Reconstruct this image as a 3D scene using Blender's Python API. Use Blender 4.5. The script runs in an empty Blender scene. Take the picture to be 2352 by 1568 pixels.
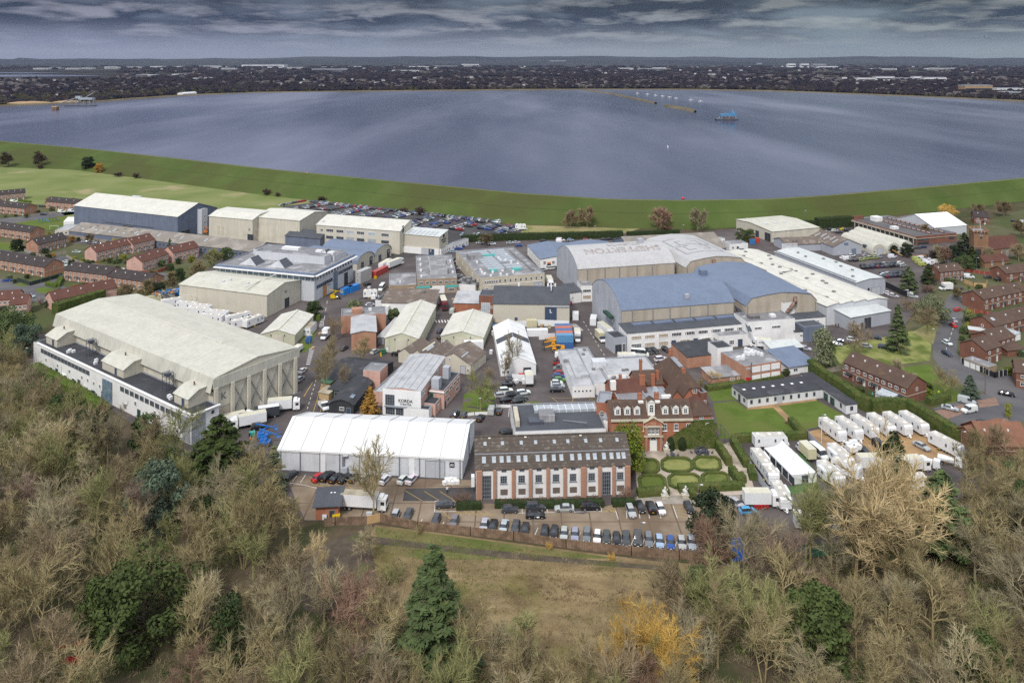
import bpy,bmesh,math,random
from mathutils import Vector,Matrix,noise
from mathutils.geometry import tessellate_polygon
PI=math.pi;R=math.radians
rnd=random.Random(7)
SC=bpy.context.scene;COL=SC.collection
# ---------------------------------------------------------------- camera
F=1800.;H=106.;Y0=133.;CX=1176.
cam=bpy.data.objects.new('camera',bpy.data.cameras.new('camera'));COL.objects.link(cam)
cam.location=(0,0,H);cam.rotation_euler=(R(90),0,0)
cam.data.sensor_fit='HORIZONTAL';cam.data.sensor_width=36;cam.data.lens=36*F/2352
cam.data.shift_y=-(784-Y0)/2352;cam.data.clip_start=1;cam.data.clip_end=90000
SC.camera=cam
SC.view_settings.view_transform='Standard';SC.view_settings.look='None'
SC.view_settings.exposure=0.38;SC.render.engine='CYCLES';SC.cycles.use_denoising=False;SC.cycles.use_adaptive_sampling=False;SC.cycles.max_bounces=5;SC.cycles.diffuse_bounces=3;SC.cycles.volume_bounces=0;SC.view_settings.gamma=1;SC.view_settings.use_curve_mapping=False
# ---------------------------------------------------------------- sky and sun
SUN_EL,SUN_AZ=R(48),R(200)
w=bpy.data.worlds.new('World');SC.world=w;w.use_nodes=True
nt=w.node_tree;nt.nodes.clear()
class NT:
 def __init__(s,t):s.t=t
 def n(s,typ,ins=None,**kw):
  nd=s.t.nodes.new(typ)
  for k,v in kw.items():setattr(nd,k,v)
  for k,v in(ins or{}).items():
   sk=nd.inputs[k]
   if hasattr(v,'links')or isinstance(v,bpy.types.NodeSocket):s.t.links.new(v,sk)
   else:sk.default_value=v
  return nd
 def math(s,op,a,b=0.,c=0.,clamp=False):
  nd=s.n('ShaderNodeMath',{0:a,1:b,2:c},operation=op);nd.use_clamp=clamp;return nd.outputs[0]
 def mix(s,f,a,b,bt='MIX'):
  nd=s.n('ShaderNodeMix',data_type='RGBA',blend_type=bt)
  for i,v in((0,f),(6,a),(7,b)):
   if isinstance(v,bpy.types.NodeSocket):s.t.links.new(v,nd.inputs[i])
   elif i==0:nd.inputs[0].default_value=v
   else:nd.inputs[i].default_value=(*v,1)if len(v)==3 else v
  return nd.outputs[2]
 def ramp(s,f,stops,interp='LINEAR'):
  nd=s.n('ShaderNodeValToRGB',{0:f});cr=nd.color_ramp;cr.interpolation=interp
  while len(cr.elements)<len(stops):cr.elements.new(.5)
  for e,(p,c)in zip(cr.elements,stops):
   e.position=p;e.color=(c,c,c,1)if isinstance(c,(int,float))else(*c,1)
  return nd.outputs[0]
 def noise(s,vec,scale,detail=4,rough=.55,dist=0):
  return s.n('ShaderNodeTexNoise',{'Vector':vec,'Scale':scale,'Detail':detail,'Roughness':rough,'Distortion':dist}).outputs[0]
W_=NT(nt)
tc=W_.n('ShaderNodeTexCoord').outputs['Generated']
sx=W_.n('ShaderNodeSeparateXYZ',{0:tc});dz=sx.outputs[2]
sky=W_.n('ShaderNodeTexSky',sky_type='NISHITA',sun_disc=False,sun_elevation=SUN_EL,sun_rotation=SUN_AZ,altitude=100,air_density=1.2,dust_density=2.5,ozone_density=1.5)
lat=W_.math('DIVIDE',dz,W_.math('MAXIMUM',sx.outputs[1],.05))
def cpos(up):
 v=W_.math('ADD',W_.math('MULTIPLY',W_.math('POWER',W_.math('MAXIMUM',dz,.0001),.8),25.),up)
 return W_.n('ShaderNodeCombineXYZ',{0:W_.math('MULTIPLY',sx.outputs[0],6.8),1:W_.math('MULTIPLY',sx.outputs[1],2.),2:v}).outputs[0]
c0,c1=cpos(0.),cpos(.34)
big=W_.noise(c0,.55,3,.5,.3);n1=W_.noise(c0,1.5,8,.56,.25);n1u=W_.noise(c1,1.5,8,.56,.25);n2=W_.noise(c0,3.4,6,.6,.3)
edge=W_.ramp(W_.math('ADD',W_.math('MULTIPLY',W_.math('SUBTRACT',n1,n1u),1.9),.5),[(.46,0.),(.78,1.)])
thick=W_.ramp(W_.math('ADD',W_.math('MULTIPLY',n1,.45),W_.math('MULTIPLY',big,.65)),[(.44,0.),(.58,1.)])
body=W_.mix(thick,(1.40,1.72,2.20),(.16,.28,.58))
side=W_.ramp(W_.math('ADD',W_.math('MULTIPLY',sx.outputs[0],.9),.5),[(.1,(.95,.96,1.12)),(.9,(.96,1.04,.96))])
lowc=W_.mix(W_.math('MULTIPLY',edge,.55),body,(3.7,3.7,3.9))
hor=W_.mix(W_.ramp(big,[(.3,0.),(.7,1.)]),(1.95,2.22,2.65),(2.5,2.66,2.92))
hf=W_.ramp(dz,[(.008,0.),(.024,.5),(.045,1.)])
band=W_.mix(1.,W_.mix(1.,W_.mix(hf,hor,lowc),side,'MULTIPLY'),W_.ramp(dz,[(.05,1.),(.068,.66),(.085,1.)]),'MULTIPLY')
over=W_.mix(W_.ramp(n2,[(.35,0.),(.65,1.)]),(7.2,7.6,8.2),(10.6,10.8,11.))
up=W_.ramp(dz,[(.09,0.),(.2,.22),(.5,1.)])
cl=W_.mix(up,band,over)
mixd=W_.mix(W_.ramp(dz,[(0.,.97),(.3,.85),(1.,.75)]),sky.outputs[0],cl)
bg=W_.n('ShaderNodeBackground',{0:mixd,1:0.1})
W_.n('ShaderNodeOutputWorld',{0:bg.outputs[0]})
sun=bpy.data.objects.new('sun',bpy.data.lights.new('sun','SUN'));COL.objects.link(sun)
sun.data.energy=2.1;sun.data.angle=R(12);sun.data.color=(1,.96,.9)
sun.rotation_euler=Vector((math.sin(SUN_AZ)*math.cos(SUN_EL),math.cos(SUN_AZ)*math.cos(SUN_EL),math.sin(SUN_EL))).to_track_quat('Z','Y').to_euler()
# ---------------------------------------------------------------- helpers
def G(x,y,h=0.):
 Z=F*(H-h)/(y-Y0);return Vector(((x-CX)*Z/F,Z,h))
def g3(p):return G(*p)
def pix(v):return(CX+F*v[0]/v[1],Y0+F*(H-v[2])/v[1])
MATS={}
def mat(name,c1,c2=None,sc=.5,lo=.35,hi=.65,c3=None,sc3=.05,rough=.85,spec=.25,bump=0.,bsc=None,world=False,stripe=None,objcol=False,metal=0.,strk=None,detail=5,thr3=(.45,.6),alpha=None,streak=None):
 m=bpy.data.materials.new(name);m.use_nodes=True;t=m.node_tree;t.nodes.clear();N=NT(t)
 if world:co=N.n('ShaderNodeNewGeometry').outputs['Position']
 else:co=N.n('ShaderNodeTexCoord').outputs['Object']
 if strk:cvec=N.n('ShaderNodeMapping',{0:co,3:strk}).outputs[0]
 else:cvec=co
 if objcol:
  oc=N.n('ShaderNodeObjectInfo');base=oc.outputs['Color']
  if c2:base=N.mix(N.ramp(N.noise(cvec,sc,detail),[(lo,0.),(hi,1.)]),N.mix(1.,base,c1,'MULTIPLY'),N.mix(1.,base,c2,'MULTIPLY'))
 elif c2:base=N.mix(N.ramp(N.noise(cvec,sc,detail),[(lo,0.),(hi,1.)]),c1,c2)
 else:base=N.mix(0.,c1,c1)
 if c3:base=N.mix(N.ramp(N.noise(co,sc3,6),[(thr3[0],0.),(thr3[1],1.)]),base,c3 if not objcol else N.mix(1.,oc.outputs['Color'],c3,'MULTIPLY'))
 if streak:
  sv=N.n('ShaderNodeMapping',{0:co,3:(streak[1],streak[1],.06)}).outputs[0]
  base=N.mix(N.math('MULTIPLY',N.ramp(N.noise(sv,1.,5),[(.45,0.),(.75,1.)]),streak[2]),base,streak[0])
 if stripe:
  for ax,per,wd,colr,off in stripe:
   s_=N.n('ShaderNodeSeparateXYZ',{0:co}).outputs[ax]
   fr=N.math('FRACT',N.math('DIVIDE',N.math('ADD',s_,off),per))
   base=N.mix(N.math('LESS_THAN',fr,wd/per),base,colr)
 ins={'Base Color':base,'Roughness':rough,'Specular IOR Level':spec,'Metallic':metal}
 if bump:
  bn=N.n('ShaderNodeBump',{'Height':N.noise(cvec,bsc or sc*4,5),'Strength':min(1,bump),'Distance':max(.05,bump)})
  ins['Normal']=bn.outputs[0]
 if alpha is not None:ins['Alpha']=alpha
 b=N.n('ShaderNodeBsdfPrincipled',ins)
 N.n('ShaderNodeOutputMaterial',{0:b.outputs[0]})
 MATS[name]=m;return m
def mt(n):return MATS[n]if isinstance(n,str)else n
class MB:
 def __init__(s):s.v=[];s.f=[];s.m=[]
 def face(s,pts,m=0):
  i=len(s.v);s.v.extend([tuple(p)for p in pts]);s.f.append(tuple(range(i,i+len(pts))));s.m.append(m)
 def box(s,c,d,rz=0.,m=0,bottom=False,taper=1.):
  cx,cy,cz=c;a,b,e=d[0]/2,d[1]/2,d[2];co,si=math.cos(rz),math.sin(rz);i=len(s.v)
  for z,k in((cz,1.),(cz+e,taper)):
   for x,y in((-a,-b),(a,-b),(a,b),(-a,b)):
    x*=k;y*=k;s.v.append((cx+x*co-y*si,cy+x*si+y*co,z))
  fs=[(4,5,6,7),(0,1,5,4),(1,2,6,5),(2,3,7,6),(3,0,4,7)]
  if bottom:fs.append((3,2,1,0))
  for f in fs:s.f.append(tuple(i+k for k in f));s.m.append(m)
 def prism(s,poly,z0,z1,m=0,mtop=None):
  n=len(poly);i=len(s.v)
  s.v.extend([(p[0],p[1],z0)for p in poly]);s.v.extend([(p[0],p[1],z1)for p in poly])
  for k in range(n):
   j=(k+1)%n;s.f.append((i+k,i+j,i+n+j,i+n+k));s.m.append(m)
  for t in tessellate_polygon([[Vector((p[0],p[1],0))for p in poly]]):
   s.f.append(tuple(i+n+k for k in t));s.m.append(m if mtop is None else mtop)
 def tube(s,p0,p1,r0,r1=None,n=6,m=0,cap=True):
  p0=Vector(p0);p1=Vector(p1);r1=r0 if r1 is None else r1;d=(p1-p0)
  if d.length<1e-6:return
  d.normalize();a=d.orthogonal().normalized();b=d.cross(a);i=len(s.v)
  for p,r in((p0,r0),(p1,r1)):
   for k in range(n):
    t=2*PI*k/n;q=p+a*(r*math.cos(t))+b*(r*math.sin(t));s.v.append(tuple(q))
  for k in range(n):
   j=(k+1)%n;s.f.append((i+k,i+j,i+n+j,i+n+k));s.m.append(m)
  if cap:s.f.append(tuple(i+n+k for k in range(n)));s.m.append(m);s.f.append(tuple(i+n-1-k for k in range(n)));s.m.append(m)
 def needle(s,p0,p1,r,m=0):
  d=(p1-p0).normalized();a=d.orthogonal().normalized();b=d.cross(a);i=len(s.v)
  s.v.append(tuple(p0+a*r));s.v.append(tuple(p0-a*r*.5+b*r*.87));s.v.append(tuple(p0-a*r*.5-b*r*.87));s.v.append(tuple(p1))
  for f in((0,1,3),(1,2,3),(2,0,3)):s.f.append(tuple(i+k for k in f));s.m.append(m)
 def sphere(s,c,r,n=10,k=7,m=0,sq=(1,1,1)):
  rings=[]
  for j in range(k+1):
   t=PI*j/k;rings.append([(c[0]+sq[0]*r*math.sin(t)*math.cos(2*PI*q/n),c[1]+sq[1]*r*math.sin(t)*math.sin(2*PI*q/n),c[2]-sq[2]*r*math.cos(t))for q in range(n)])
  i=len(s.v)
  for rg in rings:s.v.extend(rg)
  for j in range(k):
   for q in range(n):
    p=(q+1)%n;s.f.append((i+j*n+q,i+j*n+p,i+(j+1)*n+p,i+(j+1)*n+q));s.m.append(m)
 def loft(s,rings,m=0,cap=True):
  i=len(s.v);n=len(rings[0])
  for rg in rings:s.v.extend([tuple(p)for p in rg])
  for j in range(len(rings)-1):
   for q in range(n):
    p=(q+1)%n;s.f.append((i+j*n+q,i+j*n+p,i+(j+1)*n+p,i+(j+1)*n+q));s.m.append(m)
  if cap:
   s.f.append(tuple(i+k for k in reversed(range(n))));s.m.append(m)
   s.f.append(tuple(i+(len(rings)-1)*n+k for k in range(n)));s.m.append(m)
 def mesh(s,name,mats,smooth=False):
  me=bpy.data.meshes.new(name);me.from_pydata(s.v,[],s.f)
  for m in(mats if isinstance(mats,(list,tuple))else[mats]):me.materials.append(mt(m))
  me.polygons.foreach_set('material_index',s.m)
  if smooth:me.polygons.foreach_set('use_smooth',[True]*len(s.f))
  me.update();return me
 def build(s,name,mats,parent=None,loc=None,rz=0.,smooth=False):
  return link(name,s.mesh(name,mats,smooth),parent,loc,rz)
def link(name,me,parent=None,loc=None,rz=0.):
 o=bpy.data.objects.new(name,me);COL.objects.link(o)
 if parent:o.parent=parent
 if loc is not None:o.location=loc
 if rz:o.rotation_euler=(0,0,rz)
 return o
def tag(o,label=None,cat=None,group=None,kind=None):
 if label:o['label']=label
 if cat:o['category']=cat
 if group:o['group']=group
 if kind:o['kind']=kind
 return o
def thing(name,label,cat,loc=(0,0,0),rz=0.,group=None):
 o=bpy.data.objects.new(name,None);COL.objects.link(o);o.empty_display_size=.3
 o.location=loc;o.rotation_euler=(0,0,rz);return tag(o,label,cat,group)
KIDS={}
def copy_tree(o,parent=None,color=None):
 c=o.copy();COL.objects.link(c);c.parent=parent
 if color is not None:c.color=(*color,1)
 for ch in o.children:copy_tree(ch,c,color)
 return c
def sheet(name,pts,mat_,z,kind='structure',world=None):
 """flat ground sheet from photo-survey points, z metres above the ground"""
 P=[G(p[0],p[1])if world is None else Vector((p[0],p[1],0))for p in pts]
 mb=MB();mb.v=[(p.x,p.y,0)for p in P]
 for t in tessellate_polygon([[Vector((p.x,p.y,0))for p in P]]):
  a,b,c=[P[k]for k in t]
  if(b-a).cross(c-a).z<0:t=(t[0],t[2],t[1])
  mb.f.append(tuple(t));mb.m.append(0)
 o=mb.build(name,mat_,loc=(0,0,z));tag(o,kind=kind);return o
def ordn(i):return['first','second','third','fourth','fifth','sixth','seventh','eighth','ninth','tenth','eleventh','twelfth','thirteenth','fourteenth','fifteenth','sixteenth','seventeenth','eighteenth','nineteenth','twentieth'][i]if i<20 else '%dth'%(i+1)if(i+1)%10 not in(1,2,3)else '%d%s'%(i+1,{1:'st',2:'nd',3:'rd'}[(i+1)%10])
TXT={}
def text(s,size,m,parent,loc,rot,name='lettering',ext=.02,sx=1.):
 cu=bpy.data.curves.new('t','FONT');cu.body=s;cu.size=size;cu.align_x='CENTER';cu.align_y='CENTER';cu.extrude=ext;cu.offset=size*.02
 o=bpy.data.objects.new('t',cu);COL.objects.link(o)
 me=bpy.data.meshes.new_from_object(o.evaluated_get(bpy.context.evaluated_depsgraph_get()))
 bpy.data.objects.remove(o);bpy.data.curves.remove(cu)
 me.materials.clear();me.materials.append(mt(m))
 q=link(name,me,parent,loc);q.rotation_euler=rot;q.scale=(sx,1,1);return q
# ---------------------------------------------------------------- materials
mat('far_soil',(.016,.015,.020),(.034,.030,.034),.004,c3=(.05,.055,.040),sc3=.0012,world=True,rough=1,spec=.05,thr3=(.52,.6))
mat('woodfloor',(.075,.058,.040),(.115,.092,.060),.35,c3=(.055,.062,.028),sc3=.06,world=True,rough=1,spec=.05,bump=.3)
mat('estate_soil',(.085,.095,.045),(.13,.115,.075),.12,c3=(.07,.085,.035),sc3=.03,world=True,rough=1,spec=.05)
mat('bank_grass',(.060,.090,.024),(.088,.118,.036),.035,c3=(.070,.080,.028),sc3=.012,world=True,rough=1,spec=.05,bump=.2,bsc=1.,strk=(1,.35,1))
mat('field_grass',(.140,.175,.058),(.195,.215,.090),.03,c3=(.30,.26,.15),sc3=.02,world=True,rough=1,spec=.05,thr3=(.58,.68),bump=.15,bsc=1.)
mat('dry_grass',(.22,.20,.09),(.30,.26,.14),.08,c3=(.16,.17,.06),sc3=.05,world=True,rough=1,spec=.05)
mat('lawn',(.078,.118,.024),(.108,.152,.036),.22,c3=(.115,.135,.040),sc3=.07,world=True,rough=1,spec=.05,bump=.1,bsc=5.)
mat('lawn_pale',(.205,.22,.07),(.25,.255,.10),.5,c3=(.10,.13,.035),sc3=.15,world=True,rough=1,spec=.05,bump=.1,bsc=5.)
mat('meadow',(.19,.14,.075),(.28,.215,.12),.22,c3=(.125,.115,.040),sc3=.06,world=True,rough=1,spec=.05,bump=.5,bsc=2.,strk=(.35,1.6,1),thr3=(.52,.66),streak=((.09,.062,.040),.16,.8))
mat('mud',(.070,.056,.044),(.11,.09,.07),.4,c3=(.085,.09,.04),sc3=.12,world=True,rough=1,spec=.1,bump=.2,thr3=(.55,.65))
mat('asphalt',(.066,.055,.056),(.098,.082,.083),.12,c3=(.115,.10,.098),sc3=.04,world=True,rough=.8,spec=.3,bump=.05,bsc=8.,thr3=(.5,.62))
mat('asphalt_blue',(.075,.075,.085),(.10,.098,.105),.15,c3=(.12,.115,.118),sc3=.05,world=True,rough=.8,spec=.3)
mat('asphalt_dark',(.036,.035,.038),(.055,.052,.055),.15,c3=(.07,.066,.066),sc3=.05,world=True,rough=.8,spec=.3)
mat('concrete_lot',(.205,.155,.110),(.265,.210,.155),.18,c3=(.16,.118,.082),sc3=.08,world=True,rough=.85,spec=.2,bump=.05,bsc=6.,stripe=[(0,6.6,.35,(.14,.10,.07),2.),(1,7.5,.35,(.14,.10,.07),1.)],thr3=(.48,.6))
mat('gravel',(.42,.355,.29),(.50,.435,.365),1.2,c3=(.29,.245,.20),sc3=.15,world=True,rough=.95,spec=.1)
mat('orange_gravel',(.33,.205,.10),(.40,.27,.15),.8,c3=(.26,.17,.10),sc3=.2,world=True,rough=.95,spec=.1)
mat('paving',(.27,.24,.21),(.34,.31,.27),.5,c3=(.22,.19,.16),sc3=.2,world=True,rough=.9,spec=.1)
mat('kerb_stone',(.36,.35,.33),(.44,.42,.40),1.,world=True)
mat('astro',(.055,.125,.04),(.075,.15,.05),1.,world=True)
mat('brick_paving',(.20,.125,.095),(.26,.17,.13),.6,world=True)
mat('line_white',(.72,.72,.70),(.55,.54,.52),1.5,world=True)
mat('line_yellow',(.52,.36,.07),(.40,.29,.10),1.5,world=True)
mat('sand',(.30,.20,.11),(.38,.27,.16),.05,world=True)
mat('rim_bank',(.10,.085,.05),(.15,.12,.07),.02,world=True,rough=1)
def skin(n,c,v=.88,**k):
 c2=tuple(x*v for x in c);mat(n,c,c2,.25,**{**dict(c3=tuple(x*.80 for x in c),sc3=.12,thr3=(.55,.75),streak=(tuple(x*.62 for x in c),.9,.55)),**k})
LN=lambda ax,per,wd,c,off=0.:(ax,per,wd,c,off)
skin('cream',(.62,.585,.49),stripe=[LN(0,6.,.12,(.50,.47,.40)),LN(1,6.,.12,(.50,.47,.40))])
skin('cream_green',(.56,.56,.43),stripe=[LN(0,1.2,.08,(.48,.48,.37)),LN(1,1.2,.08,(.48,.48,.37))])
skin('roof_cream',(.545,.535,.47),rough=.7,stripe=[LN(1,2.2,.16,(.455,.445,.385))])
skin('roof_cream_x',(.555,.545,.475),rough=.7,stripe=[LN(0,2.2,.16,(.465,.455,.395))])
skin('roof_white',(.62,.61,.555),rough=.65,stripe=[LN(0,2.4,.12,(.53,.52,.475))])
skin('white_render',(.78,.78,.78),.95,streak=((.55,.54,.52),.9,.3))
skin('white_panel',(.76,.77,.79),.96,stripe=[LN(0,2.4,.06,(.55,.56,.58)),LN(1,2.4,.06,(.55,.56,.58))])
skin('grey_panel',(.42,.44,.49),.95,stripe=[LN(0,1.,.06,(.36,.38,.43)),LN(1,1.,.06,(.36,.38,.43))])
skin('pale_grey_panel',(.60,.62,.66),.95,stripe=[LN(0,1.2,.06,(.50,.52,.56)),LN(1,1.2,.06,(.50,.52,.56))])
skin('slate_blue_wall',(.155,.185,.255),.85)
skin('blue_roof',(.155,.198,.29),.9,rough=.55,spec=.4,stripe=[LN(0,.95,.10,(.125,.162,.245))])
skin('blue_roof_y',(.155,.198,.29),.9,rough=.55,spec=.4,stripe=[LN(1,.95,.10,(.125,.162,.245))])
skin('grey_roof',(.46,.46,.47),.93,rough=.6,stripe=[LN(0,.95,.10,(.41,.41,.42))])
skin('grey_roof_y',(.46,.46,.47),.93,rough=.6,stripe=[LN(1,.95,.10,(.41,.41,.42))])
skin('pale_grey_roof',(.56,.59,.59),.95,rough=.6,stripe=[LN(1,1.2,.08,(.52,.55,.55))])
skin('concrete_tan',(.46,.41,.345),.88,stripe=[LN(2,1.1,.10,(.41,.35,.27))],streak=((.24,.195,.145),.35,.55))
skin('asbestos',(.25,.225,.20),.82,c3=(.33,.30,.27),sc3=.15,thr3=(.5,.62),stripe=[LN(0,1.1,.15,(.21,.19,.17))])
skin('asbestos_brown',(.17,.135,.115),.8,c3=(.25,.215,.19),sc3=.3,thr3=(.52,.62),stripe=[LN(0,1.,.12,(.14,.11,.095))])
skin('felt_grey',(.235,.235,.25),.8,c3=(.37,.37,.39),sc3=.18,thr3=(.5,.62))
skin('felt_pale',(.45,.46,.48),.86,c3=(.32,.33,.35),sc3=.18,thr3=(.52,.66))
skin('felt_dark',(.055,.058,.068),.8,c3=(.10,.10,.11),sc3=.2)
skin('slate_dark',(.085,.092,.108),.85,stripe=[LN(0,.8,.06,(.065,.07,.085))])
skin('black_clad',(.045,.048,.052),.8,c3=(.07,.075,.075),sc3=.3)
skin('brick_red',(.40,.165,.098),.82,c3=(.40,.19,.12),sc3=.6)
skin('brick_orange',(.44,.24,.165),.85,c3=(.36,.155,.085),sc3=.6)
skin('brick_pink',(.60,.38,.315),.9,c3=(.46,.26,.20),sc3=.7)
skin('brick_dark',(.22,.10,.07),.82,c3=(.17,.075,.055),sc3=.6)
skin('brick_brown',(.36,.27,.19),.85,c3=(.29,.21,.145),sc3=.6)
skin('church_brick',(.29,.165,.10),.8,c3=(.21,.12,.075),sc3=.5)
skin('church_stone',(.30,.26,.21),.75,c3=(.19,.165,.13),sc3=.9)
skin('tile_brown',(.105,.070,.055),.78,c3=(.165,.11,.065),sc3=.35,stripe=[LN(2,.45,.10,(.09,.056,.043))],streak=((.08,.05,.04),.7,.4))
skin('tile_dark',(.055,.045,.045),.8,c3=(.085,.072,.06),sc3=.4,stripe=[LN(2,.4,.09,(.04,.033,.034))])
skin('tile_red',(.115,.055,.043),.8,c3=(.15,.065,.05),sc3=.4,stripe=[LN(2,.4,.09,(.12,.05,.037))])
skin('tile_orange',(.235,.115,.075),.8,c3=(.24,.11,.07),sc3=.4)
skin('tile_mossy',(.105,.085,.072),.7,c3=(.17,.16,.14),sc3=1.1,thr3=(.55,.66),stripe=[LN(2,.45,.10,(.075,.06,.052))])
mat('marquee_white',(.77,.78,.79),(.70,.71,.72),.2,rough=.5,spec=.4)
mat('marquee_seam',(.55,.56,.57),rough=.5)
mat('pvc_white',(.74,.75,.77),(.67,.68,.70),.4,rough=.5)
mat('steel_grey',(.30,.31,.33),rough=.5,metal=.4)
mat('steel_dark',(.10,.11,.14),rough=.5,metal=.3)
mat('duct_rust',(.22,.105,.07),(.30,.24,.21),1.2,rough=.6,metal=.3,c3=(.10,.06,.05),sc3=.8)
mat('duct_steel',(.33,.33,.34),(.18,.17,.17),1.,rough=.45,metal=.6)
mat('frame_white',(.78,.78,.78),rough=.5)
mat('frame_grey',(.25,.27,.30),rough=.5)
mat('glass_dark',(.035,.042,.052),(.07,.08,.095),.6,rough=.08,spec=.6)
mat('glass_pale',(.30,.34,.38),(.42,.46,.50),.8,rough=.1,spec=.6)
mat('glass_blue',(.10,.15,.22),(.20,.27,.34),.6,rough=.08,spec=.6)
mat('blind_tan',(.40,.32,.22),(.32,.25,.17),.8,rough=.6)
mat('door_dark',(.045,.05,.06),rough=.6);mat('door_navy',(.05,.075,.13),rough=.5)
mat('door_green',(.025,.07,.05),rough=.5);mat('door_orange',(.55,.24,.06),rough=.5)
mat('door_white',(.74,.74,.73),rough=.5);mat('shutter_grey',(.46,.48,.52),(.42,.44,.48),.5,rough=.5,stripe=[LN(2,.35,.05,(.36,.38,.42))])
mat('black_letter',(.03,.03,.035),rough=.7);mat('brown_letter',(.24,.19,.185),(.36,.33,.33),.35,rough=.8,c3=(.40,.39,.39),sc3=.5,thr3=(.52,.6))
mat('grey_letter',(.16,.17,.19),rough=.7);mat('white_letter',(.8,.8,.8),rough=.7)
mat('stone_cream',(.55,.50,.40),(.45,.41,.33),.6);mat('statue_stone',(.66,.65,.62),(.50,.49,.46),1.5)
mat('lead',(.23,.25,.29),(.30,.31,.34),.6,rough=.6)
mat('turquoise',(.10,.42,.40),rough=.5);mat('plaster_white',(.78,.77,.74),rough=.7)
mat('solar',(.03,.035,.055),rough=.25,spec=.6,stripe=[LN(0,1.,.06,(.16,.17,.2))])
mat('wood_fence',(.19,.125,.085),(.27,.185,.13),.9,c3=(.14,.095,.065),sc3=.6,stripe=[LN(0,.55,.05,(.12,.08,.055))])
mat('fence_grey',(.26,.23,.20),(.33,.30,.26),.8,stripe=[LN(0,.5,.05,(.2,.17,.15))])
mat('fence_new',(.46,.30,.15),(.54,.37,.20),.9,stripe=[LN(0,.5,.05,(.36,.23,.12))])
mat('fence_red',(.24,.055,.04),(.30,.08,.06),.8,stripe=[LN(0,1.8,.1,(.4,.3,.25))])
mat('fence_green',(.022,.035,.030),(.035,.05,.042),.9,stripe=[LN(0,1.8,.1,(.12,.13,.12))])
mat('fence_black',(.02,.021,.026),(.03,.031,.037),.9)
mat('net_green',(.03,.12,.075),(.05,.16,.10),.8)
def paint(n,c,r=.28):mat(n,c,tuple(x*.9 for x in c),.7,rough=r,spec=.5)
mat('car_paint',(1,1,1),(.86,.86,.86),.6,rough=.25,spec=.6,objcol=True)
mat('car_glass',(.02,.025,.032),(.06,.07,.085),1.,rough=.06,spec=.7)
mat('tyre',(.018,.018,.019),rough=.9);mat('rim',(.35,.36,.38),rough=.35,metal=.6);mat('trim_black',(.025,.025,.028),rough=.7)
mat('lamp_red',(.32,.02,.02),rough=.3);mat('lamp_clear',(.62,.64,.66),rough=.2);mat('plate_yellow',(.62,.46,.04),rough=.5);mat('plate_white',(.72,.72,.70),rough=.5)
paint('van_white',(.74,.75,.77));paint('trailer_white',(.76,.77,.79),.45);mat('trailer_roof',(.50,.475,.43),(.42,.395,.355),.5,c3=(.58,.56,.52),sc3=.4);mat('hatch_white',(.85,.86,.87),rough=.4)
mat('box_roof',(.62,.60,.50),(.52,.50,.40),.5);mat('box_roof_dirty',(.42,.38,.29),(.26,.23,.17),.4)
paint('jcb_yellow',(.72,.33,.01));paint('lift_blue',(.02,.16,.52));paint('cont_blue',(.05,.13,.33));paint('cont_orange',(.48,.13,.065));paint('cont_sky',(.10,.27,.48));paint('cont_red',(.42,.055,.045))
paint('cont_grey',(.45,.45,.45));paint('cont_cream',(.58,.54,.36));paint('cont_navy',(.06,.08,.12));paint('skip_blue',(.02,.20,.58));paint('red_plain',(.50,.02,.03));paint('lime',(.16,.55,.04));paint('yellow_plain',(.70,.48,.01));paint('white_plain',(.8,.8,.8));paint('bin_blue',(.04,.16,.36));paint('bin_green',(.03,.14,.06));paint('orange_plain',(.75,.20,.02));paint('burgundy',(.14,.025,.035));paint('hiviz',(.55,.75,.02));paint('navy_cloth',(.02,.025,.04));paint('teal_box',(.03,.35,.30))
mat('tarp_blue',(.02,.10,.42),(.03,.15,.52),.8);mat('timber',(.42,.29,.16),(.52,.38,.22),1.5);mat('log_end',(.55,.36,.17),(.44,.28,.13),3.)
mat('skin_tone',(.50,.31,.23),rough=.6);mat('hair_dark',(.03,.022,.017),rough=.8)
mat('twig',(.80,.80,.80),(1.15,1.15,1.15),.5,objcol=True,rough=.95,spec=.05)
mat('bark',(.75,.75,.75),(1.1,1.1,1.1),1.5,objcol=True,rough=.95,spec=.05)
mat('leaf',(.70,.70,.70),(1.22,1.22,1.15),.55,objcol=True,rough=.8,spec=.15,c3=(1.4,1.35,1.0),sc3=.9,thr3=(.6,.72))
mat('trunk_brown',(.10,.08,.06),(.16,.13,.10),1.2,rough=1,spec=.05)
mat('hedge_leaf',(.045,.068,.018),(.078,.105,.028),1.2,rough=.85,spec=.12,c3=(.095,.105,.032),sc3=.35)
mat('hedge_bright',(.060,.095,.016),(.095,.135,.026),1.2,rough=.85,spec=.12)
mat('hedge_dark',(.020,.032,.012),(.036,.052,.020),.9,rough=.85,spec=.12)
mat('ivy',(.055,.085,.018),(.095,.12,.03),1.6,rough=.85,spec=.1,c3=(.12,.13,.045),sc3=.5)
mat('far_tree',(.012,.012,.019),(.023,.021,.027),.02,world=True,rough=1,spec=.03,c3=(.034,.026,.030),sc3=.008)
mat('far_tree_near',(.040,.036,.026),(.085,.070,.048),.02,world=True,rough=1,spec=.03,c3=(.05,.055,.03),sc3=.01)
mat('far_roof',(.06,.052,.058),(.12,.105,.11),.03,world=True,rough=.9);mat('far_white',(.72,.73,.75),(.55,.56,.58),.02,world=True);mat('far_wall',(.20,.17,.16),(.13,.11,.105),.03,world=True)
mat('far_grey',(.30,.32,.35),(.22,.23,.26),.02,world=True)
mat('hill_far',(.035,.040,.050),(.055,.060,.065),.0006,world=True,rough=1,spec=.02)
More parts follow.
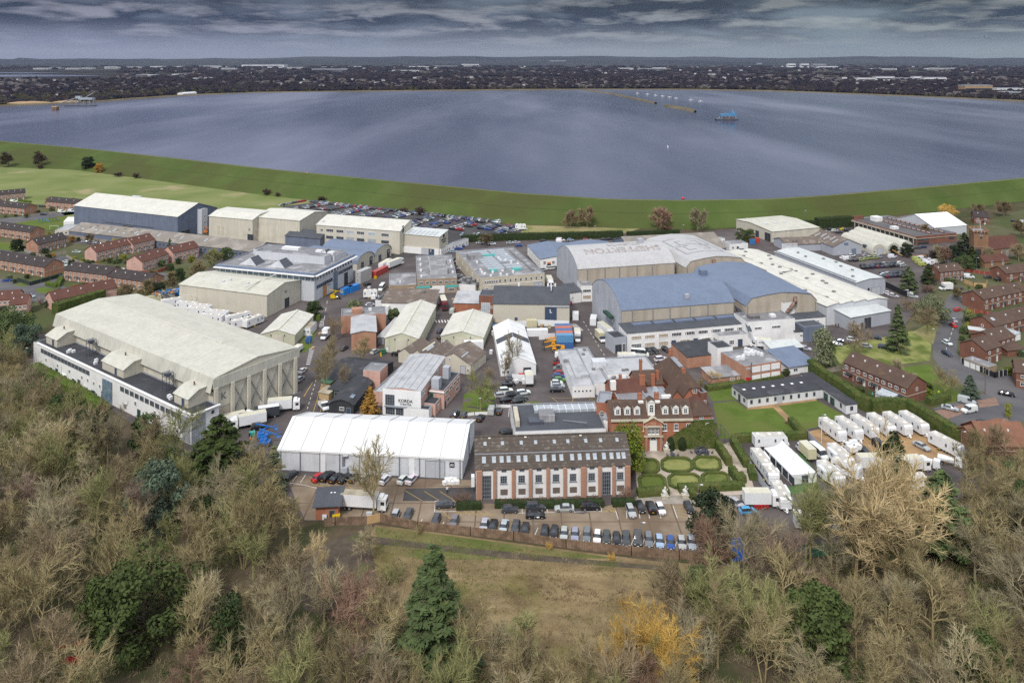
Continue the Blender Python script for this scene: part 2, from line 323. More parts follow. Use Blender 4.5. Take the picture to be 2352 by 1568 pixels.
# ---------------------------------------------------------------- ground, bank, water
def strip_mesh(name,lines,m,kind='structure'):
 """surface through several polylines of equal length (world points)"""
 mb=MB();n=len(lines[0])
 for L in lines:mb.v.extend([tuple(p)for p in L])
 for j in range(len(lines)-1):
  for k in range(n-1):
   mb.f.append((j*n+k,j*n+k+1,(j+1)*n+k+1,(j+1)*n+k));mb.m.append(0)
 return tag(mb.build(name,m),kind=kind)
g=MB();g.face([(-9500,-400,0),(9500,-400,0),(9500,15900,0),(-9500,15900,0)])
tag(g.build('ground','woodfloor'),kind='structure')
WL=11.5
CREST=[(-260,298),(0,325),(200,343),(400,365),(600,388),(800,408),(1000,427),(1200,446),(1400,459),(1560,462),(1764,459),(1900,451),(2100,434),(2352,411),(2560,390)]
TOE=[(-260,350),(0,384),(170,390),(330,411),(588,446),(760,466),(950,490),(1160,514),(1390,522),(1560,528),(1740,520),(1890,507),(2110,490),(2352,462),(2560,440)]
def resamp(pts,n):
 P=[Vector(p)for p in pts];d=[0.]
 for a,b in zip(P,P[1:]):d.append(d[-1]+(b-a).length)
 out=[]
 for i in range(n):
  t=d[-1]*i/(n-1);k=max(j for j in range(len(d))if d[j]<=t+1e-6);k=min(k,len(P)-2)
  out.append(P[k].lerp(P[k+1],(t-d[k])/(d[k+1]-d[k])))
 return out
NB=90
cr=[G(p.x,p.y,WL+1.2)for p in resamp(CREST,NB)];to=[G(p.x,p.y,.05)for p in resamp(TOE,NB)]
def offs(line,dist,z):
 out=[]
 for i,p in enumerate(line):
  t=(line[min(i+1,len(line)-1)]-line[max(i-1,0)]);nrm=Vector((-t.y,t.x,0)).normalized();q=p+nrm*dist;q.z=z;out.append(q)
 return out
top2=offs(cr,4.,WL+1.2);low=offs(cr,9.,WL-1.)
berm=[a.lerp(b,.50)+Vector((0,0,.5))for a,b in zip(to,cr)];berm2=[a.lerp(b,.53)+Vector((0,0,.35))for a,b in zip(to,cr)]
strip_mesh('reservoir_embankment',[to,berm,berm2,cr,top2,low],'bank_grass')
FAR=[(-300,262),(0,244),(60,240.5),(150,238),(222,234.5),(300,228),(420,219.5),(600,213),(800,210.5),(1000,208.5),(1200,206.5),(1340,206),(1560,206),(1764,209),(1900,214),(2100,222),(2352,233),(2640,246)]
wp=[G(x,y,WL)for x,y in FAR];nearw=offs(cr,6.5,WL)
mw=MB();pts=[(p.x,p.y)for p in nearw]+[(p.x,p.y)for p in reversed(wp)]
for t in tessellate_polygon([[Vector((a,b,0))for a,b in pts]]):mw.f.append(tuple(t));mw.m.append(0)
mw.v=[(a,b,WL)for a,b in pts]
m=bpy.data.materials.new('water');m.use_nodes=True;N=NT(m.node_tree);m.node_tree.nodes.clear()
pos=N.n('ShaderNodeNewGeometry').outputs['Position']
pv=N.n('ShaderNodeMapping',{0:pos,3:(1,.45,1)}).outputs[0]
wav=N.math('ADD',N.noise(pv,.12,6,.6),N.math('MULTIPLY',N.noise(pv,.9,4,.6),.35))
bmp=N.n('ShaderNodeBump',{'Height':wav,'Strength':.5,'Distance':.4})
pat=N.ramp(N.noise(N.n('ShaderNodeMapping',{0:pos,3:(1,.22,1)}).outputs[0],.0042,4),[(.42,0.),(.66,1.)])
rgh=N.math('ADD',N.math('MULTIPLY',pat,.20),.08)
b=N.n('ShaderNodeBsdfPrincipled',{'Base Color':N.mix(pat,(.040,.049,.104),(.128,.138,.206)),'Roughness':rgh,'IOR':1.33,'Specular IOR Level':.5,'Normal':bmp.outputs[0]})  # pale patches in the base colour stand in for silvery sky reflections
N.n('ShaderNodeOutputMaterial',{0:b.outputs[0]});MATS['water']=m
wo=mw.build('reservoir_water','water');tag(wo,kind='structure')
for p in wo.data.polygons:
 if p.normal.z<0:p.flip()
fr=[G(p.x,p.y,WL)for p in resamp(FAR,60)]
strip_mesh('far_bank',[offs(fr,-3,WL-1.5),offs(fr,3,WL+2.),offs(fr,10,WL+2.),offs(fr,45,1.)],'rim_bank')
ff=offs(fr,30,.6)
pl=MB();pts=[(p.x,p.y)for p in ff]+[(3000,ff[-1].y),(9500,5000),(9500,15900),(-9500,15900),(-9500,5000),(-3000,ff[0].y)]
pl.v=[(a,b,.8)for a,b in pts]
for t in tessellate_polygon([[Vector((a,b,0))for a,b in pts]]):pl.f.append(tuple(t));pl.m.append(0)
tag(pl.build('far_plain','far_soil'),kind='structure')
def ridge(name,y0,base_h,amp,seed,m='hill_far',x0=-22000,x1=22000,n=160,dep=3000):
 A=[];B=[];C=[]
 for i in range(n):
  x=x0+(x1-x0)*i/(n-1);h=base_h+amp*(noise.fractal(Vector((x*.0004+seed,seed*3.1,0)),1.,2.,4)+.15)
  A.append(Vector((x,y0,0)));B.append(Vector((x,y0+dep*.5,max(6,h))));C.append(Vector((x,y0+dep,0)))
 strip_mesh(name,[A,B,C],m)
ridge('low_ridge',9500,40,30,1.7,x0=-9400,x1=9400,dep=1500);ridge('distant_hills',12000,66,60,4.3,x0=-9400,x1=9400,dep=1500);ridge('horizon_hills',14200,98,62,9.2,x0=-9400,x1=9400,dep=1500)
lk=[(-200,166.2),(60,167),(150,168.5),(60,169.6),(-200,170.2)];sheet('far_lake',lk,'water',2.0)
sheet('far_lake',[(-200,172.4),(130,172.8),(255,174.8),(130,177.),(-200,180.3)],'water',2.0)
# ---------------------------------------------------------------- ground sheets of the studio, estate, gardens
E1=.02
def vary(pts):return pts
sheet('field',[(-200,372)]+TOE[1:6]+[(716,466),(650,474),(640,490),(480,500),(160,500),(100,470),(-200,460)],'field_grass',.03)
sheet('estate_ground',[(-300,440),(172,468),(480,540),(520,600),(470,640),(400,690),(110,745),(60,800),(-300,780)],'estate_soil',.012)
sheet('estate_ground',[(2105,560),(2230,520),(2352,480),(2700,470),(2700,1060),(2300,1000),(2200,985),(2140,935),(1930,860),(1900,800),(2060,770),(2130,690)],'estate_soil',.012)
sheet('studio_yard',[(400,1040),(640,1130),(700,1195),(870,1195),(1640,1290),(1700,1275),(1880,1260),(2250,1130),(2240,1020),(1990,935),(1880,850),(1930,790),(2060,770),(2120,690),(2200,600),(2250,560),(1960,506),(1740,522),(1560,536),(1200,545),(1050,555),(700,560),(480,540),(150,520),(150,556),(500,600),(400,690),(330,730),(80,770),(66,840),(240,930)],'asphalt',.016)
sheet('far_car_park',[(640,475),(700,460),(760,468),(950,492),(1160,516),(1211,524),(1186,542),(1060,551),(920,600),(700,560)],'asphalt_dark',.022)
sheet('rough_grass',[(1208,517),(1390,523),(1470,525),(1436,535),(1191,542)],'dry_grass',.03)
sheet('car_park_paving',[(655,1092),(1085,1102),(1092,1152),(1340,1180),(1460,1140),(1600,1140),(1690,1150),(1705,1272),(1620,1272),(1480,1262),(1000,1208),(870,1194),(700,1194)],'concrete_lot',.022)
sheet('asphalt_patch',[(930,1122),(1090,1118),(1092,1152),(1060,1150),(925,1150)],'asphalt_dark',.027)
sheet('lawn',[(1637,926),(1690,920),(1716,938),(1780,934),(1830,1000),(1812,1003),(1655,1008)],'lawn',.03)
sheet('lawn',[(1787,933),(1872,917),(1938,952),(1905,976),(1850,986),(1836,988)],'lawn',.03)
sheet('lawn',[(1618,888),(1684,884),(1694,918),(1636,922)],'lawn',.03)
sheet('garden_path',[(1716,936),(1874,914),(1876,920),(1788,932),(1848,992),(1838,998),(1776,936),(1716,941)],'orange_gravel',.034)
sheet('garden_gravel',[(1456,1040),(1480,1034),(1640,1024),(1672,1050),(1718,1110),(1712,1135),(1468,1142),(1462,1110)],'gravel',.03)
sheet('terrace_path',[(1640,1024),(1668,1018),(1682,1010),(1720,1080),(1738,1140),(1718,1140),(1706,1095)],'gravel',.034)
sheet('terrace_path',[(1462,1140),(1600,1136),(1700,1136),(1700,1150),(1600,1156),(1462,1158)],'paving',.036)
sheet('trailer_yard',[(1852,992),(1980,962),(2190,1010),(2210,1058),(2060,1085),(1960,1080),(1880,1030)],'orange_gravel',.03)
sheet('artificial_turf',[(1826,1046),(1840,1040),(1872,1080),(1884,1128),(1806,1136),(1806,1118),(1866,1108)],'astro',.034)
sheet('churchyard_grass',[(2125,700),(2215,600),(2352,560),(2352,650),(2280,648),(2225,640),],'estate_soil',.02)
sheet('village_green',[(1905,800),(2050,770),(2095,760),(2140,790),(2136,828),(2036,840),(1990,822),(1930,836)],'lawn_pale',.03)
sheet('village_green',[(2040,848),(2136,836),(2160,872),(2200,900),(2245,908),(2180,930),(2132,926),(2100,890)],'lawn',.03)
sheet('dry_verge',[(2095,762),(2140,740),(2160,755),(2146,792)],'dry_grass',.027)
sheet('village_road',[(2172,690),(2182,676),(2232,664),(2218,706),(2203,760),(2197,810),(2216,838),(2262,862),(2352,858),(2500,850),(2500,900),(2352,904),(2352,965),(2262,995),(2200,992),(2142,938),(2244,908),(2262,902),(2215,886),(2166,856),(2143,820),(2142,796),(2152,756)],'asphalt_blue',.034)
sheet('parking_pavers',[(2146,944),(2210,928),(2232,942),(2176,962)],'brick_paving',.038);sheet('parking_pavers',[(2205,985),(2318,958),(2310,985),(2240,995)],'brick_paving',.038);sheet('parking_pavers',[(2244,920),(2286,912),(2296,930),(2250,936)],'brick_paving',.038)
sheet('estate_road',[(-200,560),(0,573),(80,582),(160,590),(240,612),(330,622),(400,628),(400,646),(300,634),(215,626),(140,606),(60,594),(0,589),(-200,580)],'asphalt_blue',.03)
sheet('estate_road',[(-200,498),(0,502),(170,486),(172,492),(20,514),(-200,512)],'asphalt_blue',.03)
sheet('estate_close',[(-200,625),(0,640),(120,650),(105,640),(142,640),(140,655),(180,672),(140,690),(110,698),(60,690),(-200,672)],'asphalt_blue',.03)
sheet('turning_lawn',[(80,664),(100,659),(130,665),(122,674),(90,674)],'lawn',.036);sheet('turning_lawn',[(28,655),(48,649),(70,653),(55,658)],'lawn',.036)
sheet('play_lawn',[(34,510),(90,504),(172,494),(178,520),(100,530),(40,520)],'lawn',.026)
sheet('verge_lawn',[(-60,555),(30,556),(56,572),(50,580),(-60,570)],'lawn',.026)
sheet('verge_lawn',[(690,775),(722,745),(728,760),(712,800),(695,812)],'lawn',.026)
sheet('courtyard_lawn',[(1060,952),(1066,905),(1120,885),(1140,918),(1118,948)],'lawn',.034)
sheet('courtyard_lawn',[(1198,935),(1206,924),(1228,921),(1252,926),(1262,940)],'lawn',.034)
sheet('meadow',[(862,1205),(1000,1222),(1300,1262),(1520,1290),(1700,1300),(1640,1345),(1540,1420),(1480,1530),(1200,1600),(1000,1560),(880,1440),(860,1290),(845,1240)],'meadow',.024)
mat('soft_grass',(.085,.11,.03),(.165,.15,.065),.10,world=True,rough=1,spec=.05,bump=.3,bsc=2.5,c3=(.15,.125,.06),sc3=.06,thr3=(.5,.62))
sheet('meadow_grass',[(862,1210),(1000,1226),(1240,1258),(1420,1282),(1300,1282),(1100,1284),(960,1284),(868,1262)],'soft_grass',.028)
sheet('dirt_track',[(630,1335),(650,1310),(740,1252),(800,1225),(862,1232),(1000,1250),(1180,1268),(1300,1280),(1530,1300),(1530,1310),(1290,1292),(1160,1282),(990,1262),(870,1250),(810,1250),(760,1290),(700,1330),(640,1352)],'mud',.032)
sheet('cleared_ground',[(800,1250),(868,1256),(900,1300),(880,1380),(800,1420),(700,1400),(690,1340),(760,1290)],'mud',.02)
rg=random.Random(21);mbp=MB()
for k in range(60):
 p=G(*rg.choice([(1350,800),(1210,900),(720,880),(1130,920),(880,690),(1600,820),(1900,780),(2000,640),(900,800),(1290,700),(600,990),(1310,870),(1500,835),(1050,600),(2060,660)]));p=p+Vector((rg.uniform(-14,14),rg.uniform(-14,14),0));mbp.box((p.x,p.y,-.01),(rg.uniform(1,7),rg.uniform(.7,3),.03+.0006*k),rz=rg.uniform(-.4,.6),m=rg.randrange(2))
mat('tar_dark',(.045,.04,.042),(.06,.052,.054),.8,world=True);mat('tar_pale',(.125,.108,.105),(.10,.088,.088),.8,world=True)
tag(mbp.build('asphalt_repairs',['tar_dark','tar_pale']),kind='structure')
mat('track_grass',(.035,.055,.014),(.05,.07,.02),.1,world=True);mat('kerb_grass',(.12,.13,.05),(.17,.16,.08),.1,world=True)
strip_mesh('bank_track',[[p+Vector((0,0,.06))for p in berm],[p+Vector((0,0,.06))for p in[a.lerp(b,.45)for a,b in zip(berm,berm2)]]],'track_grass')
strip_mesh('crest_path',[[p+Vector((0,0,.05))for p in offs(cr,.4,WL+1.2)],[p+Vector((0,0,.05))for p in offs(cr,2.6,WL+1.2)]],'kerb_grass')
def lines(name,segs,m,w=.14,z=.042):
 mb=MB()
 for s in segs:
  a=G(s[0],s[1]);b=G(s[2],s[3]);ww=s[4]if len(s)>4 else w
  d=(b-a);
  if d.length<.05:continue
  n=Vector((-d.y,d.x,0)).normalized()*ww/2
  mb.face([a-n,b-n,b+n,a+n])
 return tag(mb.build(name,m,loc=(0,0,z)),kind='structure')
def dashes(x0,y0,x1,y1,n,duty=.5,w=.16):
 a=G(x0,y0);b=G(x1,y1);out=[]
 for i in range(n):
  p=a.lerp(b,i/n);q=a.lerp(b,(i+duty)/n);out.append((*pix(p),*pix(q),w))
 return out
ln=[]
for(x,y)in[(0,0)]:
 for i in range(23):
  x=1128+i*24.6;y=1224+i*2.42;ln.append((x,y,x+9,y-22))
 ln+=[(960,1210,970,1192),(1015,1206,1020,1198),(672,1106,682,1092),(690,1108,702,1090),(716,1110,724,1096)]
 ln+=[(666,1109,700,1114),(700,1114,790,1136),(1085,1150,1000,1150),(1000,1150,998,1175),(998,1175,1048,1174),(1176,1178,1380,1174),(1200,1180,1199,1168),(1258,1178,1256,1166),(1320,1177,1318,1164),(1382,1176,1380,1161)]
 ln+=[(1414,1172,1420,1192),(1438,1164,1440,1190),(1465,1160,1470,1190),(1487,1160,1492,1190),(1512,1160,1518,1190),(1546,1162,1556,1190),(1576,1160,1584,1190)]
 for i in range(8):ln.append((1168+i*14.5,957,1170+i*14.4,938))
 ln+=[(1205,926,1262,928)]
 ln+=dashes(1340,738,1392,822,9)+dashes(1400,825,1440,860,4)
 ln+=dashes(726,872,704,945,7)+dashes(752,690,740,760,4)
 ln+=dashes(2190,752,2170,812,5)
 for i in range(9):ln.append((711+i*.2-i*1.2,801+i*4.4,722+i*.2-i*1.4,801+i*4.4,.55))
 for i in range(6):ln.append((737-i*.9,733+i*3.4,746-i*1.4,733+i*3.4,.5))
 for i in range(7):ln.append((1311+i*2.6,746+i*2.2,1324+i*2.6,745+i*2.2,.5))
 for i in range(5):ln.append((1000+i*7,735,1003+i*7,741,.5))
 for i in range(8):
  x=790+i*58;y=486+i*6.6
  for k in range(6):ln.append((x+k*9,y-k*2.2,x+k*9+7,y-k*2.2+1.2,.2))
 ln+=[(1436,845,1470,846),(1500,836,1502,856),(1506,834,1512,858)]
lines('white_markings',ln,'line_white')
ly=[(1268,914,1316,914),(1316,914,1314,946),(1268,914,1290,930),(1290,930,1266,948),(1266,948,1290,958),(1292,922,1314,922),(1290,930,1313,931),(1286,938,1312,939),(1270,944,1308,946),(718,878,698,910,.25),(745,862,720,945,.16),(740,930,736,945,.16),(1000,1160,1050,1205,.12),(930,1126,970,1150,.12),(975,1128,1010,1150,.12),(1010,1128,1045,1150,.12),(715,1112,745,1118),(750,1112,770,1126),(800,1116,820,1130),(1048,1177,1140,1182),(1050,1172,1062,1184),(1066,1172,1080,1184),(1082,1172,1096,1184),(1098,1172,1112,1184),(1114,1172,1126,1183),(1386,1162,1412,1176),(1386,1176,1412,1172),(1396,1162,1414,1170),(1384,1174,1414,1174),(1548,1163,1575,1165),(1550,1170,1577,1174),(1552,1178,1580,1182),(1554,1184,1580,1189),(1075,808,1115,822),(1048,815,1090,838),(1060,806,1100,800),(1300,776,1318,742,.2),(1400,802,1420,815),(1535,797,1551,812),(1542,796,1557,811),(1575,794,1592,808),(1582,793,1600,807),(1630,792,1645,803),(1640,790,1655,800),(1690,798,1720,800),(1700,798,1706,803),(790,990,830,990),(1785,787,1830,780),(1790,790,1850,783),(1800,786,1806,790),(1830,783,1838,788),(1895,735,1918,748,.25),(2040,670,2110,682,.25)]
lines('yellow_markings',ly,'line_yellow',.12)
# ---------------------------------------------------------------- building kit
WINC={}
def win_mesh(w,h,nx,ny,fm,gm,sill=False,arch=False):
 key=(round(w,2),round(h,2),nx,ny,fm,gm,sill,arch)
 if key in WINC:return WINC[key]
 mb=MB();fw=min(.11,.09*w+.03);d=.09
 def fr(x0,x1,z0,z1,dd=d):mb.box(((x0+x1)/2,-dd/2+.02,z0),(x1-x0,dd+.04,z1-z0),m=0,bottom=True)
 fr(-w/2,-w/2+fw,0,h);fr(w/2-fw,w/2,0,h);fr(-w/2+fw,w/2-fw,h-fw,h);fr(-w/2+fw,w/2-fw,0,fw)
 for i in range(1,nx):x=-w/2+w*i/nx;fr(x-fw*.35,x+fw*.35,fw,h-fw,d*.8)
 for j in range(1,ny):
  z=h*j/ny
  for i in range(nx):
   a=-w/2+w*i/nx+(fw if i==0 else fw*.35);b=-w/2+w*(i+1)/nx-(fw if i==nx-1 else fw*.35);fr(a,b,z-fw*.3,z+fw*.3,d*.7)
 mb.face([(-w/2+fw*.5,-.035,fw*.5),(w/2-fw*.5,-.035,fw*.5),(w/2-fw*.5,-.035,h-fw*.5),(-w/2+fw*.5,-.035,h-fw*.5)],1)
 if arch:
  pts=[(w/2*math.cos(PI*k/8),-.05,h+w/2*math.sin(PI*k/8))for k in range(9)];mb.face(pts[::-1]if False else pts,1)
  for k in range(8):
   a,b=pts[k],pts[k+1];mb.tube((a[0],-.06,a[2]),(b[0],-.06,b[2]),fw*.6,n=4,m=0)
  mb.tube((0,-.06,h),(0,-.06,h+w/2),fw*.35,n=4,m=0)
 if sill:mb.box((0,-.12,-.1),(w+.3,.3,.1),m=0,bottom=True)
 me=mb.mesh('window',[fm,gm]);WINC[key]=me;return me
DOORC={}
def door_mesh(w,h,m,fm='steel_grey'):
 key=(round(w,2),round(h,2),m,fm)
 if key in DOORC:return DOORC[key]
 mb=MB()
 mb.box((0,-.03,0),(w,.08,h),m=0)
 mb.box((-w/2-.06,-.05,0),(.12,.14,h+.12),m=1);mb.box((w/2+.06,-.05,0),(.12,.14,h+.12),m=1);mb.box((0,-.05,h),(w,.14,.12),m=1,bottom=True)
 if w>2.2:mb.box((0,-.085,.05),(.06,.04,h-.1),m=1)
 me=mb.mesh('door',[m,fm]);DOORC[key]=me;return me
class Bld:
 """a building in its own frame: x along its front edge from A to B, y away from it, z up"""
 def __init__(s,name,label,A,B,D,prof,axis='x',wall='cream',roof='roof_cream',cat='building',ov=.35,parent=None,group=None,th=.16,wallname='wall',roofname='roof',z0=0.,world=False,base=None):
  a,b=(Vector(A),Vector(B))if world else(g3(A),g3(B));a=a.copy();b=b.copy();a.z=b.z=0
  s.W=(b-a).length;s.D=D if not hasattr(D,'__len__')else None
  s.ang=math.atan2(b.y-a.y,b.x-a.x)
  if s.D is None:
   c=g3(D);n=Vector((-(b-a).y,(b-a).x,0)).normalized();s.D=max(2.,(c-a).dot(n))
  s.z0=z0;s.loc=Vector((a.x,a.y,0))
  if parent is None:
   s.root=thing(name,label,cat,s.loc,s.ang,group);s.par=s.root;off=None;s.M=Matrix.Translation(s.loc)@Matrix.Rotation(s.ang,4,'Z')
  else:
   s.M=Matrix.Translation(s.loc)@Matrix.Rotation(s.ang,4,'Z');s.root=None
   off=parent.M.inverted()@s.M
  s.axis=axis
  if prof[0]=='gable':pr=[(0,prof[1]),(.5,prof[2]),(1,prof[1])]
  elif prof[0]=='mono':pr=[(0,prof[1]),(1,prof[2])]
  elif prof[0]=='arch':
   e,r=prof[1],prof[2];pr=[(.5-.5*math.cos(PI*k/10),e+(r-e)*math.sin(PI*k/10))for k in range(11)]
  elif prof[0]=='flat':pr=[(0,prof[1]),(1,prof[1])]
  elif prof[0]=='hip':pr=[(0,prof[1]),(.5,prof[2]),(1,prof[1])]
  else:pr=prof
  s.pr=pr;W,D=s.W,s.D;kind=prof[0]if isinstance(prof[0],str)else 'prof';s.kind=kind
  S=D if axis=='x' else W;L=W if axis=='x' else D
  def P(t,sv,z):return(t,sv,z)if axis=='x' else(sv,t,z)
  wb=MB()
  if kind=='flat':
   par=prof[2]if len(prof)>2 else.4;e=prof[1];q=.3;t=e+par;s.flatz=e
   o=[(0,0),(W,0),(W,D),(0,D)];i_=[(q,q),(W-q,q),(W-q,D-q),(q,D-q)]
   for k in range(4):
    j=(k+1)%4
    wb.face([(*o[k],z0),(*o[j],z0),(*o[j],t),(*o[k],t)]);wb.face([(*o[k],t),(*o[j],t),(*i_[j],t),(*i_[k],t)],1);wb.face([(*i_[j],e-.1),(*i_[k],e-.1),(*i_[k],t),(*i_[j],t)],1)
  elif kind=='hip':
   for k,(p,q)in enumerate(zip([(0,0),(W,0),(W,D),(0,D)],[(W,0),(W,D),(0,D),(0,0)])):wb.face([(*p,z0),(*q,z0),(*q,prof[1]),(*p,prof[1])])
  else:
   e0,e1=pr[0][1],pr[-1][1];n=len(pr)
   def qd(a,b,c,d):wb.face([a,b,c,d])
   if axis=='x':qd((0,0,z0),(W,0,z0),(W,0,e0),(0,0,e0));qd((W,D,z0),(0,D,z0),(0,D,e1),(W,D,e1))
   else:qd((0,D,z0),(0,0,z0),(0,0,e0),(0,D,e0));qd((W,0,z0),(W,D,z0),(W,D,e1),(W,0,e1))
   for t in(0,L):
    poly=[P(t,0,z0)]+[P(t,min(max(a,0),1)*S,z)for a,z in pr if 0<=a<=1]+[P(t,S,z0)]
    flip=(t==0)!=(axis=='x')
    wb.face(poly if(t==0)==(axis=='y')else poly[::-1])
  s.wall=wb.build(wallname,[wall,'lead']if kind=='flat' else[wall],s.root if parent is None else parent.root)
  if parent is not None:
   s.wall.matrix_local=off;s.root=s.wall;s.par=s.wall
  rb=MB()
  if kind=='flat':
   q=.22;rb.box((W/2,D/2,prof[1]-.25),(W-2*q,D-2*q,.25))
  elif kind=='hip':
   e,r=prof[1],prof[2];k=prof[3]if len(prof)>3 else min(W,D)/2;o=ov
   dz=(r-e)*o/max(.1,k);b0=[(-o,-o,e-dz),(W+o,-o,e-dz),(W+o,D+o,e-dz),(-o,D+o,e-dz)]
   if W>=D:t0=[(k,D/2,r),(W-k,D/2,r)];fs=[[b0[0],b0[1],t0[1],t0[0]],[b0[1],b0[2],t0[1]],[b0[2],b0[3],t0[0],t0[1]],[b0[3],b0[0],t0[0]]]
   else:t0=[(W/2,k,r),(W/2,D-k,r)];fs=[[b0[0],b0[1],t0[0]],[b0[1],b0[2],t0[1],t0[0]],[b0[2],b0[3],t0[1]],[b0[3],b0[0],t0[0],t0[1]]]
   for f in fs:rb.face([(x,y,z+th)for x,y,z in f])
   for i in range(4):
    j=(i+1)%4;a,b2=b0[i],b0[j];rb.face([a,b2,(b2[0],b2[1],b2[2]+th),(a[0],a[1],a[2]+th)])
   rb.face(b0[::-1])
  else:
   pp=list(pr);n=len(pp)
   def ext(p,q):
    ds=(p[0]-q[0])*S;dz_=p[1]-q[1];l=math.hypot(ds,dz_)or 1;return(p[0]+ds/l*ov/S,p[1]+dz_/l*ov)
   pp[0],pp[-1]=ext(pr[0],pr[1]),ext(pr[-1],pr[-2])
   for(a,b2)in zip(pp,pp[1:]):
    t0,t1=-ov,L+ov
    q=[P(t0,a[0]*S,a[1]+th),P(t1,a[0]*S,a[1]+th),P(t1,b2[0]*S,b2[1]+th),P(t0,b2[0]*S,b2[1]+th)]
    rb.face(q if axis=='x' else q[::-1])
    q2=[(x,y,z-th+.01)for x,y,z in q];rb.face(q2[::-1]if axis=='x' else q2)
    rb.face([q2[0],q[0],q[3],q2[3]]);rb.face([q2[1],q2[2],q[2],q[1]])
   for(a,sg)in((pp[0],1),(pp[-1],-1)):
    q=[P(-ov,a[0]*S,a[1]+.01),P(L+ov,a[0]*S,a[1]+.01),P(L+ov,a[0]*S,a[1]+th),P(-ov,a[0]*S,a[1]+th)];rb.face(q)
  s.roof=rb.build(roofname,roof,s.par)
  s.th=th
 def zat(s,x,y):
  t=(y/s.D if s.axis=='x' else x/s.W)
  if s.kind=='flat':return s.flatz
  if s.kind=='hip':return s.pr[0][1]
  for a,b in zip(s.pr,s.pr[1:]):
   if a[0]<=t<=b[0]:return a[1]+(b[1]-a[1])*(t-a[0])/max(1e-6,b[0]-a[0])
  return s.pr[-1][1]
 def slope(s,x,y):
  S=s.D if s.axis=='x' else s.W;t=(y if s.axis=='x' else x)/S
  for a,b in zip(s.pr,s.pr[1:]):
   if a[0]<=t<=b[0]:return math.atan2(b[1]-a[1],(b[0]-a[0])*S)
  return 0.
 def face(s,f,u):
  return{'f':((u*s.W,0),0.),'r':((s.W,u*s.D),PI/2),'l':((0,u*s.D),-PI/2),'b':((u*s.W,s.D),PI)}[f]
 def put(s,me,name,f,u,z,out=0.):
  (x,y),rz=s.face(f,u);nx,ny=math.sin(rz),-math.cos(rz)
  return link(name,me,s.par,(x+nx*out,y+ny*out,z),rz)
 def win(s,f,n,u0,u1,z,w,h,nx=2,ny=1,fm='frame_white',gm='glass_dark',sill=False,arch=False,name='window'):
  me=win_mesh(w,h,nx,ny,fm,gm,sill,arch)
  for i in range(n):
   u=u0 if n==1 else u0+(u1-u0)*i/(n-1);s.put(me,name,f,u,z)
  return s
 def door(s,f,u,w,h,m='door_dark',z=0.,fm='steel_grey',name='door'):
  s.put(door_mesh(w,h,m,fm),name,f,u,z);return s
 def rbox(s,x,y,w,d,h,m='felt_pale',name='roof_box',z=None,rz=0.,taper=1.):
  mb=MB();zz=(s.zat(x,y)-.05)if z is None else z;mb.box((0,0,0),(w,d,h),m=0,taper=taper)
  return mb.build(name,m,s.par,(x,y,zz),rz)
 def sky(s,x,y,w,d,m='glass_pale',name='skylight',fm='steel_grey'):
  a=s.slope(x,y);mb=MB();mb.box((0,0,-.05),(w,d,.13),m=0);mb.face([(-w/2+.06,-d/2+.06,.085),(w/2-.06,-d/2+.06,.085),(w/2-.06,d/2-.06,.085),(-w/2+.06,d/2-.06,.085)],1)
  o=mb.build(name,[fm,m],s.par,(x,y,s.zat(x,y)+s.th+.01))
  o.rotation_euler=(a,0,0)if s.axis=='x' else(0,-a,0);return o
 def text(s,st,size,m,f,u,z,name='lettering',out=.05,sx=1.):
  (x,y),rz=s.face(f,u);nx,ny=math.sin(rz),-math.cos(rz)
  return text(st,size,m,s.par,(x+nx*out,y+ny*out,z),(PI/2,0,rz),name,sx=sx)
 def rtext(s,st,size,m,x,y,rot,name='roof_lettering',sx=1.):
  a=s.slope(x,y);o=text(st,size,m,s.par,(x,y,s.zat(x,y)+s.th+.04),(0,0,0),name,sx=sx)
  Rm=(Matrix.Rotation(a,4,'X')if s.axis=='x' else Matrix.Rotation(-a,4,'Y'))@Matrix.Rotation(rot,4,'Z')
  o.rotation_euler=Rm.to_euler();return o
 def panel(s,f,u,z,w,h,m,name='panel',t=.1,out=0.):
  mb=MB();mb.box((0,-t/2,0),(w,t,h),bottom=True);return s.put(mb.mesh(name,m),name,f,u,z,out)
 def chimney(s,x,y,w=.9,d=.7,h=1.8,m='brick_red',pots=2,zb=None):
  mb=MB();mb.box((0,0,0),(w,d,h));mb.box((0,0,h-.25),(w+.16,d+.16,.14),bottom=True)
  for k in range(pots):mb.tube((-w/3+k*(2*w/3)/max(1,pots-1)if pots>1 else 0,0,h),((-w/3+k*(2*w/3)/max(1,pots-1))if pots>1 else 0,0,h+.4),.14,.11,6,m=1)
  return mb.build('chimney',[m,'tile_orange'],s.par,(x,y,(s.zat(x,y)if zb is None else zb)-.3))
 def tubes(s,name,segs,m,r):
  mb=MB()
  for a,b in segs:mb.tube(a,b,r,n=6)
  return mb.build(name,m,s.par)
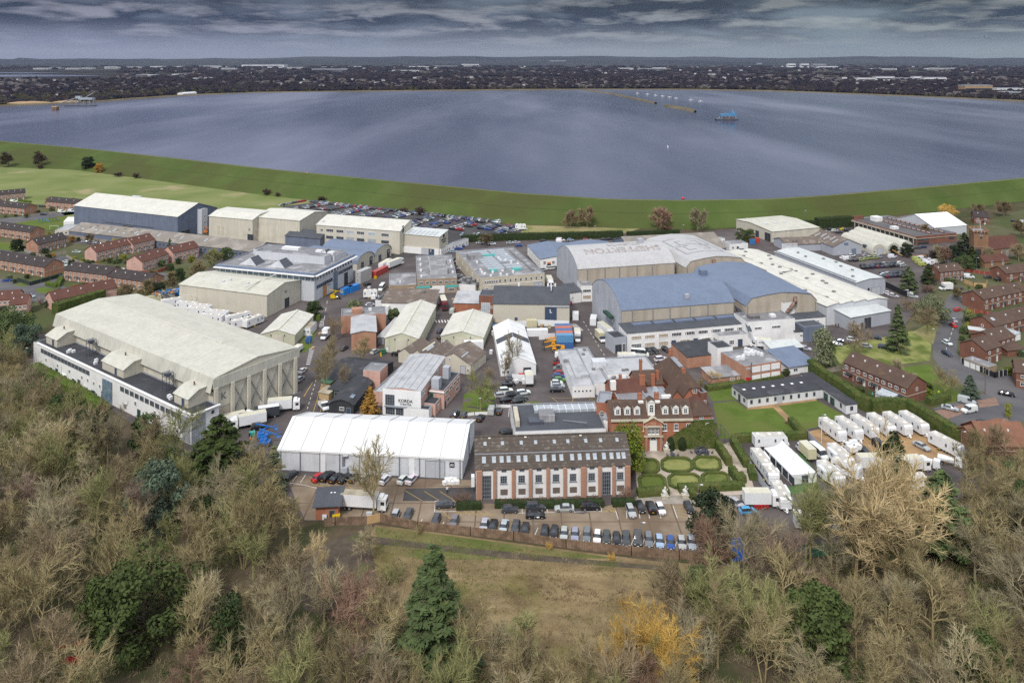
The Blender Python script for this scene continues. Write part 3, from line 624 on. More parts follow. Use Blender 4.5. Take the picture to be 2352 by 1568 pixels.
# ---------------------------------------------------------------- studio buildings
ARCH=[(0,12),(.06,13.6),(.16,15.5),(.3,17.1),(.42,17.9),(.5,18.1),(.58,17.9),(.7,17.1),(.84,15.5),(.94,13.6),(1,12)]
BARN=[(0,11.4),(.08,14),(.3,15),(.5,15.5),(.7,15),(.92,14),(1,11.4)]
K=Bld('sound_stage','huge cream sound stage with a low roof and a grey letter K',(490,985),(684,902),96,[(-.035,10.6),(0,14.3),(.5,16.1),(1,14.3),(1.02,11.5)],'y','cream','roof_cream','sound stage',ov=.2)
for u in(.02,.20,.385,.57,.76,.955):K.panel('f',u,0,1.1,11.6,'cream','buttress',.5,.25)
K.panel('f',.5,11.4,K.W+.6,2.9,'roof_cream_x','fascia',.3,.2)
for u in(.29,.475,.66,.85):
 mb=MB();h=5.
 mb.tube((-2.,-.15,2.4),(2.,-.15,10.4),.12,n=4);mb.tube((2.,-.15,2.4),(-2.,-.15,10.4),.12,n=4)
 K.put(mb.mesh('cross_brace','steel_grey'),'cross_brace','f',u,0,.05)
K.door('f',.11,4.4,5.4,'concrete_tan');K.text('K',2.6,'grey_letter','f',.11,8.3,'letter_sign');K.panel('f',.57,1.,2.2,1.8,'white_plain','notice_board');K.door('f',.37,1.4,2.4,'door_green')
K.rbox(K.W*.5,48,.5,60,.35,'roof_white','ridge_cap',z=16.2)
K.rbox(K.W*.80,40,.25,44,.25,'roof_white','roof_seam',z=14.95);K.rbox(K.W*.25,60,.2,60,.2,'roof_white','roof_seam',z=15.25)
O=Bld('office_range','long dark roofed white office range along the huge cream stage\'s left side',K.M@Vector((-9.,-3.2,0)),K.M@Vector((-.3,-3.2,0)),95.5,('flat',7.6,.3),'y','white_render','felt_dark','office',world=True)
O.win('l',14,.60,.93,5.5,2.2,1.5,3,1,'frame_grey');O.win('l',12,.06,.38,5.5,2.2,1.5,3,1,'frame_grey')
O.win('l',4,.64,.90,3.2,1.1,1.2);O.win('l',3,.52,.60,3.2,1.1,1.2);O.win('l',2,.70,.86,.8,1.5,1.5);O.win('l',3,.08,.30,3.2,1.2,1.4);O.win('l',3,.10,.36,.8,1.6,1.6)
for u in(.66,.82,.5,.28):O.door('l',u,1.6,2.6,'door_green')
O.panel('l',.47,0,5.6,6.9,'glass_blue','stair_glazing',.25,.1)
for u in(.03,.05):pass
O.win('f',1,.27,.27,.3,4.1,6.9,6,5,'steel_grey','glass_pale',name='stair_window');O.win('l',1,.024,.024,.3,4.,6.9,6,5,'steel_grey','glass_pale',name='stair_window')
mb=MB();mb.box((.2,46,7.95),(.9,95,.18));mb.build('eaves_band','white_plain',O.root)
mb=MB();mb.box((O.W/2,-.25,7.95),(O.W+.4,.9,.18));mb.build('eaves_band','white_plain',O.root)
for z in(2.2,4.6,6.6):
 mb=MB();mb.sphere((0,0,0),.55,14,6,sq=(1,.2,1));O.put(mb.mesh('porthole','glass_dark'),'porthole','f',.78,z,.02)
for(y,w_,d_)in((9.,6.,7.),(47.,5.5,13.),(88.,6.,8.)):
 r=Bld('plant_room','',O.M@Vector((2.6,y-d_/2,0)),O.M@Vector((9.4,y-d_/2,0)),d_,('mono',10.2,11.6)if 0 else[(0,10.2),(.45,11.8),(1,11.9)],'y','cream','roof_cream',parent=O,wallname='plant_room',z0=7.4,world=True)
 r.door('l',.35,1.1,2.1,'door_navy',z=7.7);r.rbox(r.W*.6,r.D*.5,.35,.35,1.2,'duct_rust','flue')
for y in(22.,68.):
 mb=MB()
 for a in(-1.1,1.1):
  for b in(-1.1,1.1):mb.tube((a,b,0),(a,b,5.2),.09,n=4)
 for z in(1.2,2.6,4.,5.2):
  for a in(-1.1,1.1):mb.tube((a,-1.1,z),(a,1.1,z),.07,n=4);mb.tube((-1.1,a,z),(1.1,a,z),.07,n=4)
 mb.tube((-1.1,-1.1,0),(1.1,-1.1,2.6),.07,n=4);mb.tube((1.1,-1.1,2.6),(-1.1,-1.1,5.2),.07,n=4);mb.box((0,0,4.1),(1.5,1.5,1.))
 mb.build('escape_ladder_cage','steel_dark',O.root,(6.2,y,7.5))
for(x,y)in((3.,15.),(3.4,16.5),(3.2,59),(4.4,61),(2.6,76),(3.8,75),(3.6,77)):O.rbox(x,y,1.,.8,.9,'pvc_white','air_conditioner')
b2=Bld('sound_stage','slate blue walled stage with a wide white pitched roof behind the brick terraces',(170,472,13),(408,498,13),31,('gable',13,18.4),'x','slate_blue_wall','roof_white','sound stage')
b2.door('f',.54,9,4.2,'door_dark');b2.panel('f',.55,4.6,40,.5,'steel_dark','door_rail');b2.door('r',.18,7,4.,'door_dark');b2.rbox(b2.W*.42,15.5,7,1.2,.8,'pale_grey_panel','ridge_vent')
t=Bld('stair_tower','',b2.M@Vector((b2.W-.3,15,0)),b2.M@Vector((b2.W+3.6,15,0)),4.5,('flat',14.6,.3),'x','pale_grey_panel','felt_pale',parent=b2,wallname='stair_tower',world=True)
for z in(3.,6.5,10.):t.win('r',1,.5,.5,z,1.3,1.1)
LS=Bld('store_shed','long low store with a weathered brown asbestos roof in front of the slate blue stage',(158,530,3.8),(585,579,3.8),18,('gable',3.8,7.),'x','slate_blue_wall','asbestos','store')
for k in range(14):LS.sky(8+k*3.6,3.+(k%3)*2.1,1.6,1.3,'asbestos_brown' if k%3 else 'glass_pale',fm='asbestos')
for k in range(6):LS.sky(14+k*17.,5.,1.,3.2,'glass_pale')
LS.panel('f',.32,.8,18,1.9,'dry_grass','cream_strip',.1,.05);LS.win('f',24,.52,.97,1.2,1.6,1.7,2,1,'frame_grey')
fr_=Bld('pavilion','low flat roofed cream pavilion beside the playground',(126,541),(158,540),16,('flat',3.,.2),'x','cream','felt_pale','pavilion')
fr_.win('f',3,.2,.8,1.,1.4,1.2)
mq=Bld('marquee','small white tent at the left end of the slate blue stage',(146,519),(176,519),10,('gable',2.6,4.5),'x','marquee_white','marquee_white','tent',ov=.1)
b=Bld('sound_stage','cream stage lettered R and S between the slate blue stage and the windowed cream block',(585,498,14),(688,507,14),28,('gable',14,16.4),'x','cream','roof_white','sound stage')
b.text('S',2.2,'black_letter','f',.955,7.2,'letter_sign');b.door('f',.98,1.2,2.4);b.door('r',.12,5,4.5)
r=Bld('wing','',(480,496,13.4),(580,505,13.4),26,[(0,13.4),(.25,15.6),(.6,15.8),(1,13.4)],'x','cream','roof_white',parent=b,wallname='wing')
r.text('R',2.2,'grey_letter','f',.93,7.5,'letter_sign');r.door('f',.955,4.,5.,'door_dark');r.panel('f',.22,3.4,1.6,5.,'stone_cream','wall_patch');r.panel('f',.32,3.4,1.6,5.,'stone_cream','wall_patch')
b4=Bld('workshop_block','cream workshop block with two rows of grouped windows and a curved cream roof',(727,516,12.5),(918,531,12.5),14,[(0,12.5),(.4,14.3),(.85,15.9),(1,15.6)],'x','cream','roof_white','workshop')
for z in(9.0,5.2):
 for u in(.165,.29,.415,.54,.675,.83):b4.win('f',1,u,u,z,4.6,1.7,4,1,'frame_white' if z>6 else 'frame_grey','glass_dark' if(u*100)%2<1.2 else 'glass_pale')
 b4.win('f',1,.065,.065,z,1.6,1.5)
b4.win('r',3,.3,.3,3.,1.,1.4);b4.door('r',.28,1.8,3.6,'door_dark',z=11.);b4.rbox(2.,3,1.6,1.6,1.2,'pvc_white','satellite_dish')
b5=Bld('warehouse_block','cream block with a striped roof and the dark STUDIOS sign on its right end',(928,537,10),(1009,544,10),11,('mono',10,11.4),'x','cream','pale_grey_roof','warehouse')
for k in range(7):b5.sky(2+k*2.6,3.6,1.5,6.2,'glass_pale',fm='roof_white')
b5.text('SHEPPERTON',1.15,'black_letter','r',.52,7.4,'wall_sign',sx=.9);b5.text('STUDIOS',1.15,'black_letter','r',.55,6.1,'wall_sign',sx=.9)
mb=MB();mb.box((0,0,0),(1.8,.1,1.8),bottom=True);b5.put(mb.mesh('sign_emblem','black_letter'),'sign_emblem','r',.5,8.5,.06)
b5.panel('f',.5,0,b5.W,3.4,'white_render','white_base',.5,.2);b5.put(door_mesh(4,3.3,'shutter_grey'),'door','f',.62,0,.72);b5.put(door_mesh(3,3.3,'door_navy'),'door','f',.80,0,.72);b5.text('T',1.5,'white_letter','f',.78,2.1,'letter_sign',out=.84)
a5=Bld('annexe','low white annexe with a dark flat roof right of the striped roof block',(985,584),(1013,587),9,('flat',3.2,.3),'x','white_render','felt_dark','annexe');a5.win('r',3,.2,.8,1.,1.2,1.2);a5.win('f',1,.5,.5,1.,2.,1.2)
a6=Bld('annexe','white single storey annexe with windows facing the blue parked cars',(1018,578),(1027,579.5),20,('flat',3.4,.3),'x','white_render','felt_grey','annexe');a6.win('r',6,.1,.9,1.,1.2,1.3)
b6=Bld('office_block','modern pale grey office block with a glazed top storey, blue eaves band and roof prisms',(500,606,12.5),(722,627,12.5),34,('flat',12.,.5),'x','pale_grey_panel','felt_grey','office')
b6.panel('f',.5,9.,b6.W-.6,2.1,'glass_blue','window_band',.1,.03);b6.panel('r',.5,9.,33.,2.1,'glass_blue','window_band',.1,.03)
for k in range(17):
 b6.panel('f',.03+k*.0587,8.9,.3,2.3,'frame_white','mullion',.2,.1)
for k in range(14):b6.panel('r',.03+k*.0723,8.9,.3,2.3,'frame_white','mullion',.2,.1)
b6.panel('f',.5,11.6,b6.W+1.,.9,'blue_roof','eaves_band',.5,.35);b6.panel('r',.5,11.6,35,.9,'blue_roof','eaves_band',.5,.35)
b6.panel('f',.5,11.25,b6.W+1.8,.3,'frame_white','canopy',1.4,.7);b6.panel('r',.5,11.25,36,.3,'frame_white','canopy',1.4,.7)
b6.win('r',8,.07,.42,5.,1.7,1.6,1,1,'frame_grey');b6.win('r',7,.62,.95,6.2,1.7,1.6,1,1,'frame_grey');b6.panel('r',.52,.2,3.2,8.4,'glass_blue','stair_glazing',.2,.1)
b6.door('r',.25,2.8,4.8,'door_orange');b6.door('r',.80,3.2,5.6,'door_dark');b6.panel('r',.35,4.,2.6,.5,'steel_grey','wall_sign')
pr=Bld('penthouse','',b6.M@Vector((9,15,0)),b6.M@Vector((46,15,0)),6,('flat',15.2,.4),'x','pale_grey_panel','felt_grey',parent=b6,wallname='penthouse',z0=11.5,world=True)
pr2=Bld('penthouse','',b6.M@Vector((3,22,0)),b6.M@Vector((47,22,0)),11,('flat',14.,.4),'x','pale_grey_panel','felt_grey',parent=b6,wallname='penthouse',z0=11.5,world=True)
pr2.rbox(18,5,9,3,1.6,'pvc_white','plant');pr2.rbox(33,5,3,2.,1.2,'pvc_white','plant');pr2.rbox(40,4,3,2.,1.2,'pvc_white','plant')
for(x,y,w_,d_)in((13,7.5,9,7),(28,7.5,9,7),(21,29,7,5),(38,29,7,5)):
 mb=MB();h_=3.2
 P_=[(-w_/2,-d_/2,0),(w_/2,-d_/2,0),(w_/2,d_/2,0),(-w_/2,d_/2,0)];T_=[(0+w_*.12,-d_/2+.6,h_),(0+w_*.12,d_/2-.6,h_)]
 mb.face([P_[0],P_[1],T_[0]],0);mb.face([P_[1],P_[2],T_[1],T_[0]],1);mb.face([P_[2],P_[3],T_[1]],0);mb.face([P_[3],P_[0],T_[0],T_[1]],0)
 mb.build('roof_prism',['pale_grey_panel','solar'],b6.root,(x,y,12.02))
for(pa,pb,lt,lab)in(((820,622),(859.5,604.5),'E','nearer blue barrel roofed shed with cream arched end lettered E'),((860.5,604),(899,587.5),'F','farther blue barrel roofed shed with cream arched end lettered F')):
 b=Bld('barrel_shed',lab,pa,pb,33,('arch',3.6,7.4),'y','cream','blue_roof_y','shed',ov=.3)
 b.door('f',.80,2.6,4.2,'door_dark');b.text(lt,1.3,'white_letter','f',.80,3.,'letter_sign',out=.16);b.door('f',.3,2.4,3.2,'steel_dark')
for i,(pa,pb,D_)in enumerate((((655,566),(735,573),15),((735,566),(790,571),13))):
 b=Bld('north_light_shed',['grey hipped shed roof behind the modern office block','grey shed with white roof plant beside the blue barrel roofs'][i],pa,pb,D_,('gable',6,8.6),'x','slate_blue_wall','slate_dark' if i==0 else 'felt_grey','shed')
 if i:
  for k in range(3):b.rbox(3+k*5,4,1.6,1.4,1.4,'pvc_white','roof_vent')
b8=Bld('sound_stage','mid sized cream stage lettered W with a shallow roof behind the huge cream stage',(412,653,8.9),(613,678,8.9),23,('gable',8.9,11.),'x','cream','roof_cream_x','sound stage')
b8.door('r',.58,3.,4.,'door_dark');b8.text('W',1.7,'grey_letter','r',.55,6.8,'letter_sign');b8.panel('f',.10,4.6,9,.35,'roof_white','door_rail');b8.panel('f',.12,0,8,4.5,'cream','sliding_door',.15,.1)
for(x,y)in((18,6),(20,8),(30,7)):b8.rbox(x,y,1.2,1.,.8,'pale_grey_panel','roof_vent')
b8.rbox(34,11.5,.5,22,.25,'roof_white','roof_seam',z=10.9)
def shed(lab,A,B,D,e,r,nv,door=True):
 b=Bld('vented_shed',lab,A,B,D,('gable',e,r),'y','cream_green','roof_white','shed',ov=.25)
 for k in range(nv):
  y=b.D*(k+1.)/(nv+1.);
  for sx_ in(.40,.60):
   q=b.rbox(b.W*sx_,y,2.,.28,.16,'cream_green','ridge_vent');q.rotation_euler=(0,-b.slope(b.W*sx_,y),0);q.location.z+=b.th
 b.rbox(b.W*.5,b.D/2,.9,b.D,.18,'roof_white','ridge_cap',z=r+.1)
 if door:b.panel('f',.5,0,b.W*.34,e*.92,'cream','sliding_door',.14,.08);b.door('f',.07,1.,2.1,'door_white')
 for u in(.3,.7):b.panel('f',u,e*.9,.3,.4,'steel_dark','wall_lamp',.3,.1)
 return b
shed('small cream shed with stub roof vents beside the grass verge',(599,791),(677,792.5),22.5,3.8,5.6,8)
shed('long cream shed with stub ridge vents, left of the narrow lane',(884,809),(961,811),38,5.2,7.1,12)
shed('wide cream shed with stub vents right of the narrow lane',(1013,793.5),(1110,797.5),25,3.6,5.6,9)
cb=Bld('site_cabin','white site cabin with two square windows on the grass verge',(695,771),(713,771.5),7.5,('flat',2.9,.1),'x','pvc_white','box_roof_dirty','cabin');cb.win('f',2,.28,.72,1.2,.9,.9)
b=Bld('brick_workshop','orange brick workshop with a plain grey sloping roof among bare trees',(807,805),(864,801),18,('gable',6.2,6.9),'y','brick_orange','felt_pale','workshop')
r=Bld('rear_block','',b.M@Vector((-4,18.2,0)),b.M@Vector((13,18.2,0)),9,('flat',6.4,.5),'x','brick_orange','felt_grey',parent=b,wallname='rear_block',world=True);r.rbox(6,4,4,3,2.,'brick_orange','roof_hut');r.rbox(11,6,1.2,.3,1.2,'pvc_white','satellite_dish')
b=Bld('lean_to','grey metal lean-to between the brick workshop and the long cream shed',(868,790),(882,791),20,('mono',2.6,3.2),'x','grey_panel','grey_roof','lean-to')
b14=Bld('scenery_store','white walled store under a stained brown asbestos roof behind the long cream shed',(876,718),(997,720),14,('mono',4.2,5.6),'x','white_render','asbestos_brown','store');b14.rbox(16,11,1.2,1.2,1.,'duct_steel','roof_vent');b14.win('r',3,.2,.8,1.5,1.,1.)
b=Bld('annexe','small white cabin at the left end of the brown roofed store',(872,722),(892,723),4,('flat',2.8,.2),'x','white_panel','box_roof','annexe')
b=Bld('store_lean_to','dark flat roofed link beside the white caravan',(862,706),(876,707),9,('flat',3.,.2),'x','pvc_white','felt_dark','store')
b15=Bld('office_block','tan brick two storey office with grey felt roofs and raised roof lights',(958,642,6.6),(1050,638.5,6.6),42,('flat',6.4,.4),'x','brick_brown','felt_grey','office')
b15.win('f',6,.1,.9,4.3,1.8,1.3,3,1);b15.panel('f',.18,2.6,7,1.,'turquoise','panel');b15.panel('f',.86,2.6,6,1.,'turquoise','panel');b15.win('f',3,.34,.56,.8,1.5,1.6,2,2);b15.panel('f',.5,.1,6.6,3.4,'white_render','entrance_wall');b15.win('f',1,.85,.85,.8,2.8,1.4,4,1);b15.door('f',.46,1.3,2.2,'door_green')
for(x,y,w_,d_)in((10,12,8.,9),(10,28,8.,9)):b15.rbox(x,y,w_,d_,2.2,'felt_pale','roof_light');b15.rbox(x,y-.02,w_-.6,d_-.6,2.35,'felt_grey','roof_light_cap')
for k in range(7):b15.rbox(2+(k%2)*14.5,4+k*5.,.8,.8,1.2,'pvc_white','roof_vent')
r=Bld('side_wing','',(893,657,3.6),(957,654.4,3.6),20,('flat',3.5,.3),'x','brick_brown','felt_grey',parent=b15,wallname='side_wing');r.rbox(5,4,.5,.5,1.4,'pvc_white','roof_vent');r.win('f',1,.8,.8,1.2,2,1.2)
b16=Bld('office_block','large cream flat roofed block crowded with pale roof lights and turquoise panels',(1103,640,6.6),(1251,628,6.6),52,('flat',6.4,.5),'x','stone_cream','felt_grey','office')
b16.win('f',9,.30,.95,4.1,1.1,1.5,1,2);b16.win('f',6,.08,.25,4.1,1.,1.3);b16.win('f',5,.1,.6,.9,1.3,1.4);b16.door('f',.9,4.,2.8,'shutter_grey');b16.panel('f',.5,3.2,28,.25,'white_render','band')
for u in(.1,.3,.5,.7,.9):b16.win('l',1,u,u,3.6,1.4,1.6,2,2)
for k in range(9):
 for j in range(2):
  if(k*2+j)%7==5:continue
  b16.rbox(11+j*9.,14+k*4.1,8.,3.1,.7,'glass_pale','roof_light')
b16.rbox(13,38,8,2,1.0,'turquoise','roof_panel');b16.rbox(20,10,4,2.2,1.0,'turquoise','roof_panel');b16.rbox(9,11,3,1.6,1.,'turquoise','roof_panel');b16.rbox(6,36,7,5,2.2,'felt_grey','roof_hut')
for k in range(18):b16.rbox(2+rnd.random()*26,2+rnd.random()*9 if k<9 else 12+rnd.random()*36,.9,.9,.7+rnd.random()*.7,'pvc_white','roof_vent')
b16.rbox(27.,26,1.2,40,.5,'duct_steel','duct')
b17=Bld('sound_stage','cream stage with a plain dark slate roof and a navy door lettered L',(1133,740.5),(1308,742.5),20,('gable',7.6,11.8),'x','cream','slate_dark','sound stage')
b17.door('f',.755,4.6,6.4,'door_navy');b17.text('L',2.,'white_letter','f',.755,4.8,'letter_sign',out=.2);b17.panel('f',.85,7.-.5,9.,.6,'grey_panel','door_rail',.3,.1)
b17.door('f',.3,1.,2.1,'door_navy');b17.panel('f',.5,0,30.4,.9,'stone_cream','plinth',.1,.03)
for x in(10,22,25):b17.rbox(x,10,.7,.7,1.2,'pvc_white','roof_vent')
b17.rbox(23.3,9,.35,7,1.1,'pvc_white','roof_duct')
b=Bld('brick_store','red brick store with a pale grey roof left of the glass stair',(1042,717),(1100,718.5),13,('mono',3.9,5.),'x','brick_red','felt_pale','store')
b=Bld('stair_block','red brick stair block with a tall glazed front between the grey roofs',(1100,733),(1133,734),9,('flat',9.3,.4),'x','brick_dark','slate_dark','stair block');b.win('f',1,.47,.47,.2,3.6,6.6,4,6,'frame_white','glass_pale',name='stair_window');b.win('f',2,.1,.1,3,.8,1.);b.win('f',1,.88,.88,4.5,.9,1.)
b=Bld('extract_plant','jumble of silver ducts on a low roof beside the cream flat roofed block',(1044,668),(1092,672),12,('flat',3.2,.2),'x','white_render','felt_grey','plant')
for k in range(7):b.rbox(1.5+k*1.5,2+(k%3)*3.2,1.6,2.2,1.2+.5*(k%2),'duct_steel','duct')
b=Bld('workshop','white workshop with a bright blue pitched roof beside the grey lettered stage',(1241,618.5),(1436,608),30,[(0,5.1),(.25,6.6),(.5,5.2),(.75,6.6),(1,5.1)],'y','white_render','blue_roof_y','workshop')
b.win('l',8,.06,.92,1.2,1.4,2.6,2,2);b.win('f',2,.05,.15,2.4,1.5,1.6,3,2);b.door('f',.10,1.8,2.6,'door_dark');b.panel('f',.10,2.7,1.8,.8,'orange_plain','door_sign');b.panel('f',.21,1.4,1.2,1.8,'turquoise','poster')
def stage_a(lab,A,B,D,roof,name='sound_stage'):
 b=Bld(name,lab,A,B,D,ARCH,'x','concrete_tan',roof,'sound stage',ov=.25)
 b.panel('l',.5,0,.01,.01,'grey_panel','x')if 0 else None
 mb=MB();mb.face([(-.12,0,0)]+[(-.12,a*b.D,z)for a,z in ARCH]+[(-.12,b.D,0)]);mb.build('gable_cladding','grey_panel',b.root)
 for u in(.09,.27,.42,.60,.76,.995):b.panel('f',u,0,.22,11.8,'steel_grey','downpipe',.22,.1)
 return b
C=stage_a('grey roofed round backed stage with faded SHEPPERTON STUDIOS lettering on its roof',(1328,618,12),(1550,603,12),32,'grey_roof')
C.door('l',.62,5,4.6,'door_dark');C.rtext('SHEPPERTON',5.6,'brown_letter',C.W*.53,C.D*.29,PI,sx=1.12);C.rtext('STUDIOS',3.9,'brown_letter',C.W*.58,C.D*.455,PI,sx=1.05);C.rbox(C.W*.78,C.D*.5,2.4,2.4,2.,'grey_panel','roof_plant')
A=stage_a('blue roofed round backed stage lettered A behind the long white office range',(1428,713,12),(1686,693,12),33.5,'blue_roof')
A.door('l',.30,5.4,7.,'door_green');A.panel('l',.30,7.,8.,.9,'door_green','door_canopy',1.6,.8);A.text('A',1.8,'white_letter','l',.26,5.2,'letter_sign',out=.2)
A.rbox(A.W*.90,A.D*.5,2.6,2.8,2.2,'blue_roof','roof_plant');A.rbox(A.W*.60,2.6,1.5,1.4,1.6,'grey_panel','roof_vent');A.panel('f',.06,4.9,2.,1.1,'white_plain','notice_board');A.panel('f',.5,0,A.W-.4,6.8,'stone_cream','lower_wall',.1,.03)
def duct(b,pts,r,m='duct_rust'):
 mb=MB();P_=[Vector(p)for p in pts];rings=[]
 for i,p in enumerate(P_):
  d=(P_[min(i+1,len(P_)-1)]-P_[max(i-1,0)]).normalized();a=d.cross(Vector((0,1,.001))).normalized();c=d.cross(a)
  rings.append([p+a*r*math.cos(2*PI*k/10)+c*r*math.sin(2*PI*k/10)for k in range(10)])
 mb.loft(rings);return mb.build('duct',m,b.root,smooth=True)
def stage_b(lab,A_,B_,D,roof):
 b=Bld('sound_stage',lab,A_,B_,D,BARN,'y','concrete_tan',roof,'sound stage',ov=.25)
 for u in(.02,.98):b.panel('f',u,0,.22,11.2,'steel_grey','downpipe',.22,.1)
 return b
Dd=stage_b('grey roofed barn shaped stage with a bracketed logo on its roof',(1575,611,12),(1713,601,12),46,'grey_roof_y')
duct(Dd,[(13.5,-.6,14.2),(13.8,-.9,12.6),(12.4,-1.,10.4),(10.4,-1.,8.6),(9.,-1.1,6.8),(9.4,-1.2,5.2)],.85);Dd.rbox(15,-1.4,3,2.4,1.6,'duct_rust','fan_box',z=5.5);Dd.rbox(14,-2.,9,3,5.2,'concrete_tan','front_store',z=0)
Bb=stage_b('blue roofed barn shaped stage with a rusty duct curling down its tan front',(1713,698,12),(1876,686,12),46,'blue_roof_y')
duct(Bb,[(20.6,-.6,13.6),(20.4,-.9,11.6),(18.6,-1.,9.8),(16.6,-1.,7.8),(15.6,-1.,5.8),(17.2,-1.2,4.4)],.8);duct(Bb,[(16.6,-1.6,3.8),(17.8,-1.6,4.4),(19.,-1.6,4.2)],1.3,'duct_steel')
Bb.rbox(1.2,34,2.2,3,2.2,'blue_roof','roof_plant',z=11.2);Bb.rbox(1.5,24,2.,3.,2.,'blue_roof','roof_plant',z=11.2)
def bracket_logo(b):
 mb=MB();
 def bar(x0,y0,x1,y1,w_=.42):
  a=Vector((x0,y0,0));c=Vector((x1,y1,0));d=(c-a);n_=Vector((-d.y,d.x,0)).normalized()*w_/2;e=d.normalized()*w_/2
  q=[a-n_-e,c-n_+e,c+n_+e,a+n_-e];zq=[]
  for p in q:zq.append((p.x,p.y,b.zat(min(max(p.x,0),b.W),p.y)+b.th+.05))
  mb.face(zq)
 cx=b.W/2
 for sg in(-1,1):
  X=lambda v:cx+sg*v
  for(x0,x1)in((1.0,cx-15+4.),(1.,4.)):pass
  for(xo,xi,y0,y1)in((9.6,.4,10.,36.),(5.6,2.,15.,31.)):
   mid=(y0+y1)/2
   for(ya,yb)in((y0,mid-1.2),(mid+1.2,y1)):
    segs=[((xi,ya),(xo,ya)),((xo,ya),(xo,yb)),((xo,yb),(xi+(3. if xo>8 else 1.),yb))]
    for(p,q)in segs:
     n_=6
     for k in range(n_):
      u=k/n_;v=(k+1)/n_
      bar(X(p[0]+(q[0]-p[0])*u),p[1]+(q[1]-p[1])*u,X(p[0]+(q[0]-p[0])*v),p[1]+(q[1]-p[1])*v,.38)
 mb.build('roof_logo','grey_letter',b.root)
bracket_logo(Dd)
gp=thing('pipe_gantry','black pipes climbing between the two blue roofed stages','pipework',g3((1700,745,0)))
mb=MB()
for k in range(3):
 a=g3((1684+k*3,694,9));c=g3((1712+k*3,742,7.5));e=g3((1720+k*3,760,6.5));o_=gp.location
 mb.tube(a-o_,c-o_,.22,n=6);mb.tube(c-o_,e-o_,.22,n=6)
mb.tube(g3((1694,720,8))-gp.location,g3((1712,722,8))-gp.location,.3,n=6);mb.build('pipes','steel_dark',gp)
b=Bld('brick_link','small orange brick link between the two blue roofed stages',(1687,736,0),(1712,733,0),10,('flat',5.5,.3),'x','brick_orange','felt_dark','link')
b=Bld('office_range','long two storey white office range with rows of white windows below the blue roofed stages',(1441,807.5),(1896,766),8.4,('mono',6.6,7.3),'x','white_render','slate_dark','office',ov=.25)
for i,u0 in enumerate([.02,.085,.15,.215,.28,.345,.41,.475,.54,.80,.86,.92]):b.win('f',1,u0+.022,u0+.022,4.1,3.9,1.3,6,1,'frame_white','blind_tan' if i in(0,1,2)else 'glass_dark')
for i,u0 in enumerate([.02,.085,.15,.255,.36,.43,.50]):b.win('f',1,u0+.022,u0+.022,1.1,3.9,1.5,6,2,'frame_white','glass_dark' if i==0 else 'blind_tan')
for u in(.222,.33,.468):b.door('f',u,1.6,2.6,'door_navy')
for u in(.0,.145,.28,.41,.54):b.panel('f',u+.004,0,.2,6.4,'frame_white','downpipe',.2,.1)
for k in range(9):b.rbox(8+k*8.5,6.3,7.4,2.2,.6,'blue_roof','roof_canopy')
r=Bld('tall_block','',(1717,793.5),(1826,784.5),10.5,('flat',8.2,.5),'x','white_render','felt_grey',parent=b,wallname='tall_block');r.win('f',1,.22,.22,5.6,3.,1.,5,1);r.win('f',1,.60,.60,5.6,3.6,1.,6,1);r.win('f',1,.22,.22,1.,1.6,1.5,3,2);r.rbox(5,5,4,3,1.2,'duct_steel','roof_plant');r.rbox(13,5,2,2,1.,'pvc_white','roof_plant')
r=Bld('entrance_block','',(1653,799.5),(1718,793.5),6,('flat',4.1,.3),'x','white_render','felt_grey',parent=b,wallname='entrance_block');r.win('f',1,.42,.42,1.,2.,1.6,3,2);r.door('f',.72,1.7,2.6,'door_navy');r.win('l',1,.5,.5,1.,3.2,1.6,4,2)
r=Bld('end_block','',(1826,786),(1850,784),6,('mono',4.,5.2),'x','white_render','felt_dark',parent=b,wallname='end_block');r.win('f',1,.6,.6,2.,1.2,.8)
r=Bld('porch','',(1410,812),(1439,808),7,('flat',5.2,.4),'x','grey_panel','felt_dark',parent=b,wallname='porch');r.door('f',.35,2.4,3.,'door_dark');r.win('f',1,.8,.8,.2,1.4,3.)
t=Bld('lift_tower','square white roof tower with a rusty fan on its dark roof beside the curling duct',(1800,742,4),(1825,738,4),5,('flat',11.4,.3),'x','white_render','felt_dark','tower');t.win('f',1,.5,.5,8.8,1.,1.2);t.door('l',.4,1.,2.2,'door_dark',z=7.);t.rbox(2.4,2.6,1.8,1.6,1.5,'duct_rust','fan')
b=Bld('generator_container','dark blue plant container beside the white end wall',(1847,786),(1893,781),6,('flat',5.6,.15),'x','slate_blue_wall','slate_dark','container')
h=Bld('workshop_hall','vast hall under pale ribbed roofs with dark gutter strips right of the blue stages',(1899,701,8),(2038,684,8),86,[(0,7.6),(.18,8.5),(.22,7.9),(.40,8.7),(.44,8.),(.62,8.7),(.66,8.),(.84,8.5),(1,7.6)],'y','pale_grey_panel','roof_white','workshop')
for u in(.22,.44,.66):h.rbox(h.W*u,43,.9,84,.12,'box_roof_dirty','gutter_strip',z=h.zat(h.W*u,10)+.14)
for k in range(16):h.rbox(h.W*(.1+.78*rnd.random()),8+k*4.8,1.3,1.1,.7,'duct_steel','roof_vent')
for(x,y,l)in((8,60,22),(12.4,72,12),(20,54,18),(3.,22,12)):h.rbox(x,y,.8,l,.2,'duct_rust' if l>20 else 'box_roof_dirty','roof_strip',z=h.zat(x,y)+.15)
h.rbox(16,44,10,.6,.5,'duct_steel','roof_pipe');h.rbox(2.5,66,4.,4.5,2.,'lead','roof_light',taper=.3)
hf=Bld('workshop_hall','grey walled front hall with a pale flat pitched roof behind the bare oak',(1954,760),(2045,743),14.,('mono',5.2,6.6),'x','grey_panel','pale_grey_roof','workshop')
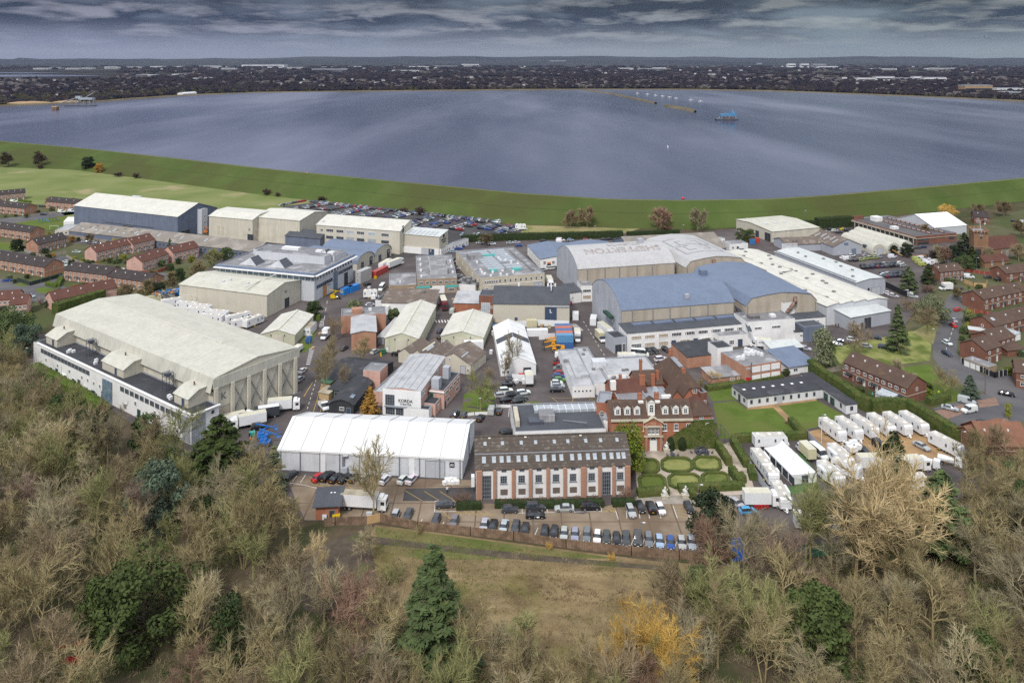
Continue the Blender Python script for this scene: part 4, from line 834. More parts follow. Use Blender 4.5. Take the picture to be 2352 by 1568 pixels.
hf.door('l',.8,4.,4.4,'door_green');hf.door('f',.28,1.2,2.4);hf.door('f',.42,3.4,4.,'door_dark');hf.win('f',2,.10,.16,1.2,1.,1.2)
b=Bld('loading_bay','dark open loading bay between the tan stage and the grey front hall',(1884,733),(1905,731),6,('flat',4.8,.3),'x','pale_grey_panel','felt_pale','loading bay');b.door('f',.5,4.2,4.2,'door_dark');b.panel('f',.5,4.1,5,.4,'yellow_plain','height_bar')
ls=Bld('long_shed','long light grey shed with a plain pale roof right of the pale ribbed roofs',(1966,648,6.6),(2033,641,6.6),58,[(0,6.4),(.45,7.6),(.93,7.4),(1,6.6)],'y','grey_panel','pale_grey_roof','shed');ls.door('f',.68,4.8,3.4,'shutter_grey');ls.panel('f',.43,2.4,1.,1.,'black_letter','door_sign')
for k in range(7):ls.rbox(3+9*rnd.random(),6+k*7,1.,1.,.8,'duct_steel','roof_vent')
ls.rbox(.4,29,.8,57,.5,'lead','gutter',z=6.5)
b=Bld('store_shed','cream metal clad store with a pale roof beside the tall dark hedge',(1774,557),(1882,546.5),34,[(0,6.2),(.6,7.6),(1,6.6)],'x','cream','roof_cream_x','store');b.door('l',.12,5,4.6,'door_dark');b.door('l',.4,3.,4.,'door_dark')
for k in range(3):b.rbox(6+k*7,14,2.,1.6,.9,'pale_grey_panel','roof_vent');
b=Bld('brown_roof_shed','grey gabled shed with a brown asbestos roof and a blue sign',(1914,587),(1979,583),23,('gable',4.8,8.5),'y','grey_panel','asbestos_brown','shed');b.door('f',.72,2.6,3.,'blue_roof');b.panel('f',.45,5.2,2.6,1.3,'blue_roof','wall_sign');b.win('f',2,.2,.6,1.2,.8,.8)
for k in range(5):b.sky(4+(k%2)*1.2,4+k*4.,4.,.9,'glass_pale')
b=Bld('brown_roof_shed','low grey shed with a brown roof between the cream store and the gabled grey shed',(1806,578),(1896,575),15,('gable',3.8,6.),'x','grey_panel','asbestos_brown','shed');b.panel('f',.08,.1,9,4.4,'pale_grey_panel','white_wall',.2,.1);b.rbox(5,2,.8,.8,1.6,'duct_steel','flue');b.rbox(7,2,.8,.8,1.6,'duct_steel','flue')
b=Bld('plant_cabin','cream plant cabin on the roof edge in front of the gabled grey shed',(1880,575),(1906,576),6,('flat',4.6,.2),'x','cont_cream','box_roof','cabin')
for i,(A_,B_,D_,lab)in enumerate((((2003,585),(2036,583.5),30,'left arched cream hut with a grey shutter door'),((2037,582),(2068,580),34,'middle arched cream hut beside the round bush'),((2069,577),(2098,574.5),38,'right arched cream hut half hidden by the round bush'))):
 b=Bld('arched_hut',lab,A_,B_,D_,('arch',.6,5.3),'y','roof_cream','roof_cream','hut',ov=.05,group='row of arched huts');b.door('f',.55,3.2,3.3,'shutter_grey');b.win('f',1,.15,.15,1.,1.2,1.2)
 if i==0:
  mb=MB();mb.box((0,0,0),(1.6,2.6,1.2));mb.build('dormer','steel_dark',b.root,(.6,7,2.6))
cp=Bld('car_park_deck','two storey brick and concrete parking deck with an empty purple grey top level',(2103,563),(2197,554.5),52,('flat',4.2,.9),'x','brick_dark','asphalt_blue','car park')
cp.panel('l',.5,0,52,3.4,'black_clad','open_level',.12,.05);cp.panel('l',.5,3.5,52.4,.9,'concrete_tan','deck_edge',.5,.25)
for k in range(15):cp.panel('l',.02+k*.0686,0,.4,3.6,'concrete_tan','column',.5,.2)
cp.panel('f',.18,2.2,8,1.,'glass_dark','slot');cp.panel('f',.18,.2,8,1.3,'black_clad','open_level');cp.panel('f',.88,1.6,4,1.2,'glass_dark','slot');cp.panel('f',.5,3.3,30,.3,'concrete_tan','deck_edge',.2,.08)
for x in(15.5,25.):
 mb=MB();mb.box((0,0,0),(.3,44,1.1));
 for k in range(12):mb.box((-.05,-20+k*3.6,.55),(.45,2.4,.3),m=1)
 mb.build('parapet_wall',['brick_dark','white_plain'],cp.root,(x,26,4.2))
cp.rbox(6,22,4,3,1.6,'white_plain','stair_head',z=4.2);cp.rbox(13,44,5,5,2.8,'white_render','stair_head',z=4.2);cp.rbox(5,51,9,.5,2.4,'brick_dark','rear_wall',z=4.2)
M2=Bld('marquee','large white ridged marquee on grey walls behind the brick parking deck',(2146,523,5),(2220,517,5),29,('gable',5,10.2),'x','pale_grey_panel','marquee_white','marquee',ov=.3);M2.door('f',.25,4,3.,'shutter_grey')
for k in range(6):
 for s_ in(.25,.75):
  q=M2.rbox(2+k*4.1,29*s_,.18,15.2,.12,'marquee_seam','seam');q.rotation_euler=(M2.slope(3,29*s_),0,0);q.location.z=M2.zat(3,29*s_)+M2.th+.02
b=Bld('asbestos_hall','long hall with a mottled brown pitched roof behind the logo roofed stage',(1451,581,5),(1668,569,5),30,('gable',5,10),'x','slate_blue_wall','asbestos','hall');b.panel('r',.5,0,29.,.2,'white_plain','verge')if 0 else None
for k in range(7):b.sky(4+k*7.2,24.,5.,1.6,'dry_grass' if k%2 else 'asbestos',fm='asbestos')
b=Bld('gatehouse','small white gatehouse with a flat roof at the studio entrance',(1675,576),(1718,573.5),8,('flat',3.4,.3),'x','white_render','felt_grey','gatehouse');b.win('f',1,.2,.2,1.,1.2,1.2);b.door('f',.45,1.,2.1)
b=Bld('security_booth','tiny white security booth on a yellow island at the entrance barrier',(1657,560),(1665,559.5),4,('flat',2.8,.3),'x','white_render','felt_pale','booth');b.win('f',1,.5,.5,1.,1.,1.1)
b=Bld('projection_block','white block with two rows of windows between the grey lettered stage and the blue stage',(1335,693),(1361,692),9,('flat',6.6,.3),'x','white_render','felt_grey','office');b.win('f',1,.5,.5,4.1,3.6,1.2,4,1);b.win('f',1,.5,.5,1.2,3.6,1.6,4,1,gm='blind_tan')
b=Bld('projection_annexe','white annexe with a dark sloping roof edge beside the slate roofed stage',(1307,698),(1335,694),7,('mono',4.8,6.4),'x','white_render','slate_dark','annexe');b.win('f',1,.3,.3,2,.9,.9)
# ---------------------------------------------------------------- foreground buildings
M=Bld('marquee','huge white ridged marquee with grey panel walls and a black A2 sign',(640,1078),(1062,1100),21.,('gable',5.2,8.8),'x','pale_grey_panel','marquee_white','marquee',ov=.35)
Wm=M.W
M.panel('f',.5,4.75,Wm+.6,.75,'marquee_white','valance',.12,.1)
for k in range(10):
 x=.6+k*(Wm-1.2)/9.
 for s_ in(.25,.75):
  q=M.rbox(x,21*s_,.28,11.2,.16,'marquee_seam','seam');a=M.slope(x,21*s_);q.rotation_euler=(a,0,0);q.location.z=M.zat(x,21*s_)+M.th+.02
 M.panel('f',(x)/Wm,0,.22,5.,'steel_grey','post',.2,.08)
for u in(.245,.73):M.panel('f',u,0,1.5,4.7,'pvc_white','door_panel',.1,.03);M.door('f',u,1.4,2.3,'shutter_grey')
M.door('f',.855,4.8,4.2,'shutter_grey');M.panel('f',.945,2.9,1.25,1.25,'black_letter','sign_board',.08,.06);M.text('A2',.78,'white_letter','f',.945,3.5,'letter_sign',out=.18)
M.rbox(17.6,-.7,1.6,1.2,1.9,'grey_panel','heater',z=0);M.tubes('flue',[((17.2,-.6,1.8),(17.2,-.6,4.6)),((17.2,-.6,4.6),(18.4,-.4,4.6))],'steel_grey',.28)
M.panel('r',.5,0,.2,8.,'steel_grey','post',.2,.05)
V=Bld('studio_house','white and brick range with a mossy dark tiled mansard roof full of skylights',(1094,1147),(1447,1134.5),13.5,[(0,7.3),(.17,9.5),(.5,11.7),(.83,9.5),(1,7.3)],'x','white_render','tile_mossy','building',ov=.4)
Wv=V.W
for u in(.018,.118,.238,.348,.462,.572,.694,.80,.892,.982):V.panel('f',u,0,.75 if u not in(.018,.694,.982)else 1.3,7.15,'brick_orange','brick_pier',.5,.22)
for u in(.178,.294,.405,.517,.628,.75,.937):V.win('f',1,u-.002,u-.002,3.7,1.6,1.8,3,3,'frame_grey','glass_dark',sill=True);V.panel('f',u,1.,1.7,1.3,'asbestos_brown','ground_floor_lattice',.1,.04);V.win('f',1,u,u,6.4,1.2,.6,2,1,'frame_grey')
for u in(.068,.845):V.win('f',1,u,u,.1,2.1,5.6,4,6,'frame_grey','glass_dark',name='stair_window')
for u in(.05,.115,.165,.21,.275,.32,.40,.445,.505,.555,.625,.675,.73,.775,.835,.885,.93,.965):V.sky(Wv*u,13.5*.10,.95,1.5,'glass_pale')
for u in(.06,.175,.30,.395,.52,.61,.73,.83,.94):V.sky(Wv*u,13.5*.36,.8,1.1,'glass_pale')
for u in(.09,.33,.7):V.sky(Wv*u,13.5*.46,.7,.5,'box_roof',fm='tile_mossy')
V.rbox(Wv/2,13.5*.17,Wv+.5,.22,.14,'lead','flashing',z=9.62);V.rbox(Wv/2,13.5*.5,Wv+.5,.5,.2,'tile_mossy','ridge_tiles',z=11.75)
V.panel('l',.2,2,1.6,2.4,'pvc_white','meter_box',.8,.4);V.panel('f',.694,6.,.5,.4,'pvc_white','alarm_box',.2,.5)
b=Bld('rear_range','low dark flat roof with a strip of pale roof glazing behind the mossy roofed range',(1183,1030),(1392,1022),17,('flat',4.2,.4),'x','white_render','slate_dark','building')
b.rbox(b.W*.62,13.2,b.W*.72,3.6,.8,'glass_pale','roof_glazing');b.rbox(b.W*.38,8.,4.4,4.4,1.8,'felt_grey','stair_head');b.rbox(1.,8,1.2,9,1.8,'stone_cream','parapet');b.rbox(b.W*.25,6.,4,3,.8,'steel_dark','roof_plant');b.tubes('stair_rail',[((14,6,4.4),(20,1.5,5.6))],'steel_grey',.12)
for k in range(9):b.rbox(b.W*(.30+.082*k),13.2,.15,3.7,.86,'frame_white','glazing_bar')
pd=thing('stone_pediment','cream stone swept pediment standing behind the glazed roof','pediment',g3((1268,967,0)))
mb=MB();pts=[(-7.5,0),(7.5,0),(7.5,.7),(2.6,2.),(1.6,1.5),(0,1.3),(-1.6,1.5),(-2.6,2.),(-7.5,.7)]
f=[(x,-.3,z+2.2)for x,z in pts];bk=[(x,.3,z+2.2)for x,z in pts];mb.face(f);mb.face(bk[::-1])
for k in range(len(pts)):j=(k+1)%len(pts);mb.face([f[k],bk[k],bk[j],f[j]])
mb.box((0,0,0),(15,.5,2.2));mb.build('gable_wall','stone_cream',pd)
H0=Bld('manor_house','old red brick manor house with steep brown tiled roofs, white dormers and ivy',(1404,1033),(1590,1030),10,('gable',8.4,11.3),'x','brick_red','tile_brown','house',ov=.3)
mw_=H0
mw_.win('f',2,.33,.36,4.6,.01,.01)if 0 else None
for u in(.42,.66,.80,.95):mw_.win('f',1,u,u,5.0,1.15,1.9,2,2,sill=True)
for u in(.60,.78):mw_.win('f',1,u,u,.3,1.5,2.6,2,3,gm='glass_pale',arch=True)
mw_.win('f',1,.30,.30,.3,1.4,2.6,2,3,arch=True);mw_.win('f',1,.28,.28,5.,1.,1.7,2,2)
def dormer(b,u,y,w_=1.7,h=1.9,roof='tile_brown',tall=0):
 z=b.zat(u*b.W,y);mb=MB()
 mb.box((0,1.1,0),(w_,2.6,h+tall),m=0);r_=.75
 for sg in(-1,1):mb.face([(sg*(w_/2+.15),-.4,h+tall),(0,-.4,h+tall+r_),(0,2.6,h+tall+r_),(sg*(w_/2+.15),2.6,h+tall)][::sg],1)
 mb.face([(-w_/2-.15,-.38,h+tall),(w_/2+.15,-.38,h+tall),(0,-.38,h+tall+r_)],0)
 o=mb.build('dormer',['plaster_white',roof],b.par,(u*b.W,y,z));link('window',win_mesh(w_*.62,h*.7,2,2,'frame_white','glass_dark',False,bool(tall)),o,(0,-.22,.3+tall*.4));return o
for u in(.085,.205,.325,.675,.805,.925):dormer(mw_,u,1.0)
dormer(mw_,.5,.8,1.9,2.2,tall=1.4)
for u in(.40,.61):mw_.chimney(mw_.W*u,5.4,1.2,.9,2.2);mw_.rbox(mw_.W*u,4.2,1.4,.8,.5,'plaster_white','flashing')
mw_.panel('f',.5,7.8,mw_.W+.3,.55,'stone_cream','cornice',.4,.2)
pc=Bld('porch_bay','',(1480,1035),(1521,1034.5),2.6,('gable',7.6,8.9),'y','brick_red','stone_cream',parent=H0,wallname='porch_bay')
pc.win('f',3,.28,.72,4.5,.85,1.7,2,2,sill=True);pc.door('f',.5,1.9,2.9,'door_white');pc.win('f',1,.5,.5,2.9,1.6,.1,2,1,arch=True);pc.panel('f',.5,3.9,5.2,.4,'stone_cream','cornice',.4,.2);pc.panel('f',.5,6.5,5.2,.35,'stone_cream','cornice',.4,.2);pc.panel('f',.5,3.3,.8,.6,'black_letter','plaque');pc.panel('f',.5,6.9,1.6,.8,'brick_orange','crest')
for u in(.1,.9):pc.panel('f',u,0,.6,7.2,'brick_orange','pilaster',.4,.15)
iv=Bld('ivy_wing','',(1586,1027),(1640,1024),10,('flat',6.9,.5),'x','ivy','lead',parent=H0,wallname='ivy_wing')
iv.win('f',2,.22,.72,4.4,1.05,2.,2,2,sill=True);iv.win('f',1,.52,.52,.6,1.1,1.9,2,2,sill=True)
hp=Bld('pavilion_roof_storey','',(1586,1022),(1636,1019),6,('hip',8.2,10.8),'x','brick_red','tile_brown',parent=H0,wallname='upper_storey')
hp.win('f',1,.5,.5,7.,1.,1.2,2,2)
for(x,y,w_,rx)in((3.1,-.2,8,0),):pass
mb=MB();
for k in range(2600):
 u=rnd.random();z=rnd.random()
 if u<.62:x=mw_.W*(.72+.30*rnd.random());zz=7.*z*(.35+.65*(x/mw_.W-.68)/.32);
 else:x=mw_.W+6.4*rnd.random();zz=6.8*z
 if zz<.1:continue
 s_=.22+.22*rnd.random();y=-.12-.22*rnd.random();a=rnd.random()*PI
 mb.face([(x+s_*math.cos(a+k2*PI/2),y-.1*(k2%2),zz+s_*math.sin(a+k2*PI/2))for k2 in range(4)])
mb.build('ivy','ivy',H0.root)
r1=Bld('rear_range','',(1404,903,6.5),(1484,898,6.5),7,('gable',6.5,9.),'x','brick_red','tile_red',parent=H0,wallname='rear_range');r1.chimney(r1.W*.94,2,1.6,1.1,3.,pots=4);r1.chimney(r1.W*.35,3.5,.8,.8,1.6);r1.rbox(.8,1.,1.6,1.2,2.6,'plaster_white','dormer')
r2=Bld('rear_range','',(1460,884,6.5),(1522,881,6.5),7,('gable',6.5,9.4),'x','brick_red','tile_brown',parent=H0,wallname='rear_range');r2.chimney(r2.W*.62,-.4,1.1,.9,3.6);r2.chimney(r2.W*.85,1.2,.8,.8,3.);r2.chimney(r2.W*.3,3.5,.8,.8,3.6)
r3=Bld('east_range','',(1546,890,6.6),(1608,886,6.6),17,('hip',6.6,10.8,3.),'y','brick_red','tile_brown',parent=H0,wallname='east_range');r3.win('f',1,.80,.80,4.6,1.3,1.3,2,2);r3.chimney(r3.W*.5,2.6,1.2,.9,3.6,zb=8.);r3.chimney(r3.W*.5,14,1.2,.9,3.4,zb=9.6)
r3.rbox(r3.W*.5,8.5,1.4,8,.3,'lead','ridge_flat',z=10.7)
r4=Bld('east_parapet','',(1610,905,5),(1624,903,5),14,('flat',4.8,.6),'x','brick_dark','felt_dark',parent=H0,wallname='east_range');r4.win('f',1,.6,.6,1.6,1.,1.4)
r5=Bld('cross_wing','',(1540,916,6),(1596,912,6),5,[(0,6.),(.25,8.4),(.5,6.2),(.75,8.6),(1,6.)],'y','brick_red','tile_brown',parent=H0,wallname='cross_wing')
r6=Bld('cross_wing','',(1590,940,6.6),(1630,937,6.6),6,('hip',6.6,9.2),'x','brick_red','tile_red',parent=H0,wallname='cross_wing')
r7=Bld('flat_link','',(1490,922,6),(1545,919,6),9,('flat',6.,.3),'x','brick_red','lead',parent=H0,wallname='flat_link');r7.rbox(4,7,2.2,1.6,1.2,'glass_pale','roof_light',taper=.5);r7.rbox(6,2,3,1,.8,'plaster_white','roof_box')
r8=Bld('flat_link','',(1420,922,6.2),(1488,919,6.2),6,('flat',6.4,.3),'x','brick_red','felt_grey',parent=H0,wallname='flat_link')
r9=Bld('bow_tower','',(1370,985),(1402,988),8,('flat',7.2,.5),'x','brick_red','lead',parent=H0,wallname='bow_tower');r9.win('f',1,.4,.4,2.2,1.3,2.4,2,3,arch=True);r9.win('f',1,.8,.8,5.,.8,1.2)
r10=Bld('white_link','',(1386,1004),(1410,1010),5,('mono',5.4,6.2),'x','white_render','lead',parent=H0,wallname='white_link');r10.door('f',.7,1.,2.1,'door_white',z=.4)
r11=Bld('east_annexe','',(1622,958,4.5),(1638,956,4.5),8,('flat',4.5,.4),'x','brick_dark','lead',parent=H0,wallname='east_annexe')
for(x,y,s_)in((-2.,3.,0),):pass
mb=MB();
for k in range(14):mb.box((-1.1+(k%7)*.4,.2*(k//7),4.6+.5*(k%3)),(.3,.3,.7),rz=k)
kt=Bld('kitchen_range','sprawling pale grey flat roofs over a white single storey range left of the manor',(1315,914),(1366,912),31,('flat',3.4,.35),'x','white_render','felt_pale','building');kt.win('f',5,.12,.8,1.8,.7,.7,1,1)
for(pa,pb,D_,h_)in(((1364,907),(1400,905),31,3.3),((1396,890),(1512,884),14,3.9),((1400,905),(1450,902),8,3.2)):
 r=Bld('flat_wing','',pa,pb,D_,('flat',h_,.35),'x','white_render','felt_pale',parent=kt,wallname='flat_wing')
 for k in range(3):r.rbox(1.5+rnd.random()*(r.W-3),2+rnd.random()*(D_-4),1.,.8,.6,'duct_steel','roof_vent')
kt.rbox(3,14,1.8,16,.8,'felt_pale','duct_roof');kt.rbox(5,8,3,2.,.9,'felt_pale','roof_box');kt.rbox(1,20,1.2,1.2,1.,'felt_grey','roof_vent');kt.rbox(11.5,16,4.5,3.6,2.2,'pale_grey_panel','roof_hut',z=3.2)
T=Bld('theatre','white fronted KORDA THEATRE with a streaked grey roof and tall gridded windows',(880,951),(967,958.5),27,('gable',7.7,8.3),'y','brick_pink','felt_pale','theatre',ov=.15)
T.panel('f',.5,0,T.W+.1,7.75,'white_render','white_front',.2,.12)
for k in range(5):T.rbox(T.W*(.12+.19*k),13,.12,26,.05,'felt_grey','roof_joint',z=T.zat(T.W*(.12+.19*k),5)+.16)
T.text('KORDA',1.25,'black_letter','f',.60,4.6,'wall_sign',out=.38);T.text('THEATRE',.85,'grey_letter','f',.60,3.6,'wall_sign',out=.38)
for(u,z,w_,h,nx,ny)in((.19,3.0,2.9,3.2,4,4),(.20,.3,2.9,2.5,4,3),(.50,.3,3.6,2.4,5,3)):T.put(win_mesh(w_,h,nx,ny,'frame_grey','glass_dark'),'window','f',u,z,.30)
T.panel('f',.36,2.75,7.,.28,'frame_grey','canopy',.7,.4)
T.win('r',4,.08,.92,5.6,3.2,1.5,4,1,'frame_white','glass_pale')
r=Bld('east_wing','',(988.4,894,5.5),(1019.7,897.9,5.5),14.5,('flat',5.3,.25),'x','brick_pink','felt_dark',parent=T,wallname='side_wing');r.win('r',4,.16,.86,3.6,2.2,1.2,3,1);r.win('r',2,.25,.8,.9,2.6,1.3,3,1);r.door('r',.06,1.,2.1);r.door('f',.1,1.,2.1,'door_green',z=2.4);r.rbox(1.5,10.,2.,2.,3.6,'grey_panel','roof_plant');r.rbox(1.2,2.,2.4,2.4,3.2,'grey_panel','roof_plant');r.panel('f',.5,5.,r.W+.5,.3,'frame_white','fascia',.3,.15)
r=Bld('front_wing','',(969,951),(1000,955),9,('flat',3.2,.3),'x','brick_pink','felt_dark',parent=T,wallname='front_wing');r.win('r',3,.3,.9,1.,.8,1.4)
r=Bld('lobby','',(927,959),(985,965),3,('flat',2.8,.3),'x','white_render','felt_dark',parent=T,wallname='lobby')
r=Bld('west_wing','',(857,899,4.),(880,902,4.),26,('flat',3.9,.3),'x','brick_pink','felt_pale',parent=T,wallname='west_wing')
for(y,s_)in((10,1.1),(14,1.2),(18,1.5),(23,.8)):
 mb=MB();mb.sphere((0,0,.5),s_*.8,10,6,sq=(1,1.2,.8));mb.build('roof_tank','stone_cream',r.root,(r.W*.7,y,3.95))
r.rbox(r.W*.3,20,.4,14,.4,'duct_steel','roof_pipe')
b=Bld('brick_tower','plain pink brick block with a flat roof beside the theatre\'s west wing',(834,892),(873,896),6.5,('flat',5.8,.2),'x','brick_pink','felt_grey','building');b.panel('f',.25,1.4,1.6,2.2,'brick_orange','blocked_window')
b=Bld('saw_roof_studio','cream rendered workshop with a saw tooth row of brown pitched roofs behind the theatre',(915,831.5),(1081,861),12,[(0,3.4),(.09,5.2),(.18,3.5),(.27,5.4),(.36,3.5),(.45,5.6),(.55,3.5),(.775,6.4),(1,3.3)],'y','cream','asbestos_brown','workshop',ov=.25);b.win('f',1,.72,.72,3.6,.8,.9,2,2);b.door('f',.90,1.8,2.6,'shutter_grey');b.win('f',1,.965,.965,.9,.8,1.1)
b.sky(b.W*.33,6,1.,5,'glass_pale');b.sky(b.W*.31,6,.6,9,'box_roof');b.sky(b.W*.87,3,.5,5,'glass_pale')
b=Bld('black_shed','low brick shed with a dark felt pitched roof left of the plain pink block',(755,890),(834,898),10,('gable',2.6,4.2),'x','brick_dark','felt_dark','shed');b.win('f',1,.12,.12,.9,1.5,1.1,2,1);b.door('f',.62,1.4,2.,'door_dark');b.panel('f',.11,.05,3.2,2.4,'brick_red','brick_end',.1,.04)
b=Bld('black_shed','long dark felt roofed shed behind the low brick shed',(768,868),(872,880),11,('gable',2.8,4.2),'x','black_clad','felt_dark','shed')
b=Bld('black_hall','black clad hall with a curved felt roof and a white window beside the orange conifer',(756,949),(812,953),17,[(0,2.9),(.2,3.8),(.5,4.4),(.8,3.9),(1,3.)],'y','black_clad','felt_dark','hall');b.win('f',1,.52,.52,1.1,1.5,1.1,3,1);b.sky(b.W*.80,3.4,1.2,2.2,'glass_blue');b.door('f',.8,1.2,2.,'door_navy')
b=Bld('timber_hut','small green walled hut with a dark felt roof beside the black hall',(755,912),(785,916),6,('mono',2.5,3.),'x','net_green','felt_dark','hut');b.door('f',.6,1.2,1.9,'door_dark')
b=Bld('market_stall','open stall under a bright green tin roof beside the studio avenue',(737,893),(757,897),3,('mono',2.3,2.6),'x','timber','bin_green','stall',ov=.4)
b=Bld('market_stall','open stall with a weathered cream tin roof below the green roofed stall',(733,916),(755,920),4,('mono',2.1,2.5),'x','timber','box_roof_dirty','stall',ov=.3)
b=Bld('marquee','small white gabled marquee with a dark band across its roof beside the yellow handlers',(1150,864),(1231,861),38,('gable',3.6,6.2),'y','marquee_white','marquee_white','marquee',ov=.15)
for k in range(8):
 for s_ in(.25,.75):
  q=b.rbox(b.W*s_,2.+k*5,6.3,.16,.10,'marquee_seam','seam');q.rotation_euler=(0,-b.slope(b.W*s_,3),0);q.location.z=b.zat(b.W*s_,3)+b.th+.01
for s_ in(.25,.75):
 q=b.rbox(b.W*s_,21,6.3,4.4,.12,'slate_dark','dark_band');q.rotation_euler=(0,-b.slope(b.W*s_,3),0);q.location.z=b.zat(b.W*s_,3)+b.th+.03
b.door('f',.75,2.4,2.6,'door_dark');b.win('f',2,.08,.2,.8,1.,1.1);b.panel('f',.62,0,3.,1.2,'red_plain','red_crate',1.2,.8)
b=Bld('screening_hall','brown brick hall with a dark sloping felt roof behind the manor\'s east range',(1579,846),(1668,835),11.5,('mono',3.8,4.6),'x','brick_orange','felt_dark','building',ov=.2)
t=Bld('stair_turret','rounded white stair turret with a dark roof on the brick offices',(1648,830,3),(1683,826,3),6.5,('flat',7.2,.3),'x','white_render','felt_dark','turret');t.win('f',4,.42,.82,5.2,.5,.5,1,1);t.win('f',1,.6,.6,3.6,.6,.7)
lk=Bld('office_link','white glazed link between the brick hall and the two storey brick offices',(1668,855),(1691.5,852),8,('flat',4.2,.3),'x','white_render','felt_grey','building');lk.win('f',1,.35,.35,.8,2.6,2.6,2,2,gm='glass_pale');lk.door('f',.82,1.2,2.6,'glass_pale')
b=Bld('lean_to','low brick lean-to with a stained felt roof in front of the white glazed link',(1636,884.5),(1709,876),7,('mono',2.3,2.9),'x','brick_orange','felt_grey','lean-to');b.win('f',2,.62,.85,.7,1.6,1.2,gm='blind_tan')
o=Bld('office_block','two storey brick offices with white window bands and air conditioners on the flat roof',(1711,841.7,6),(1794,828,6),13,('flat',5.8,.3),'x','brick_orange','felt_grey','office')
for z in(.9,3.7):
 for u in(.30,.57,.84):o.panel('f',u,z-.1,3.4,1.9,'white_render','window_band',.12,.04);o.put(win_mesh(3.2,1.3,4,1,'frame_white','glass_dark'),'window','f',u,z+.2,.1)
o.win('f',3,.06,.14,4.9,.45,.5,1,1);o.rbox(1.2,.6,1.,.5,.01,'lead','flue');o.tubes('flue',[((2.2,-.4,0),(2.2,-.4,7.2))],'duct_steel',.22)
for k,(x,y)in enumerate(((1.5,6),(2.6,6.4),(3.4,5.6),(4.6,7),(7.4,8),(8.3,8.4),(7.,9.),(9.4,9.),(9.,7.6),(11.4,6.2),(11.,7.4),(10.6,8.6),(10.2,9.8),(9.8,11),(9.4,12))):o.rbox(x,y,1.,.8,1.1,'pvc_white','air_conditioner')
b=Bld('blue_roof_hut','white walled hut under a broad blue grey sloping roof right of the brick offices',(1812,861.5),(1872,852),11,('mono',2.8,4.4),'x','white_render','blue_roof','hut',ov=.6);b.win('f',1,.25,.25,.9,1.8,1.1,2,1);b.win('f',1,.75,.75,.9,.9,1.1);b.door('l',.6,1.,2.1)
b=Bld('garage_row','row of low white garages with pale striped tin roofs',(1772,816),(1845,811.5),6,('mono',2.3,2.9),'x','white_render','pale_grey_roof','garage');b.door('f',.6,2.2,2.,'door_dark');b.door('f',.9,2.2,2.,'door_dark')
b=Bld('red_bin_store','bright red fuel cabinet against the brick offices',(1711,884),(1724,883),2,('flat',2.3,.1),'x','red_plain','red_plain','cabinet')
L=Bld('prefab_offices','L shaped white prefab offices with a dark felt roof round the bright lawns',(1717,936),(1890,913.5),9,('mono',2.8,3.1),'x','white_panel','felt_dark','prefab',ov=.25)
for k in range(9):L.win('f',1,.05+.104*k,.05+.104*k,1.,.8,1.2,1,1,'steel_dark')
L.win('l',3,.2,.8,1.,1.,1.1,1,1,'steel_dark');L.door('l',.5,1.1,2.2,'door_green');L.panel('f',.42,.1,1.8,2.3,'shutter_grey','shutter');
for k in range(7):L.sky(2+k*3.4,5.2,.9,.7,'hatch_white',fm='hatch_white')
L2=Bld('prefab_wing','',(1943,951),(1969,948),23,('mono',2.8,3.05),'x','white_panel','felt_dark',parent=L,wallname='prefab_wing',roofname='roof',ov=.25);L2.win('f',1,.5,.5,1.,1.,1.2,1,1,'steel_dark');L2.win('l',6,.1,.9,1.,.8,1.3,1,1,'steel_dark');L2.door('l',.42,2.,2.2,'door_green');L2.door('l',.28,2.,2.2,'door_green')
b=Bld('substation','small red brick substation with a blue grey roof by the bare wood',(725,1193.5),(777,1191),5.6,('mono',3.2,3.9),'x','brick_red','slate_dark','substation',ov=.7);b.door('f',.72,1.1,2.,'door_dark');b.panel('f',.4,.2,1.,1.1,'pvc_white','meter_box',.3,.2);b.sky(3.,4.,.5,.4,'hatch_white');b.sky(3.8,4.,.5,.4,'hatch_white')
b=Bld('bin_shed','tiny dark roofed brick bin shed in a timber pen by the car park',(1646,1272),(1670,1273),2.6,('mono',2.,2.3),'x','brick_red','felt_dark','shed')
# ---------------------------------------------------------------- houses
def terrace(lab,A,B,D,e,r,wall,roof,n,group,win=True,gw=True,name='terraced_house',chim=0,canopy=True,axis='x',tilted=None):
 b=Bld(name,lab,A,B,D,('gable',e,r),axis,wall,roof,'house',ov=.3,group=group)
 if win:
  for i in range(n):
   c=(i+.5)/n;q=.26/n
   b.win('f',1,c-q,c-q,e-1.75,1.2,1.1,2,1);b.win('f',1,c+q,c+q,e-1.75,1.2,1.1,2,1)
   b.win('f',1,c-q,c-q,.8,1.5,1.2,2,1);b.door('f',c+q*.8,1.,2.1,'door_white')
   if canopy:b.panel('f',c+q*.6,2.3,2.2,.18,'felt_dark','porch_canopy',1.,.5)
 b.panel('f',.5,e*.48,b.W,.16,'stone_cream','band',.06,.02);b.panel('r',.5,e*.48,b.D,.16,'stone_cream','band',.06,.02)
 if gw:b.win('r',1,.5,.5,e-1.6,.9,1.,1,1);b.win('l',1,.5,.5,e-1.6,.9,1.,1,1)
 for k in range(n):b.rbox(b.W*(k+.3)/n,b.D*.3,.4,.4,.6,'pvc_white','roof_vent')
 for k in range(chim):b.chimney(b.W*(k+.5)/chim,b.D*.5,.7,.6,1.2)
 return b
gl='brick terraces left of the studios'
terrace('brick terrace with a dark roof at the far left edge, rearmost of the left estate',(-12,464),(58,457.5),9,4.9,7.4,'brick_orange','tile_dark',5,gl)
terrace('brick terrace with a dark roof at the left edge, second from the green field',(-16,487),(56,495),9,4.6,7.2,'brick_orange','tile_dark',5,gl)
